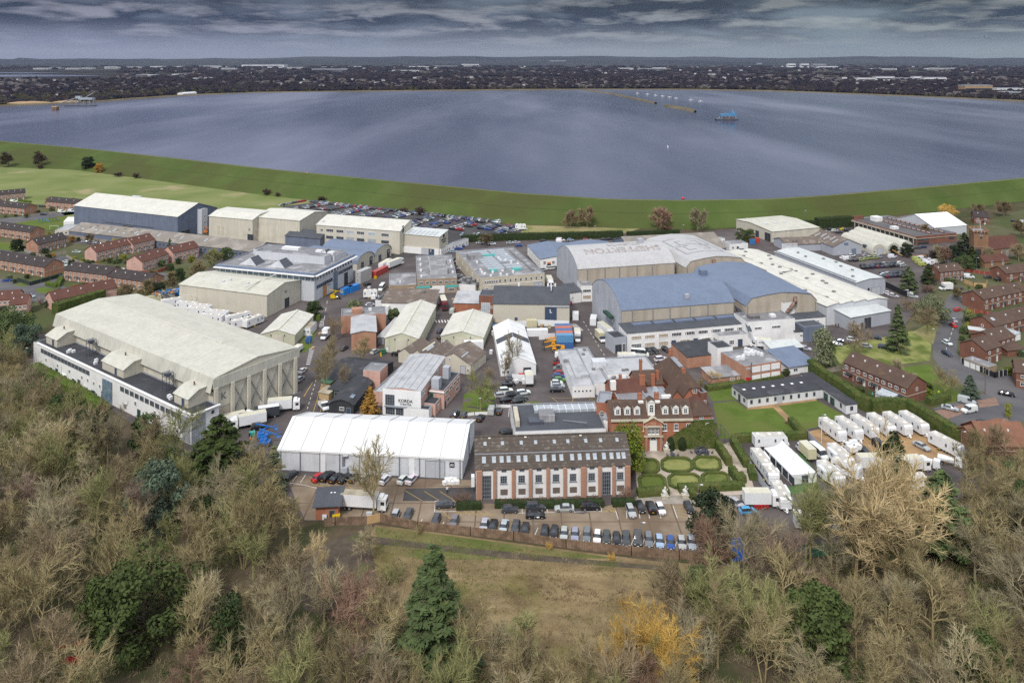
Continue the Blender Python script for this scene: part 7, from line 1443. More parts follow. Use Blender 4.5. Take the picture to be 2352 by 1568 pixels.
def oct_(x0,y0,x1,y1,sk=0.,c=.18):
 pts=[(x0+c*(x1-x0),y0),(x1-c*(x1-x0),y0),(x1,y0+.25*(y1-y0)),(x1+sk*.6,y1-.2*(y1-y0)),(x1-c*(x1-x0)+sk,y1),(x0+c*(x1-x0)+sk,y1),(x0+sk*.6,y1-.2*(y1-y0)),(x0,y0+.25*(y1-y0))]
 return pts
for i,(q,col,lab)in enumerate((((1466,1057,1512,1086,2),'lawn','back left'),((1520,1053,1588,1084,3),'lawn_pale','back middle'),((1593,1051,1653,1081,4),'lawn_pale','back right'),((1468,1093,1526,1124,4),'lawn','front left'),((1536,1090,1606,1122,4),'lawn_pale','front middle'),((1613,1087,1672,1115,5),'lawn_pale','front right'))):
 P_=oct_(*q);sheet('bed_lawn',P_,col,.05);hedge('low clipped hedge framing the %s lawn bed of the formal garden'%lab,P_,.7,.55,closed=True,group=gp_,dens=6)
hedge('tall clipped hedge right of the formal garden, running away from the camera',[(1642,1020),(1675,1070)],1.7,2.3);hedge('thick clipped hedge block stepping down at the lower right of the garden',[(1680,1086),(1702,1118)],1.8,2.);hedge('broad clipped hedge along the front of the formal garden',[(1558,1128),(1708,1120)],2.2,1.6);hedge('clipped hedge at the front left of the formal garden',[(1464,1138),(1535,1132)],2.2,1.6);hedge('short clipped hedge block beside the stone figure at the garden steps',[(1582,1126),(1594,1148)],1.5,1.7);hedge('L shaped clipped hedge between the gravel path and the bare soil',[(1812,1008),(1690,1014),(1684,1020),(1716,1074)],1.9,2.1);hedge('small clipped hedge block beside the grey hoarding',[(1724,1082),(1730,1104)],1.8,2.);hedge('square clipped hedge stub by the garden gap',[(1700,1098),(1708,1110)],1.6,1.8);hedge('clipped hedge at the corner of the right hand lawn',[(1816,972),(1836,996),(1850,1006),(1812,1008)],1.8,2.)
hedge('low clipped hedge below the white and brick range, left of the path',[(1048,1168),(1106,1166)],1.8,1.5,'hedge_dark');hedge('long low clipped hedge below the white and brick range',[(1136,1163),(1270,1163),(1386,1160)],1.9,1.4,'hedge_dark');hedge('low clipped hedge right of the brick range path',[(1406,1160),(1458,1157)],1.9,1.3,'hedge_dark')
hedge('tall dark clipped hedge between the prefab offices and the brick terrace',[(1862,852),(1880,868),(1930,902),(1970,932),(2000,946)],2.6,4.2,'hedge_leaf');hedge('tall clipped hedge curving round the trailer yard',[(2000,946),(2040,943),(2086,946),(2150,984),(2208,1020)],2.6,4.,'hedge_leaf');hedge('brown green clipped hedge on the green beside the brick terrace',[(2132,930),(2178,918)],2.2,2.2,'hedge_leaf')
hedge('bright green clipped hedge along the cars beside the white office range',[(78,848),(120,872),(180,907),(240,946)],3.2,2.2,'hedge_bright');hedge('long dark hedge below the far car park and rough grass',[(1060,556),(1180,551),(1300,549),(1430,545)],3.,4.,'hedge_dark');hedge('dark hedge continuing behind the mottled hall',[(1440,541),(1560,536)],2.,2.4,'hedge_dark');hedge('tall very dark hedge left of the brick parking deck',[(1876,524),(1956,519)],5.,6.4,'hedge_dark');hedge('dark hedge behind the cream store',[(1780,521),(1874,523)],3.,4.5,'hedge_dark');hedge('low dark hedge along the foot of the bank by the entrance',[(1700,529),(1770,523)],2.,1.6,'hedge_dark')
hedge('square green hedge round the garden in the left close',[(108,655),(132,660),(140,643)],2.,1.8,'hedge_bright');hedge('yellow green hedge in the gardens behind the long store',[(44,462),(70,466)],1.6,1.4,'hedge_bright');hedge('grey green planted hedge in front of the two storey brick offices',[(1622,896),(1706,884),(1795,868)],2.2,1.5,'hedge_leaf');hedge('small bright green cut bush beside the avenue crossing',[(728,735),(736,735)],2.4,2.2,'hedge_bright');hedge('long clipped conifer hedge behind the huge cream stage',[(126,722),(180,705),(236,688)],4.,4.6,'hedge_leaf')
def statue(x,y,h,label):
 r=thing('statue',label,'statue',G(x,y));p=MB();p.box((0,0,0),(1.5,1.2,.7));p.box((0,0,.7),(1.7,1.4,.15),bottom=True);p.build('plinth','stone_cream',r)
 s_=MB();rings=[]
 for k in range(14):
  z=.85+h*k/13;rr=[.55,.52,.46,.44,.48,.52,.50,.42,.30,.20,.22,.25,.20,.05][k];ox=.12*math.sin(k*.7)
  rings.append([(ox+rr*math.cos(2*PI*q/10)*(1.15 if k<8 else 1),rr*math.sin(2*PI*q/10)+.05*math.cos(k),z+.04*math.sin(q*2+k))for q in range(10)])
 s_.loft(rings);s_.tube((-.4,0,.85+h*.55),(-.62,.1,.85+h*.25),.13,.09);s_.tube((.42,0,.85+h*.55),(.7,-.1,.85+h*.72),.13,.08);s_.tube((-.3,.5,.85),(.2,.45,.85+h*.5),.2,.12);s_.build('figure','statue_stone',r,smooth=True)
statue(1527,1144,2.,'white stone figure on the left of the garden steps');statue(1574,1142,2.,'white stone figure on the right of the garden steps');statue(1531,1037,1.9,'white stone figure beside the manor\'s clipped yew')
for i,(x,y,h)in enumerate(((1540,1034,3.6),(1567,1033,3.4))):
 b=MB();rg=random.Random(i);rings=[]
 for k in range(10):
  t=k/9;rr=1.05*(math.sin(PI*(.18+.80*t)))**.55;rings.append([(rr*(1+.06*noise.noise(Vector((q,k,i))))*math.cos(2*PI*q/14),rr*math.sin(2*PI*q/14),h*t)for q in range(14)])
 b.loft(rings)
 for _ in range(700):
  t=rg.random();a=rg.random()*2*PI;rr=1.07*(math.sin(PI*(.18+.80*t)))**.55;p=Vector((rr*math.cos(a),rr*math.sin(a),h*t));u=Vector((rg.uniform(-1,1),rg.uniform(-1,1),rg.uniform(-1,1))).normalized()*.12;v=u.orthogonal().normalized()*.1;b.face([p-u,p+v,p+u,p-v])
 tag(b.build('topiary','hedge_dark',loc=G(x,y)),['left','right'][i]+' dark clipped dome in front of the manor\'s arched windows','topiary')
def table_set(x,y,n,label,col='steel_dark'):
 r=thing('garden_table',label.replace('chairs','table'),'table',G(x,y),.3,'dark garden furniture');b=MB();b.box((0,0,.7),(1.1 if n<5 else 2.,1.,.06),bottom=True);b.build('tabletop',col,r)
 for k in range(4):l=MB();l.tube(((k%2-.5)*.8,(k//2-.5)*.8,0),((k%2-.5)*.8,(k//2-.5)*.8,.7),.04,n=4);l.build('leg',col,r)
 for k in range(n):
  a=2*PI*k/n;c=thing('garden_chair','dark garden chair at the '+label,'chair',G(x,y)+Vector((1.35*math.cos(a),1.1*math.sin(a),0)),a-PI/2,'dark garden furniture');s_=MB();s_.box((0,0,.42),(.5,.5,.06),bottom=True);s_.build('seat',col,c);s_=MB();s_.box((0,.25,.45),(.5,.06,.5),bottom=True);s_.build('backrest',col,c);s_=MB()
  for q in range(4):s_.tube(((q%2-.5)*.44,(q//2-.5)*.44,0),((q%2-.5)*.44,(q//2-.5)*.44,.42),.03,n=4)
  s_.build('legs',col,c)
table_set(1545,1048,4,'small round set left of the middle bed');table_set(1612,1042,6,'large table set in front of the ivy');table_set(1600,1041,4,'left table set in front of the ivy');table_set(1624,1042,4,'right table set in front of the ivy');table_set(1612,1030,8,'long table set below the ivy wall')
r=thing('picnic_bench','brown picnic bench on the right hand lawn','bench',G(1810,972),.6);b=MB();b.box((0,0,.7),(1.6,.7,.06),bottom=True);b.build('tabletop','wood_fence',r)
for s_ in(-1,1):b=MB();b.box((0,s_*.65,.42),(1.6,.28,.05),bottom=True);b.build('seat','wood_fence',r)
b=MB()
for x in(-.6,.6):b.tube((x,-.75,0),(x,.2,.7),.05,n=4);b.tube((x,.75,0),(x,-.2,.7),.05,n=4);b.tube((x,-.65,.4),(x,.65,.4),.05,n=4)
b.build('frame','wood_fence',r)
r=thing('iron_pergola','black iron pergola at the end of the ivy wing','pergola',G(1652,1012),.1);b=MB()
for x in(-1.6,1.6):
 for y in(-3,0,3):b.tube((x,y,0),(x,y,3.2),.06,n=4)
 b.tube((x,-3,3.2),(x,3,3.2),.06,n=4)
for y in(-3,0,3):b.tube((-1.6,y,3.2),(1.6,y,3.2),.06,n=4)
b.build('frame','steel_dark',r)
pt=thing('pagoda_tent','white tent with two swept peaks on the artificial turf','tent',(71.6,202.2,0),R(-80));b=MB();Lp,Wp,hp_=14.,6.7,2.4
b.box((0,0,0),(Lp,Wp,.01))if 0 else None
rf=MB();nx,ny=28,12
for i in range(nx+1):
 for j in range(ny+1):
  u,v=-Lp/2+Lp*i/nx,-Wp/2+Wp*j/ny;q=((i/nx*2)%1.)if i<nx else 1.;d=max(abs(q-.5)*2,abs(j/ny-.5)*2);rf.v.append((u,v,hp_+3.2*(1-d)**1.7+.2*(1-d)))
for i in range(nx):
 for j in range(ny):a=i*(ny+1)+j;rf.f.append((a,a+ny+1,a+ny+2,a+1));rf.m.append(0)
rf.build('roof','marquee_white',pt);wl=MB()
for s_ in(-1,1):wl.face([(-Lp/2,s_*Wp/2,0),(Lp/2,s_*Wp/2,0),(Lp/2,s_*Wp/2,hp_+.05),(-Lp/2,s_*Wp/2,hp_+.05)]);wl.face([(s_*Lp/2,-Wp/2,0),(s_*Lp/2,Wp/2,0),(s_*Lp/2,Wp/2,hp_+.05),(s_*Lp/2,-Wp/2,hp_+.05)])
wl.build('wall','marquee_white',pt)
for k in range(5):w2=MB();w2.box((-Lp/2+1.6+k*3.1,-Wp/2-.03,.3),(2.5,.06,1.9),bottom=True);w2.build('window','glass_dark',pt)
link('door',win_mesh(1.8,2.1,2,2,'steel_grey','glass_dark'),pt,(Lp/2+.03,.2,.05),PI/2)
lp=thing('log_pile','stack of sawn logs beside the dirt track in the wood','log pile',G(773,1362));b=MB()
for k in range(46):
 x=rnd.uniform(-.9,.9)+(k//9)*.1;y=rnd.uniform(-7,4);z=.15+rnd.random()*.9;a=rnd.uniform(-.3,.3);b.tube((x-.8*math.cos(a),y-.8*math.sin(a),z),(x+.8*math.cos(a),y+.8*math.sin(a),z),.16+.1*rnd.random(),n=8,m=0);b.face([(x+.81*math.cos(a),y+.8*math.sin(a)+.2*math.cos(t*PI/3),z+.2*math.sin(t*PI/3))for t in range(6)],1)
b.build('logs',['trunk_brown','log_end'],lp)
for i,(x,y)in enumerate(((702,1268),(657,1296))):
 r=thing('tree_stump',['fresh pale stump in the cleared ground at the wood edge','lower of the two cut stumps beside the dirt track'][i],'stump',G(x,y));b=MB();b.tube((0,0,0),(0,0,.6),.75,.6,n=12);b.build('bole','trunk_brown',r);b=MB();b.tube((0,0,.6),(0,0,.63),.58,n=12);b.build('cut_face','log_end',r)
r=thing('satellite_dish','dark blue dish antenna standing on the grass verge','dish',G(709,790),.6);b=MB();b.sphere((0,0,1.6),1.5,14,6,sq=(1,.22,1));b.build('dish','cont_blue',r);b=MB();b.tube((0,.2,0),(0,.2,1.6),.12);b.build('mast','steel_grey',r)
for i,(x,y)in enumerate(((1561,800),(1589,799),(1652,800),(1618,812))):
 r=thing('traffic_cone','traffic cone in front of the white office range, %s from the left'%ordn([0,1,3,2][i]),'cone',G(x,y),0,'traffic cones by the white office range');b=MB();b.box((0,0,0),(.5,.5,.06));b.tube((0,0,.05),(0,0,.9),.24,.05,n=8);b.build('cone','orange_plain',r)
r=thing('street_sign','small yellow topped sign post among the avenue trees','sign',G(875,818));b=MB();b.box((0,0,0),(.7,.5,1.2),taper=.4);b.build('body','yellow_plain',r);b=MB();b.box((0,0,1.2),(.28,.2,.3));b.build('lamp','jcb_yellow',r)
r=thing('parasol','closed green parasol behind the dark brick terrace','parasol',G(2004,918));b=MB();b.tube((0,0,.3),(0,0,2.4),.5,.05,n=8);b.build('canopy','turquoise',r);b=MB();b.tube((0,0,0),(0,0,.4),.05);b.build('pole','steel_grey',r)
r=thing('goal_post','white football goal on the play lawn','goal',G(124,527));b=MB();b.tube((-2.6,0,0),(-2.6,0,2.3),.08);b.tube((2.6,0,0),(2.6,0,2.3),.08);b.tube((-2.6,0,2.3),(2.6,0,2.3),.08);b.build('frame','white_plain',r)
for i,(x,y,c)in enumerate(((97,510,'lift_blue'),(121,508,'steel_dark'))):
 r=thing('climbing_frame',['blue','dark'][i]+' climbing frame on the estate play lawn','play frame',G(x,y));b=MB()
 for sx_ in(-2,0,2):b.tube((sx_,-.9,0),(sx_,0,2.4),.09);b.tube((sx_,.9,0),(sx_,0,2.4),.09)
 b.tube((-2,0,2.4),(2,0,2.4),.09);b.build('frame',c,r);b=MB();b.face([(2,-.4,2.2),(2,.4,2.2),(4.4,.4,.2),(4.4,-.4,.2)]);b.face([(2,.4,2.15),(2,-.4,2.15),(4.4,-.4,.15),(4.4,.4,.15)]);b.build('slide',c,r)
r=thing('ambulance_group_cover','pile of yellow and white road barriers stacked at the yard edge','barriers',G(2120,600))if 0 else None
gy='yellow and white support vans at the yard edge'
for i,(x,y,c)in enumerate(((2106,598,'lime'),(2118,596,'white'),(2112,604,'lime'),(2128,604,'white'),(2142,600,'white'),(2150,604,'white'),(2160,602,'lime'),(2120,610,'lime'),(2135,608,'white'),(2050,592,'white'))):car(G(x,y),20,c,'panel van','%s van in the cluster beside the church conifers, %s in the cluster'%('yellow' if c=='lime' else 'white',ordn(i))if i<9 else 'white support truck beside the orange height barrier',gy,True)
# ---------------------------------------------------------------- people
def person(x,y,head,label,top,legs,walk=.3,name='person'):
 me=bpy.data.meshes.new('person');s_=walk
 J=[(0,0,.95),(0,0,1.15),(0,0,1.38),(0,0,1.52),(0,.02,1.64),(0,.02,1.76),(.10,0,.90),(.11,s_*.5,.50),(.11,s_*.6-.08,.08),(.11,s_*.6+.08,.04),(-.10,0,.90),(-.11,-s_*.3,.48),(-.11,-s_*.7,.10),(-.11,-s_*.7+.15,.05),(.19,0,1.40),(.26,-s_*.2,1.12),(.27,-s_*.1+.12,.88),(-.19,0,1.40),(-.26,s_*.2,1.12),(-.27,s_*.3+.05,.88)]
 E=[(0,1),(1,2),(2,3),(3,4),(4,5),(0,6),(6,7),(7,8),(8,9),(0,10),(10,11),(11,12),(12,13),(2,14),(14,15),(15,16),(2,17),(17,18),(18,19)]
 Rr=[.15,.14,.16,.06,.10,.085,.10,.075,.05,.045,.10,.075,.05,.045,.075,.055,.04,.075,.055,.04]
 me.from_pydata(J,E,[]);o=bpy.data.objects.new('p',me);COL.objects.link(o);md=o.modifiers.new('s','SKIN');me.skin_vertices[0].data[0].use_root=True
 for v,r in zip(me.skin_vertices[0].data,Rr):v.radius=(r,r*.85)
 sb=o.modifiers.new('b','SUBSURF');sb.levels=1;sb.render_levels=1
 m2=bpy.data.meshes.new_from_object(o.evaluated_get(bpy.context.evaluated_depsgraph_get()));bpy.data.objects.remove(o)
 m2.materials.clear()
 for k in(top,legs,'skin_tone','hair_dark','trim_black'):m2.materials.append(mt(k))
 for p in m2.polygons:
  c=p.center;z=c.z
  p.material_index=0 if z>.92 else 1
  if z<.12:p.material_index=4
  if z>1.50:p.material_index=2
  if z>1.70 or(z>1.6 and c.y<-.02):p.material_index=3
  if abs(c.x)>.22 and z<1.0:p.material_index=2
 q=link(name,m2,None,G(x,y),R(head));return tag(q,label,'person')
for x,y,h,l,t,g_ in((1354,1124,30,'person in a white top walking across the dark asphalt patch','white_plain','navy_cloth'),(1495,1207,90,'person in dark clothing walking by the brick range\'s left path','trim_black','trim_black'),(1109,1143,90,'person in black standing at the brick range doorway','trim_black','trim_black'),(2156,908,160,'person in a yellow hi-vis jacket on the green','hiviz','navy_cloth'),(1920,752,20,'left of two people in dark clothes walking beside the grey front hall','trim_black','navy_cloth'),(1926,752,20,'right of two people in dark clothes walking beside the grey front hall','navy_cloth','trim_black'),(575,1016,0,'worker in an orange jacket beside the blue boom lifts','orange_plain','navy_cloth'),(573,1006,40,'worker in dark clothes beside the teal box','navy_cloth','trim_black')):
 if 'dark clothing' in l or 'white top' in l:
  if 'white top' in l:x,y=1027,1122+10
  else:continue
 person(x,y,h,l,t,g_)
container(579,1000,20,'teal_box','teal crate beside the workers in front of the huge cream stage',L=1.6,Hh=1.1,W_=1.2,name='crate')
def pallet(x,y,label,m='timber',h=1.1):
 r=thing('pallet_stack',label,'pallets',G(x,y),rnd.random()*2);b=MB()
 for k in range(int(h/.15)):b.box((rnd.uniform(-.05,.05),rnd.uniform(-.05,.05),k*.15),(1.2,1.,.1),bottom=True)
 b.build('pallets',m,r)
for x,y,l,m,h in((1196,872,'timber pallets in front of the small marquee','timber',1.),(1203,880,'pale sheeted stack in front of the small marquee','white_plain',1.6),(1186,880,'white stack left of the white flatbed','pvc_white',1.3),(1218,870,'blue crates at the marquee corner','skip_blue',1.),(1245,752,'timber pallets behind the white hoarding','timber',1.4),(1262,754,'cream stack behind the white hoarding','cont_cream',1.6),(1285,752,'grey stack at the corner of the dark roofed stage','steel_grey',1.2),(735,768,'timber stack on the grass verge','timber',.8),(719,800,'orange timber heap beside the blue dish','fence_new',.7),(1128,812,'white crates beside the thin bare tree','pvc_white',1.4),(1142,790,'red crates left of the small marquee','red_plain',1.3),(1133,770,'white tank stack left of the small marquee','white_plain',1.8),(1136,752,'blue drum stack behind the small marquee','skip_blue',1.4),(762,930,'blue crates beside the black hall','bin_blue',1.3),(590,1030,'dark stack beside the boom lifts','steel_dark',1.2),(862,640,'yellow pallets by the grey cabins','yellow_plain',1.2),(848,662,'white sacks by the blue skip','white_plain',1.),(1310,700,'red stack beside the white annexe','red_plain',1.4),(1372,640,'grey stack beside the blue stage gable','steel_grey',1.3),(1040,690,'timber stack in the narrow lane','timber',1.)):pallet(x,y,'stack of '+l if 'stack' not in l else l,m,h)
lorry(1215,892-8,95,'white flatbed truck unloading in front of the small marquee',L=3.6)
row('in the courtyard below the small marquee',g3_,15,[(1150,912,'silver','hatchback'),(1178,912,'black','off-roader'),(1202,905,'white','estate'),(1196,918,'dark grey','saloon')])
# ---------------------------------------------------------------- trees
def rdir(rg):return Vector((rg.gauss(0,1),rg.gauss(0,1),rg.gauss(0,1))).normalized()
def bare_proto(seed,form='round',nb=(13,10,13),tw=.03):
 """leafless tree ten metres tall: trunk and limbs in one mesh, branches and twigs (the crown) in another"""
 rg=random.Random(seed);T=MB();Cn=MB();UP=Vector((0,0,1))
 def path(p,d,l,n,wob,up):
  pts=[p.copy()]
  for i in range(n):
   d=(d+rdir(rg)*wob+UP*up).normalized();p=p+d*(l/n);pts.append(p.copy())
  return pts
 def at(pts,t):
  f=t*(len(pts)-1);i=min(int(f),len(pts)-2);return pts[i].lerp(pts[i+1],f-i),(pts[i+1]-pts[i]).normalized()
 def side(d,ang):
  a=rdir(rg);a=(a-d*a.dot(d)).normalized();return(d*math.cos(ang)+a*math.sin(ang)).normalized()
 mult=3 if form=='multi' else 1
 for st in range(mult):
  hl={'round':6.2,'tall':9.,'vase':5.2,'multi':7.5,'bush':2.,'weep':6.}[form]
  d0=UP if mult==1 else(UP+Vector((math.cos(st*2.1),math.sin(st*2.1),0))*.22).normalized()
  tr=path(Vector((0,0,0))if mult==1 else Vector((.25*math.cos(st*2.1),.25*math.sin(st*2.1),0)),d0,hl,6,.05,.05);r0=.19 if mult==1 else.12
  for i in range(6):T.tube(tr[i],tr[i+1],r0*(1-i/6.6),r0*(1-(i+1)/6.6),n=6,cap=False)
  n1=nb[0]if mult==1 else nb[0]//2
  for i in range(n1):
   t0={'round':.30,'tall':.22,'vase':.34,'multi':.3,'bush':.02,'weep':.4}[form];t=t0+(1-t0)*(i+.5*rg.random())/n1;p,d=at(tr,t)
   if form=='tall':ang=R(28+14*rg.random());l=1.2+2.0*(1-abs(t-.5)*1.1)
   elif form=='vase':ang=R(28+32*rg.random());l=3.6+1.6*rg.random()
   elif form=='bush':ang=R(20+55*rg.random());l=3.2+2.2*rg.random()
   elif form=='weep':ang=R(40+35*rg.random());l=3.2+1.*rg.random()
   else:ang=R(80-48*t+14*rg.random());l=(4.3-1.2*t)*(.8+.4*rg.random())
   b=path(p,side(d,ang),l,5,.16,.09);r1=r0*(.52-.14*t)
   for k in range(5):T.tube(b[k],b[k+1],r1*(1-k/6),r1*(1-(k+1)/6),n=4,cap=False)
   for j in range(nb[1]):
    u=.22+.78*(j+rg.random()*.6)/nb[1];q,e=at(b,min(u,1.));l2=(1.75 if form!='tall' else 1.25)*(1.15-.45*u)*(.7+.5*rg.random())
    c=path(q,side(e,R(30+35*rg.random())),l2,3,.22,.10 if form!='weep' else-.05);r2=.05 if tw<.04 else.08
    for k in range(3):Cn.tube(c[k],c[k+1],r2*(1-k/4),r2*(1-(k+1)/4),n=3,cap=False)
    for k in range(nb[2]):
     v=.12+.88*(k+rg.random())/nb[2];s_,g=at(c,min(v,1.));l3=(.6+.75*rg.random())*(1. if form!='tall' else.8)
     dd=side(g,R(20+40*rg.random()))
     if form=='weep':dd=(dd-UP*1.1).normalized();l3*=1.9
     else:dd=(dd+UP*.22).normalized()
     Cn.needle(s_,s_+dd*l3,tw)
 return T,Cn
def leaf_quad(mb,p,nrm,s_,rg,asp=.75,m=0):
 a=(nrm.orthogonal().normalized());b=nrm.cross(a);t=rg.random()*2*PI;u=(a*math.cos(t)+b*math.sin(t))*s_;v=(b*math.cos(t)-a*math.sin(t))*s_*asp
 mb.face([p-u,p-v*.8,p+u,p+v*.8],m)
def leafy_proto(seed,form='round',n=3600,leaf=.2):
 """evergreen ten metres tall"""
 rg=random.Random(seed);T=MB();Cn=MB();T.tube((0,0,0),(0,0,7.),.22,.06,n=6)
 if form in('round','dome','column'):
  wx={'round':3.9,'dome':5.2,'column':2.1}[form];cl=[]
  for i in range(46 if form!='column' else 34):
   z=rg.uniform(.9,9.3);rr=wx*math.sqrt(max(.04,1-((z-4.6)/5.4)**2))*(.55+.42*rg.random());a=rg.random()*2*PI
   cl.append((Vector((rr*math.cos(a),rr*math.sin(a),z)),rg.uniform(.8,1.5)*(1.15 if form=='dome' else 1.)))
  for i in range(9):cl.append((Vector((rg.uniform(-1,1)*wx*.4,rg.uniform(-1,1)*wx*.4,rg.uniform(2,9.))),1.7))
  for c,r in cl[:30]:T.tube((0,0,c.z*.55),c,.06,.02,n=3,cap=False)
  for _ in range(n):
   c,r=rg.choice(cl);d=rdir(rg);d.z=abs(d.z)*.9-.25;d.normalize();p=c+d*r*(.75+.3*rg.random());leaf_quad(Cn,p,(d+rdir(rg)*.6).normalized(),leaf*(.7+.7*rg.random()),rg)
 elif form in('cone','spruce'):
  wd=3.7 if form=='cone' else 2.5
  for k in range(150):
   z=.5+9.3*(k/150.)**.95;L_=wd*(1-(z/10.)**(2.1 if form=='cone' else 1.25))*(.74+.36*rg.random())+.2;a=rg.random()*2*PI;dr=-.10 if form=='cone' else-.25
   e=Vector((math.cos(a)*L_,math.sin(a)*L_,z+dr*L_+.25));b=Vector((0,0,z));T.tube(b,e,.05,.015,n=3,cap=False)
   ns=max(4,int(n/150*(L_/wd*1.5+.25)))
   for i in range(ns):
    t=.3+.7*rg.random()**.7;p=b.lerp(e,t)+Vector((rg.uniform(-.32,.32),rg.uniform(-.32,.32),rg.uniform(-.16,.14)))*(.5+L_*.28);nn=(Vector((math.cos(a)*.5,math.sin(a)*.5,1))+rdir(rg)*.55).normalized();leaf_quad(Cn,p,nn,leaf*(.8+.7*rg.random()),rg,.55)
 elif form=='cedar':
  for k in range(130):
   z=.7+9.2*((k+rg.random()*.5)/130.)**.9;L_=3.35*(1-z/10.15)*(.55+.6*rg.random()**.7)+.3;a=rg.random()*2*PI
   e=Vector((math.cos(a)*L_,math.sin(a)*L_,z-.16*L_+.10*L_*rg.random()));b=Vector((0,0,z));T.tube(b,e,.06,.02,n=3,cap=False)
   for i in range(max(5,int(n/130*(.35+L_/2.2)))):
    t=.12+.88*rg.random()**.6;p=b.lerp(e,t);w_=(.14+.62*t*(1.12-t))*L_;s_=rg.uniform(-w_,w_);p+=Vector((-math.sin(a)*s_,math.cos(a)*s_,rg.uniform(-.14,.07)-.3*abs(s_)-.05*t*L_));leaf_quad(Cn,p,(Vector((math.cos(a)*.35,math.sin(a)*.35,1))+rdir(rg)*.4).normalized(),leaf*(.75+.6*rg.random()),rg,.55)
 elif form=='palm':
  T=MB();T.tube((0,0,0),(.2,0,7.),.35,.25,n=7)
  for k in range(60):
   a=rg.random()*2*PI;el=R(rg.uniform(-35,75));pp=Vector((.2,0,7.));d=Vector((math.cos(a)*math.cos(el),math.sin(a)*math.cos(el),math.sin(el)))
   for i in range(5):
    q=pp+d*.75;sd=d.cross(Vector((0,0,1))).normalized()*.14*(1-i/6);Cn.face([pp-sd,q-sd*.7,q+sd*.7,pp+sd]);pp=q;d=(d+Vector((0,0,-.22))).normalized()
 return T,Cn
PROTO={}
def proto(kind,var):
 k=(kind,var);far=var>=10
 if k in PROTO:return PROTO[k]
 sd=hash(kind)%1 if 0 else sum(map(ord,kind))*31+var*7
 if kind.startswith('bare'):
  f=kind[5:];nb={'round':(12,9,13),'tall':(15,7,11),'vase':(11,10,13),'multi':(14,8,12),'bush':(13,8,12),'weep':(15,10,14)}[f]
  T,Cn=bare_proto(sd,f,nb if not far else(16,12,18),.055 if far else.027);r=(T.mesh('trunk','bark'),Cn.mesh('crown','twig'))
 else:
  f,n,lf={'holly':('round',5200,.27),'dome':('dome',6500,.22),'column':('column',3000,.19),'yew':('cone',6000,.24),'spruce':('spruce',4200,.20),'cedar':('cedar',6200,.24),'palm':('palm',0,0),'ivy':('column',2200,.2)}[kind]
  T,Cn=leafy_proto(sd,f,n,lf);r=(T.mesh('trunk','trunk_brown'),Cn.mesh('crown','leaf'))
 PROTO[k]=r;return r
TINT={'olive':(.262,.218,.118),'brown':(.235,.185,.115),'grey':(.25,.218,.140),'red':(.23,.148,.108),'pink':(.25,.182,.142),'green olive':(.225,.225,.10),'ochre':(.46,.30,.085),'tan':(.52,.41,.23),'pale':(.32,.275,.172),'dark brown':(.105,.080,.062)}
LEAF={'dark green':(.040,.060,.022),'holly green':(.055,.075,.024),'blue green':(.075,.105,.075),'cedar green':(.078,.110,.044),'bright green':(.115,.155,.022),'yellow green':(.23,.235,.045),'orange brown':(.30,.165,.035),'yew green':(.048,.068,.020),'grey green':(.16,.18,.105),'black green':(.026,.038,.020)}
def tree(kind,x,y,h,tint,label,group=None,wide=1.,var=None,world=None,cat=None,name=None):
 var=rnd.randrange(4)if var is None else var
 if world is None and y<700 and kind.startswith('bare'):var=10+var%2
 if kind in('dome','yew','cedar','palm','spruce'):var%=2
 tm,cm=proto(kind,var);c=(TINT if kind.startswith('bare')else LEAF)[tint];j=1+rnd.uniform(-.16,.24)
 loc=G(x,y)if world is None else world
 r=thing(name or('bush' if kind=='bare bush' else{'holly':'evergreen_tree','dome':'evergreen_tree','column':'evergreen_tree','yew':'conifer_tree','spruce':'conifer_tree','cedar':'cedar_tree','palm':'palm_tree','ivy':'ivy_column'}.get(kind,'bare_tree')),label,cat or('bush' if kind=='bare bush' else 'tree'),loc,rnd.random()*2*PI,group)
 s_=h/10.;r.scale=(s_*wide,s_*wide,s_)
 a=link('trunk',tm,r);b=link('crown',cm,r)
 a.color=(c[0]*j*1.15,c[1]*j*1.12,c[2]*j*1.1,1);b.color=(c[0]*j,c[1]*j,c[2]*j,1);return r
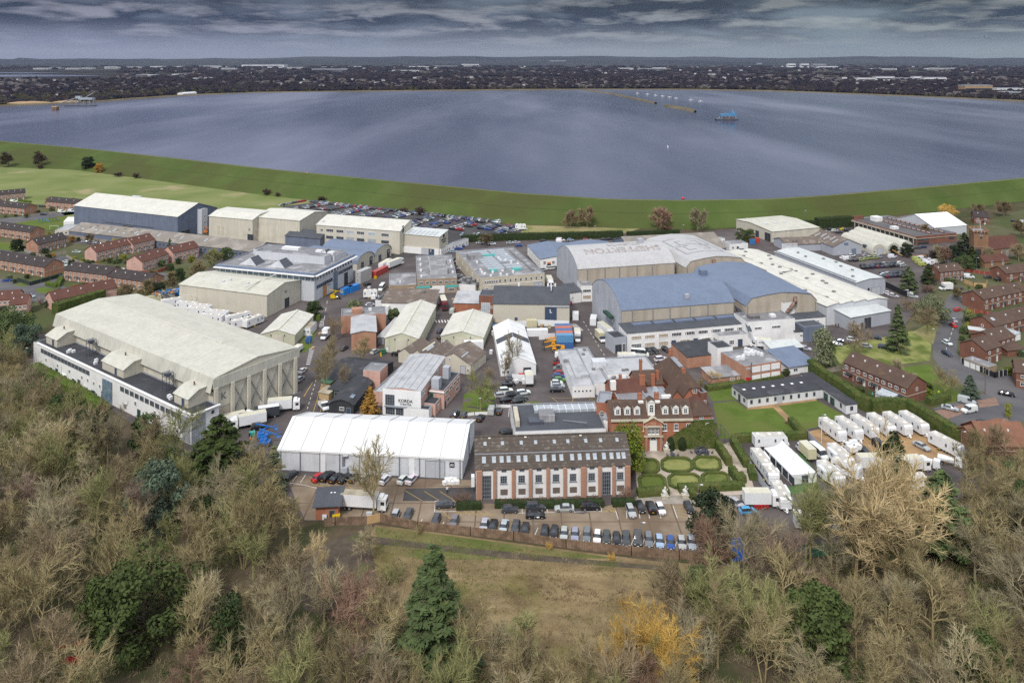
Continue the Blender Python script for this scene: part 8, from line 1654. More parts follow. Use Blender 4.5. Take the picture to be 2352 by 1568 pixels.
SING=[('yew',503,1118,17.5,'yew green',1.35,'big broad dark yew at the left end of the huge white marquee'),('dome',330,1480,15.,'holly green',1.2,'huge spreading dark evergreen in the lower left wood'),('dome',255,1460,12.,'holly green',.9,'dark evergreen touching the left side of the huge spreading one'),('cedar',995,1548,22.3,'cedar green',1.16,'tall dark green cedar standing in front of the brown meadow'),('holly',1637,1250,11.,'black green',1.15,'round dark holly oak at the right end of the front car park'),('bare vase',858,1192,19.,'olive',.85,'tall bare tree with a thick pale trunk in front of the huge white marquee'),('bare round',1104,946,13.5,'green olive',1.05,'round bare tree on the theatre lawn'),('spruce',850,957,9.,'orange brown',1.45,'orange brown conifer left of the white fronted theatre'),('yew',2052,1165,18.,'dark green',.8,'dark green fir rising above the white trailers on the right'),('yew',2160,1270,18.,'cedar green',1.0,'dark fir behind the tall tan trees on the right'),('bare vase',2010,1300,27.,'tan',.95,'tallest pale tan bare tree of the right hand wood'),('bare vase',2060,1330,23.,'tan',.9,'pale tan bare tree leaning right of the tallest one'),('bare vase',1910,1290,18.5,'green olive',1.0,'olive bare tree left of the tallest tan tree'),('bare vase',1850,1300,18.,'green olive',.9,'olive bare tree at the left end of the right hand tall group'),('bare vase',1960,1320,21.,'olive',.9,'olive bare tree in front of the tallest tan tree'),('cedar',2062,806,17.,'cedar green',.85,'tall layered dark cedar on the village green'),('bare round',1977,822,14.,'brown',1.15,'wide bare oak in front of the grey walled hall'),('bare round',2130,768,13.,'brown',1.1,'bare tree with ivy behind the tall layered cedar'),('holly',2148,724,12.,'green','x','')if 0 else('dome',2140,742,10.5,'grey green',1.15,'broad olive green evergreen right of the tall layered cedar'),('column',1890,850,14.,'grey green',1.0,'pale olive ivy clad tree beside the blue grey roofed hut'),('column',1903,848,9.5,'cedar green',1.2,'dark evergreen bush right of the pale ivy clad tree'),('holly',720,731,6.8,'dark green',1.25,'round dark evergreen in front of the modern office block'),('holly',815,724,6.,'grey green',1.45,'pale rounded evergreen left of the brown roofed store'),('holly',905,742,5.5,'cedar green',1.2,'dark evergreen behind the brick workshop'),('bare vase',770,782,10.,'brown',1.,'bare tree on the avenue above the white cab truck'),('bare round',752,850,13.,'olive',.85,'bare olive tree at the avenue kerb'),('bare vase',748,905,14.5,'olive',.75,'tall bare olive tree left of the low brick shed'),('bare vase',790,900,10.,'brown',.7,'slim bare tree in front of the low brick shed'),('bare round',828,838,12.,'olive',.95,'bare tree in front of the orange brick workshop'),('bare vase',1180,858,15.,'grey',.7,'bare grey tree in front of the small marquee'),('bare vase',1158,872,10.,'brown',.7,'thin bare tree left of the small marquee'),('bare bush',1125,868,6.,'brown',1.,'bare brown shrub at the end of the saw roofed workshop'),('column',1446,1085,13.,'bright green',1.25,'bright yellow green conifer beside the manor'),('column',1458,1085,9.5,'yellow green',1.1,'lower lobe of bright yellow green conifer right of the taller one'),('column',1434,1010,7.,'bright green',1.4,'bright green conifer top against the manor dormers'),('bare bush',1366,938,5.,'olive',1.3,'bare olive shrub between the stone pediment and the manor'),('bare bush',1640,880,7.5,'tan',1.0,'bare tan shrub in front of the brown brick hall'),('bare bush',1612,890,5.,'olive',1.0,'bare olive shrub behind the manor\'s east range'),('bare bush',1060,1160,5.5,'red',1.2,'reddish bare shrub at the left end of the white and brick range'),('bare bush',1440,1150,5.,'red',1.1,'reddish bare shrub at the right end of the white and brick range'),('dome',22,790,13.,'cedar green',1.15,'dark cedar at the left edge behind the white office range'),('dome',60,815,11.,'blue green',1.0,'grey green cedar beside the far end of the white office range'),('column',112,553,5.5,'yellow green',1.,'small yellow conifer beside the playground'),('holly',38,577,6.5,'black green',1.2,'round dark tree beside the left estate road'),('bare round',110,474,7.,'brown',1.5,'bare brown tree behind the rear left terraces'),('bare round',165,470,5.,'brown',1.3,'small bare tree left of the slate blue stage'),('bare round',20,384,15.4,'dark brown',1.3,'dark bare tree at the left end of the bank'),('bare round',96,384,16.1,'dark brown',1.2,'second dark bare tree along the bank'),('bare bush',92,388,5.6,'dark brown',1.8,'low dark thicket under the second bare tree of the bank'),('holly',202,391,12.6,'black green',1.2,'dark round tree on the bank, third from the left'),('holly',228,397,8.4,'orange brown',1.2,'olive brown bush right of the dark round bank tree'),('bare bush',272,406,5.6,'dark brown',2.,'dark thicket at the foot of the bank'),('bare bush',312,410,7.0,'dark brown',1.2,'small round bush right of the bank thicket'),('bare bush',613,448,7.0,'dark brown',1.6,'left bush of the pair above the car park'),('bare bush',637,452,4.9,'dark brown',1.2,'right bush of the pair above the car park'),('bare bush',738,463,5.6,'dark brown',1.6,'dark bush behind the left end of the parked cars'),('bare bush',925,490,6.3,'dark brown',1.2,'left bush behind the line of parked cars'),('bare bush',965,493,7.7,'dark brown',1.5,'right bush behind the line of parked cars'),('bare round',1310,524,11.9,'brown',1.2,'left bare tree of the pair at the foot of the bank'),('bare round',1349,522,14.0,'brown',1.15,'right bare tree of the pair at the foot of the bank'),('bare round',1518,528,14.7,'red',1.25,'reddish bare tree above the mottled hall'),('bare round',1602,530,14.7,'grey',1.1,'pale grey bare tree right of the reddish one'),('bare bush',1530,530,5.6,'red',1.6,'low reddish thicket under the reddish bare tree'),('bare round',1115,563,7.,'brown',1.6,'wide bare tree in front of the long hedge'),('dome',1712,553,7.,'yew green',1.7,'broad dark evergreen by the studio entrance'),('bare weep',2178,500,9.,'ochre',1.7,'golden weeping willow behind the ridged marquee'),('bare round',2248,500,10.,'brown',1.2,'bare tree beside the lone house below the bank'),('bare round',2306,497,11.,'brown',1.3,'bare tree at the right edge of the bank'),('bare round',2345,545,11.,'brown',1.3,'bare tree above the church nave'),('yew',2215,590,13.,'black green',1.0,'dark conifer behind the church tower'),('yew',2232,612,10.5,'dark green',1.1,'dark conifer in front of the church tower'),('dome',2214,622,7.5,'cedar green',1.3,'broad olive evergreen left of the church tower'),('holly',2192,600,8.,'black green',1.,'dark evergreen right of the brick parking deck'),('spruce',2302,572,7.5,'dark green',1.1,'small dark conifer above the nave'),('holly',2318,630,5.5,'dark green',1.1,'dark round bush below the church'),('bare vase',2275,608,9.,'pale',.9,'pale birch in front of the nave'),('bare vase',2156,606,10.,'pale',.9,'left pale birch beside the parking deck'),('bare vase',2176,610,10.,'red',.9,'right bare birch beside the parking deck'),('holly',2132,600,7.,'dark brown','x','')if 0 else('bare bush',2145,600,8.,'dark brown',1.4,'dark twiggy bush in front of the parking deck'),('holly',2083,590,7.,'black green',1.2,'round dark bush beside the arched huts'),('holly',2054,583,4.5,'black green',1.1,'small dark bush between the arched huts'),('yew',2087,672,12.,'cedar green',.9,'tall dark cypress at the corner of the back right yard'),('yew',2133,652,9.5,'dark green',1.0,'dark cypress in front of the brown roofed pair'),('bare bush',2130,672,6.,'pink',1.3,'pinkish bare shrub below the dark cypresses'),('palm',2226,680,5.,'bright green',1.2,'upper palm tree beside the village road'),('palm',2213,742,6.5,'grey green',1.2,'lower palm tree beside the village road'),('holly',2250,671,3.5,'holly green',1.3,'clipped bush at the end of the long brick terrace'),('bare round',2075,880,9.,'pale',1.2,'pale bare tree behind the dark brick terrace'),('bare round',2170,908,9.5,'olive',1.2,'bare olive tree on the right hand green'),('spruce',2228,912,7.,'blue green',1.7,'broad blue green conifer at the road bend'),('column',2317,962,5.,'yellow green',.8,'small golden conifer on the brick paved bays'),('bare bush',2085,712,8.,'brown',1.3,'bare brown thicket beside the village road'),('bare round',452,640,9.,'olive',1.2,'left bare tree between the pink houses and the modern office block'),('bare round',490,612,9.5,'green olive',1.2,'bare tree between the pink terraces and the modern office block'),('holly',520,600,7.,'cedar green',1.3,'evergreen at the back of the modern office block'),('holly',412,646,6.,'dark green',1.,'dark evergreen among the bare trees left of cream stage W'),('bare round',385,668,9.,'olive',1.2,'bare tree behind the container group'),('bare round',330,690,9.5,'olive',1.25,'bare tree in front of the half hidden black roofed terrace'),('bare round',290,690,8.,'brown',1.2,'bare tree behind the huge cream stage\'s roof'),('holly',362,680,6.,'black green',1.3,'dark evergreen behind the container group'),('bare round',350,655,8.,'olive',1.,'bare tree in front of the pink house with the lean-to'),('spruce',390,572,6.,'cedar green',1.2,'dark conifer in front of the long low store'),('spruce',269,606,5.,'cedar green',.9,'small conifer between the pink terraces'),('bare bush',240,600,3.,'olive',1.5,'garden shrub in front of the pink terrace'),('holly',283,597,3.,'yellow green',1.6,'yellow green garden bush between the pink terraces'),('holly',268,620,2.6,'grey green',1.6,'grey green garden bush by the left estate road'),('holly',103,582,2.6,'dark green',1.8,'dark garden bush at the estate corner house'),('bare round',205,560,6.,'brown',1.2,'bare tree beside the parked cars behind the pink houses'),('bare bush',92,700,4.5,'pink',1.2,'pink blossoming shrub in the left close'),('holly',52,575,2.5,'dark green',1.5,'dark bush at the end of the estate verge'),('bare multi',560,1305,16.,'olive',.9,'tall pale stemmed bare tree left of the dirt track'),('bare tall',610,1290,16.5,'olive',.9,'tall bare tree with a straight trunk left of the dirt track'),('bare multi',730,1325,9.,'tan',.6,'cut pale stems standing beside the dirt track'),('bare round',830,1285,8.,'pale',1.1,'grey weeping bare tree beside the timber gates'),('bare bush',805,1390,8.,'brown',1.9,'wide tangle of brown scrub beside the log pile'),('bare bush',900,1340,6.,'green olive',1.4,'olive green thicket at the meadow\'s left edge'),('bare vase',1965,1335,24.,'tan',1.05,'broad golden tan bare tree in front of the tallest one'),('bare round',2035,1352,21.,'tan',1.1,'rounded golden tan bare tree low in the right hand group'),('bare multi',2095,1312,20.,'tan',1.,'many stemmed golden tan bare tree right of the group'),('bare multi',1505,1575,12.5,'ochre',1.15,'many stemmed ochre willow between the two bright ones'),('bare round',1535,1625,12.,'ochre',1.1,'round ochre willow at the bottom edge right of the meadow'),('bare round',1445,1580,12.5,'ochre',1.1,'round ochre willow behind the lower ochre one'),('bare vase',1085,1560,13.5,'olive',1.05,'olive bare tree right of the tall cedar'),('bare round',1150,1572,12.5,'pale',1.05,'pale bare tree second right of the tall cedar'),('bare vase',1215,1600,12.,'brown',1.,'brown bare tree third right of the tall cedar'),('bare bush',1275,1570,7.,'olive',1.1,'olive bare thicket at the meadow\'s lower edge'),('bare round',1335,1600,11.,'olive',1.,'olive bare tree left of the ochre willows'),('bare bush',1225,1530,5.,'brown',1.3,'low brown thicket in the lower meadow'),('bare bush',1395,1520,6.,'olive',1.1,'olive scrub behind the ochre willows'),('holly',893,1490,6.,'bright green',.7,'bright green evergreen left of the tall cedar'),('holly',1542,1330,3.5,'holly green',1.3,'small round green bush at the meadow\'s right edge'),('bare vase',1460,1560,13.,'ochre',1.1,'bright ochre willow at the bottom right of the meadow'),('bare vase',1550,1590,13.,'ochre',1.0,'second ochre willow right of the bright one'),('bare vase',1420,1600,11.,'ochre',.9,'lower ochre willow at the bottom edge'),('holly',2245,1600,10.,'holly green',1.2,'dark green evergreen at the bottom right corner'),('holly',210,1060,13.,'dark green',1.05,'dark evergreen below the bright clipped hedge on the left'),('holly',150,1010,12.,'dark green',1.1,'dark evergreen left of the pale columnar bare tree'),('bare tall',192,1120,15.,'pale',.8,'pale columnar bare tree in the left wood'),('dome',360,1220,14.5,'blue green',.9,'blue green pine in the middle of the left wood'),('column',470,1260,11.,'dark green',1.,'dark ivy clad trunk in the left wood'),('spruce',628,1130,11.5,'grey green',1.2,'drooping green conifer at the left corner of the huge white marquee'),('bare tall',315,1290,16.,'pink',1.0,'pinkish bare alder in the left wood'),('bare tall',820,1640,11.,'pink',1.0,'pinkish alder at the bottom edge left of the tall cedar'),('holly',485,1130,5.,'blue green',1.2,'blue green shrub below the big yew'),('bare bush',1860,1220,7.,'brown',1.3,'brown twiggy scrub below the white trailers'),('bare bush',1750,1232,8.,'grey',1.5,'grey twiggy scrub right of the holly oak'),('bare bush',1620,1300,5.,'brown',1.4,'brown scrub below the right end of the timber fence'),('bare bush',1157,1163,3.2,'red',1.,'leftmost trained bare tree against the brick range'),('bare bush',1200,1161,3.2,'red',1.,'second trained bare tree against the brick range'),('bare bush',1242,1160,3.2,'red',1.,'third trained bare tree against the brick range'),('bare bush',1283,1159,3.2,'red',1.,'fourth trained bare tree against the brick range'),('bare bush',1322,1157,3.2,'red',1.,'fifth trained bare tree against the brick range'),('bare bush',1366,1156,3.2,'red',1.,'sixth trained bare tree against the brick range'),('bare bush',1352,1236-18,1.,'red','x','')if 0 else('bare bush',1405,1290,3.,'ochre',1.,'orange leaved sapling in front of the timber fence'),('bare bush',1260,1262,2.6,'ochre',1.,'orange leaved sapling left along the timber fence'),('bare bush',965,1226,3.2,'olive',1.1,'olive sapling against the timber fence'),('bare round',2262,1088,13.,'olive',1.,'bare olive tree in front of the orange tiled bungalow, left'),('bare round',2312,1082,13.,'brown',1.1,'bare brown tree in front of the orange tiled bungalow, right'),('bare vase',2215,1130,14.,'olive',1.,'bare olive tree below the lone trailer'),('bare round',2108,735,9.,'brown',1.2,'bare tree beside the upper village road'),('bare round',2062,880,6.,'olive',1.,'small bare tree on the green above the dark brick terrace'),('bare round',2205,690,6.,'olive',1.3,'bare tree at the head of the village road'),('bare round',2330,690,7.,'brown',1.2,'bare tree behind the long brick terrace on the right'),('bare round',2340,600,9.,'brown',1.3,'bare tree right of the church nave'),('bare round',2120,545,8.,'brown',1.3,'bare tree at the brick parking deck corner'),('bare tall',1625,1300,9.,'pale',.7,'thin pale bare tree in front of the bin shed')]
for k,x,y,h,t,wd,l in SING:tree(k,x,y,h,t,l,wide=wd)
def inpoly(p,poly):
 x,y=p;r=False;n=len(poly);j=n-1
 for i in range(n):
  xi,yi=poly[i];xj,yj=poly[j]
  if((yi>y)!=(yj>y))and(x<(xj-xi)*(y-yi)/(yj-yi)+xi):r=not r
  j=i
 return r
WOODS=[('left wood',[(-110,800),(0,845),(45,885),(78,935),(150,1005),(240,1068),(330,1040),(420,1052),(520,1130),(640,1195),(700,1250),(690,1300),(640,1350),(690,1400),(780,1420),(860,1470),(880,1560),(880,1760),(-110,1760)],5.6),('bottom wood',[(880,1470),(960,1570),(1080,1545),(1200,1570),(1330,1560),(1400,1590),(1570,1500),(1560,1420),(1640,1360),(1660,1760),(880,1760)],5.4),('right wood',[(1640,1350),(1690,1310),(1790,1290),(1960,1290),(2150,1262),(2260,1225),(2330,1150),(2450,1090),(2450,1760),(1660,1760)],5.6)]
placed=[];bigs=[]
for k,x,y,h,t,wd,l in SING:
 if k in('yew','dome')and y>1000:
  g_=G(x,y);n_=Vector((-g_.x,-g_.y)).normalized()
  for q_ in(0,5,10):bigs.append((g_.x+n_.x*q_,g_.y+n_.y*q_))
kinds=['bare round','bare round','bare vase','bare multi','bare tall','bare round','bare bush']
wood=[]
for nm,poly,dist in WOODS:
 W=[(G(*p).x,G(*p).y)for p in poly];xs=[p[0]for p in W];ys=[p[1]for p in W]
 for _ in range(9000):
  p=(rnd.uniform(min(xs),max(xs)),rnd.uniform(min(ys),max(ys)))
  if not inpoly(p,W):continue
  if any((p[0]-q[0])**2+(p[1]-q[1])**2<dist*dist*rnd.uniform(.8,1.3)for q in placed):continue
  if any((p[0]-q[0])**2+(p[1]-q[1])**2<36 for q in bigs):continue
  placed.append(p);wood.append((nm,p))
wood=wood[:330]
cells={}
for nm,p in wood:
 px,py=pix((p[0],p[1],0));yb='back' if py<1200 else 'middle' if py<1420 else 'front';cells.setdefault((nm,yb,int(px//260)),[]).append((px,py,p))
tn={'olive':.42,'brown':.16,'grey':.08,'pale':.08,'green olive':.21,'red':.03,'pink':.02}
colw={0:'at the left edge',1:'below the white offices',2:'below the big yew',3:'left of the cedar',4:'below the cedar',5:'below the meadow',6:'below the ochre willows',7:'below the tan trees',8:'at the right edge',9:'past the right edge',-1:'past the left edge'}
for(nm,yb,cx),L_ in cells.items():
 L_.sort()
 for i,(px,py,p)in enumerate(L_):
  q=rnd.random()
  if q<.045 and abs(px-1010)>230:k=rnd.choice(['holly','column','ivy']);t=rnd.choice(['dark green','holly green','cedar green']);kd='dark leafy evergreen'
  else:
   k=rnd.choice(kinds);v=rnd.random();t='olive'
   for a,b in tn.items():
    v-=b
    if v<0:t=a;break
   kd=t+' bare tree'
  h=rnd.uniform(11,16.5)if k!='bare bush' else rnd.uniform(6,8.5)
  if k in('holly','column','ivy'):h=rnd.uniform(8,13)
  if py>1560:h*=.88
  tree(k,0,0,h,t,'%s, %s from left, %s\'s %s row %s'%(kd,ordn(i),nm,yb,colw.get(cx,'mid way')),'trees of the woods round the meadow',wide=rnd.uniform(.85,1.2),world=Vector((p[0],p[1],0)))
ub=MB();rg=random.Random(3)
for nm,poly,dist in WOODS:
 W=[(G(*p).x,G(*p).y)for p in poly];xs=[p[0]for p in W];ys=[p[1]for p in W];c=0
 while c<3600:
  p=(rg.uniform(min(xs),max(xs)),rg.uniform(min(ys),max(ys)))
  if not inpoly(p,W):continue
  c+=1
  if noise.noise(Vector((p[0]*.09,p[1]*.09,5)))<-.12:continue
  g_=rg.random()<.2;s0=Vector((p[0],p[1],0));hh=rg.uniform(.6,2.2)
  for k in range(9):
   d=(rdir(rg)+Vector((0,0,.9))).normalized();q=s0+Vector((rg.uniform(-.8,.8),rg.uniform(-.8,.8),0))
   if g_:leaf_quad(ub,q+Vector((0,0,rg.random()*hh)),d,.28,rg,m=1)
   else:ub.needle(q,q+d*hh,.035,m=0)
mat('scrub_twig',(.25,.20,.125),(.34,.28,.17),.3,world=True,rough=1,spec=.03);mat('scrub_leaf',(.06,.085,.025),(.10,.12,.035),.4,world=True,rough=1,spec=.05)
tag(ub.build('undergrowth',['scrub_twig','scrub_leaf']),'tangled brown scrub and ivy covering the wood floor','undergrowth',kind='stuff')
tf=MB()
PM=[(G(*p).x,G(*p).y)for p in[(862,1215),(1000,1232),(1300,1270),(1520,1300),(1640,1345),(1560,1480),(1400,1560),(1000,1560),(880,1470),(850,1300)]]
mat('tuft_dry',(.34,.27,.15),(.26,.20,.105),.15,world=True,rough=1,spec=.03);mat('tuft_green',(.14,.145,.05),(.19,.18,.075),.2,world=True,rough=1,spec=.03);mat('tuft_brown',(.13,.088,.052),(.18,.125,.075),.2,world=True,rough=1,spec=.03);c=0
while c<9000:
 p=Vector((rg.uniform(-45,50),rg.uniform(120,182),0));c+=1
 if not inpoly((p.x,p.y),PM):continue
 q=noise.fractal(Vector((p.x*.05,p.y*.12,1)),1.,2.,3)
 for k in range(4):s0=p+Vector((rg.gauss(0,.35),rg.gauss(0,.2),0));tf.needle(s0,s0+Vector((rg.gauss(0,.25),rg.gauss(0,.25),rg.uniform(.2,.55))),.05,m=2 if q>.16 else 1 if q<-.18 else 0)
tag(tf.build('meadow_tufts',['tuft_dry','tuft_green','tuft_brown']),'dry tussocky grass of the brown meadow','grass',kind='stuff')
rg=random.Random(11);gs='small garden shrubs of the village'
for i,(x,y)in enumerate([(2236,700),(2226,724),(2222,738),(2240,742),(2254,736),(2204,640),(2215,636),(2190,652),(2180,655),(2228,756),(2214,766),(2210,782),(2232,776),(2246,800),(2225,800),(2330,736),(2300,733),(2344,818),(2320,860),(2300,858),(2112,906),(2096,884),(2130,900),(2128,912),(1950,895),(1976,908),(2000,925),(2330,655),(2346,720),(1806,862)]):
 t=rg.choice(['holly green','dark green','bright green','yellow green','cedar green','grey green']);tree('holly',x,y,rg.uniform(1.8,3.2),t,'%s garden shrub in the village gardens, %s of its group'%(t,ordn(i)),gs,wide=1.5,name='garden_shrub',cat='shrub')
for i,(x,y)in enumerate([(110,594),(122,592),(75,592),(165,612),(172,600),(190,604),(200,612),(212,607),(226,611),(252,604),(262,606),(275,603),(288,606),(300,615),(312,600),(60,500),(36,498),(12,500),(88,490),(120,487),(20,645),(34,650),(62,640),(170,662),(190,660),(215,664),(240,668),(130,676),(110,706),(66,734),(4,726),(372,612),(392,622),(410,606),(440,602),(470,592),(180,553),(165,556),(248,566),(300,560),(330,566)]):
 t=rg.choice(['holly green','dark green','yellow green','cedar green','grey green','orange brown']);tree('holly',x,y,rg.uniform(1.8,3.6),t,'%s garden shrub on the left estate, %s of its group'%(t,ordn(i)),'small garden shrubs of the left estate',wide=1.4,name='garden_shrub',cat='shrub')
# ---------------------------------------------------------------- beyond the reservoir
def blob(mb,c,r,h,rg,m=0):
 i=len(mb.v);n=6
 for z,k in((0,.9),(.45,1.),(.8,.65)):
  for q in range(n):
   a=2*PI*q/n+z*2;rr=r*k*rg.uniform(.75,1.2);mb.v.append((c[0]+rr*math.cos(a),c[1]+rr*math.sin(a)*.8,c[2]+h*z*rg.uniform(.9,1.1)))
 mb.v.append((c[0],c[1],c[2]+h*rg.uniform(.95,1.15)))
 for j in range(2):
  for q in range(n):
   p=(q+1)%n;mb.f.append((i+j*n+q,i+j*n+p,i+(j+1)*n+p,i+(j+1)*n+q));mb.m.append(m)
 for q in range(n):mb.f.append((i+2*n+q,i+2*n+(q+1)%n,i+3*n));mb.m.append(m)
rg=random.Random(5);fw=MB();fl=[(x,y)for x,y in FAR]
def fary(x):
 for(a,b),(c,d)in zip(fl,fl[1:]):
  if a<=x<=c:return b+(d-b)*(x-a)/(c-a)
 return 240
for k in range(12500):
 x=rg.uniform(-260,2610);yf=fary(x)-1.6;t=rg.random();y=yf-(yf-139)*t**1.15
 if y<139:continue
 P_=G(x,y)
 if noise.noise(Vector((P_.x*.0011,P_.y*.0008,0)))<-.02 and t>.04 and rg.random()<.75:continue
 if 160<y<182 and x<270:continue
 s_=rg.uniform(5,10)*(1+P_.y/4200.);blob(fw,(P_.x,P_.y,.5),s_*(1.+.6*(P_.y>4000)),rg.uniform(6,11)*(1+P_.y/9000.),rg)
tag(fw.build('far_woodland','far_tree'),'dark bare woods and tree lined streets stretching to the horizon beyond the reservoir','woodland',kind='stuff')
fw=MB()
for k in range(2300):
 x=rg.uniform(-260,640)if k<1500 else rg.uniform(600,2610);yf=fary(x)-1.2;y=yf-rg.random()*(14 if x<620 else 5)*(1.4 if x<350 else 1);P_=G(x,y);blob(fw,(P_.x,P_.y,.5),rg.uniform(3,7),rg.uniform(5,11),rg)
tag(fw.build('shore_thicket','far_tree_near'),'brown bare thicket lining the far shore of the reservoir','thicket',kind='stuff')
hm=[]
for v in range(3):
 b=MB();L_,D_,e,r_=[(9,7,4.6,7.6),(14,7,4.8,7.6),(22,8,4.8,7.8)][v]
 for a,c in(((-L_/2,-D_/2),(L_/2,-D_/2)),((L_/2,-D_/2),(L_/2,D_/2)),((L_/2,D_/2),(-L_/2,D_/2)),((-L_/2,D_/2),(-L_/2,-D_/2))):b.face([(*a,0),(*c,0),(*c,e),(*a,e)],0)
 for s_ in(-1,1):b.face([(-L_/2,s_*D_/2*1.05,e-.1),(L_/2,s_*D_/2*1.05,e-.1),(L_/2,0,r_),(-L_/2,0,r_)],1);b.face([(s_*L_/2,-D_/2,e),(s_*L_/2,D_/2,e),(s_*L_/2,0,r_)],0)
 for k in range(int(L_/4)):b.box((-L_/2+2+k*4,-D_/2-.03,2.9),(1.6,.08,1.2),m=2,bottom=True);b.box((-L_/2+2+k*4,-D_/2-.03,.8),(1.6,.08,1.2),m=2,bottom=True)
 b.box((L_*.3,0,r_-.6),(1.,.8,1.6),m=1);hm.append((b.mesh('far_house',['far_white','far_roof','glass_dark']),b.mesh('far_house',['far_wall','far_roof','glass_dark'])))
spots=[]
for k in range(1900):
 x=rg.uniform(-100,2500);yf=fary(x)-2.5;y=yf-(yf-150)*rg.random()**1.2
 if x<270 and y<184:continue
 if x<560 and y>yf-12:continue
 P_=G(x,y)
 if noise.noise(Vector((P_.x*.0013+3,P_.y*.001,2)))<-.22:continue
 spots.append((P_,rg.choice([0,0,1,2]),rg.random()<.22,rg.uniform(-.9,.9)))
spots.sort(key=lambda t:t[0].y)
for P_,v,wh,rz in spots[:240]:
 o=link('far_house',hm[v][0 if wh else 1],None,P_+Vector((0,0,.7)),rz);o.scale=(1.15,1.15,1.1);tag(o,'tiny %s house among dark trees beyond the far shore'%('white walled' if wh else 'brick walled'),'house','far %s houses beyond the reservoir'%('white' if wh else 'brick'))
sm=MB()
for P_,v,wh,rz in spots[240:]:
 L_=[10,15,24][v]*1.2;s_=1+P_.y/12000.;sm.box((P_.x,P_.y,.6),(L_*s_,8*s_,5.2*s_),rz,m=1 if wh else 0);sm.box((P_.x,P_.y,.6+5.2*s_),(L_*s_*1.04,8.6*s_,2.8*s_),rz,m=2,taper=.45)
tag(sm.build('far_houses',['far_wall','far_white','far_roof']),'hundreds of tiny roofs scattered through the far town','houses',kind='stuff')
def far_block(x0,x1,yb,hpx,dep,label,col='far_white',name='far_building',roof=None,cat='building'):
 a,b=G(x0,yb),G(x1,yb);W_=(b-a).length;h=hpx*a.y/F;r=thing(name,label,cat,a+Vector((0,0,.7)),0);m=MB();m.box((W_/2,dep/2,0),(W_,dep,h));m.build('wall',col,r);m=MB();m.box((W_/2,dep/2,h),(W_*1.01,dep*1.02,max(.5,h*.1)),taper=.985);m.build('roof',roof or 'far_grey',r);m=MB();m.box((W_/2,-.4,h*.35),(W_*.94,.8,h*.3),bottom=True);m.build('window_band','glass_dark',r);return r
far_block(555,652,156,6.5,150,'very long white airport terminal hall left of centre below the horizon','far_white')
ct=thing('control_tower','thin airport control tower standing on the horizon','tower',G(584,150));m=MB();m.tube((0,0,0),(0,0,70),5,4,n=10);m.build('shaft','far_white',ct);m=MB();m.tube((0,0,68),(0,0,80),6,13,n=12);m.tube((0,0,80),(0,0,88),13,10,n=12);m.build('cab','glass_dark',ct)
fb=[(143,180,151,4,'far_grey'),(76,110,160,3,'far_white'),(112,140,159,3.5,'far_grey'),(150,180,160,3,'far_white'),(182,212,159,2.6,'far_white'),(240,270,158,4,'far_white'),(288,320,157,3,'far_white'),(345,375,157,4,'far_white'),(396,420,156,3,'far_white'),(458,506,156,4,'far_white'),(508,540,160,3,'far_white'),(312,336,176,4,'far_grey'),(338,358,176,4,'far_white'),(394,428,176,5,'far_white'),(440,452,184,4,'far_white'),(468,490,182,3,'far_white'),(716,796,165,6,'far_grey'),(660,700,158,3,'far_white'),(738,770,157,3,'far_grey'),(800,830,156,3,'far_white'),(842,905,151,5,'far_grey'),(900,962,165,3,'far_white'),(940,985,157,4,'far_white'),(1000,1050,156,4,'far_grey'),(1060,1100,153,5,'far_white'),(1110,1160,151,6,'far_white'),(1176,1200,149,5,'far_white'),(1262,1300,147,7,'far_grey'),(1265,1340,173,3,'far_white'),(1335,1400,166,2.5,'far_white'),(1425,1455,161,4,'far_white'),(1466,1532,163,5,'far_grey'),(1500,1530,160,4,'far_white'),(1440,1490,181,3,'far_white'),(1650,1662,146,8,'far_grey'),(1740,1750,153,7,'far_grey'),(1810,1828,155,8,'far_white'),(1841,1858,156,9,'far_white'),(1868,1898,157,9,'far_grey'),(1880,1924,158,5,'far_white'),(1970,2010,187,7,'far_white'),(2012,2055,186,9,'far_white'),(2060,2098,187,7,'far_grey'),(2100,2118,186,9,'far_white'),(2124,2174,188,9,'far_white'),(2000,2060,161,3,'far_white'),(2130,2200,160,3,'far_white'),(2216,2280,214,16,'sand'),(2290,2352,213,9,'far_white'),(2300,2352,219,7,'far_grey'),(1810,1845,207,3,'far_white'),(2020,2065,217,4,'far_white'),(2085,2135,218,4,'far_white'),(2256,2290,226,4,'far_white'),(1402,1410,131+10,9,'far_grey'),(2268,2280,146,5,'far_white')]
for i,(a,b,y,h,c)in enumerate(fb):
 far_block(a,b,y,h,60 if y<170 else 35,'%s distant block %s, %s far block from the left'%({'far_white':'white','far_grey':'grey','sand':'tan'}[c],'near the horizon' if y<165 else 'in the far town' if y<195 else 'by the far shore',ordn(sorted(range(len(fb)),key=lambda k:fb[k][0]).index(i))),c)
sh=Bld('shore_shed','white shed with a curved roof standing on the far shore',(421,222),(452,220),20,('arch',7,11),'x','far_white','far_white','shed')
bw=MB();pts=resamp([(1338,206.6),(1400,215),(1455,226),(1490,234),(1506,237.5)],40)
L1=[];L2=[];L3=[];L4=[]
for i,p in enumerate(pts):
 q=G(p.x,p.y,WL);wv=5+2*noise.noise(Vector((i*.4,0,0)));L1.append(q+Vector((-wv,-wv,-.5)));L2.append(q+Vector((-2,-2,2.2)));L3.append(q+Vector((2,2,2.2)));L4.append(q+Vector((wv,wv,-.5)))
strip_mesh('baffle_bank',[L1,L2,L3,L4],'rim_bank');pts=resamp([(1528,243),(1550,247),(1575,250.5),(1597,257)],24);L1=[];L2=[];L3=[];L4=[]
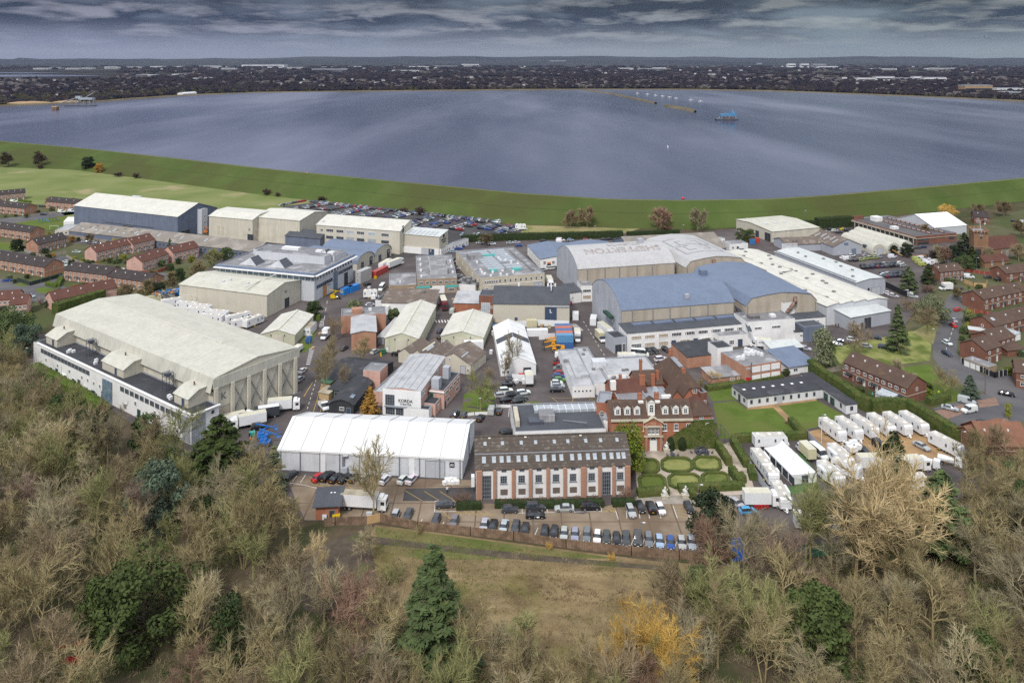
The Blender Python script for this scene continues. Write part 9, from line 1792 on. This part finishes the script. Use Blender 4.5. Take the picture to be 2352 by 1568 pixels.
for i,p in enumerate(pts):
 q=G(p.x,p.y,WL);wv=(4+7*math.sin(PI*i/23))*(1+.4*noise.noise(Vector((i*.5,3,0))));L1.append(q+Vector((-wv,-wv,-.5)));L2.append(q+Vector((-wv*.4,-2,2.6)));L3.append(q+Vector((wv*.4,2,2.6)));L4.append(q+Vector((wv,wv,-.5)))
strip_mesh('gravel_islet',[L1,L2,L3,L4],'rim_bank')
sb=None
for i,(x,y)in enumerate(((1464,215),(1487,217),(1506,219.5),(1522,221.5),(1538,223.5),(1553,226.5),(1587,230),(1609,233.5))):
 loc=G(x,y,WL)
 if sb is None:
  sb=thing('sailing_boat','','boat',loc,.1,'moored sailing boats');m=MB();m.loft([[(a,-w_,1.3),(a,-w_*.5,-.3),(a,w_*.5,-.3),(a,w_,1.3)]for a,w_ in((-4.5,1.),(-2,1.6),(1.5,1.5),(4,.5),(4.9,.08))]);m.build('hull','white_plain',sb);m=MB();m.box((-.6,0,1.25),(3.2,1.8,.8),taper=.8);m.build('cabin','white_plain',sb);m=MB();m.tube((.8,0,1.2),(.8,0,9.),.05);m.build('mast','frame_white',sb);o=sb
 else:o=copy_tree(sb);o.location=loc
 o['label']='white moored sailing boat, %s from the left in the diagonal line'%ordn(i)
br=thing('dredging_barge','blue and white dredging barge afloat on the right of the reservoir','barge',G(1669,275.5,WL),.05);m=MB();m.box((0,0,-.5),(33,11,2.2),taper=1.03);m.build('hull','steel_dark',br);m=MB();m.box((2,0,6),(24,8,3.2));m.box((5,0,9.2),(20,8.6,.5),bottom=True);m.box((9,0,9.7),(5,5,3.));m.build('deckhouse','cont_sky',br)
m=MB()
for x in(-9,-3,3,9,13):
 for y in(-3.6,3.6):m.tube((x,y,1.6),(x,y,6.2),.4)
m.tube((-14,0,2),(-4,0,8),.5);m.tube((9,0,12),(9,0,18),.25);m.tube((-13,-3,2),(-9,0,7),.4);m.build('frame','far_grey',br);m=MB();m.box((-2,-3,1.7),(7,3,2.6));m.box((8,-3,1.7),(5,3,2.6));m.build('engine','duct_rust',br)
pr_=thing('gravel_plant','spindly gravel plant and pontoon on the left far shore','plant',G(186,243,WL),-.12);m=MB();m.box((0,0,-.2),(60,14,1.6));m.build('pontoon','steel_dark',pr_);m=MB();m.tube((-60,20,3),(-10,5,16),1.);m.tube((-10,0,16),(30,4,6),1.);m.tube((-30,25,2),(5,30,24),.9)
for x in(-20,-8,8,20,28):m.tube((x,-4,1),(x+1,-3,13),.6);m.tube((x,5,1),(x,4,13),.6)
m.build('conveyor','far_grey',pr_);m=MB();m.box((12,0,12),(30,9,4));m.box((-6,2,14),(10,7,5));m.build('cabin','glass_pale',pr_)
sp=MB();
for k in range(7):blob(sp,(G(40+k*20,241).x,G(60,240).y+rg.uniform(-20,20),.5),rg.uniform(18,34),rg.uniform(5,9),rg)
tag(sp.build('sand_heaps','sand'),'low orange sand heaps on the left far shore','sand',kind='stuff')
b=thing('mooring_dolphin','square brown mooring block in the water at the far left','block',G(127,253.5,WL));m=MB();m.tube((0,0,-1),(0,0,6),6,6.4,n=8);m.build('block','wood_fence',b);m=MB();m.box((0,0,6),(9,9,1.));m.build('deck','timber',b)
for i,(x,y,c)in enumerate(((1569,457.5,'red_plain'),(705,400,'orange_plain'),(1534,338,'white_plain'))):
 b=thing('buoy',['red','orange','white'][i]+' buoy on the near side of the reservoir','buoy',G(x,y,WL));m=MB();m.sphere((0,0,.4),1.1 if i<2 else.8,10,6);m.tube((0,0,1.2),(0,0,2.2),.12);m.build('float',c,b,smooth=True)
D_=3400.;ap=thing('airliner','small dark airliner climbing at the upper right','aircraft',((2268-CX)*D_/F,D_,H+(Y0-87)*D_/F),R(14));m=MB();m.loft([[(a,r_*math.cos(2*PI*k/8),r_*math.sin(2*PI*k/8))for k in range(8)]for a,r_ in((-18,.3),(-12,1.6),(-4,2.),(8,2.),(13,1.4),(15,.3))]);m.build('fuselage','steel_grey',ap,smooth=True)
m=MB()
for s_ in(-1,1):m.face([(3,s_*1.5,-.6),(-3,s_*1.5,-.6),(-7,s_*15,.8),(-5,s_*15,.8)]);m.face([(-13,s_*.6,.6),(-16,s_*.6,.6),(-18,s_*6,1.),(-16.5,s_*6,1.)]);m.tube((0,s_*5,-1.5),(4,s_*5,-1.5),1.,n=8)
m.build('wings','steel_grey',ap);m=MB();m.face([(-12,0,1.5),(-17,0,1.),(-18.5,0,7),(-16.5,0,7)]);m.face([(-12,.1,1.5),(-16.5,.1,7),(-18.5,.1,7),(-17,.1,1.)]);m.build('tail_fin','steel_dark',ap)
# ---------------------------------------------------------------- air
HZ=True
if HZ:
 hz=MB();hz.box((0,7800,-1.),(19600,16800,420.),bottom=True);m=bpy.data.materials.new('haze_air');m.use_nodes=True;N=NT(m.node_tree);m.node_tree.nodes.clear()
 pv_=N.n('ShaderNodeVolumePrincipled',{'Color':(.55,.66,.95,1),'Density':0.000016,'Anisotropy':.2});N.n('ShaderNodeOutputMaterial',{1:pv_.outputs[0]});MATS['haze_air']=m
 tag(hz.build('haze','haze_air'),kind='stuff')
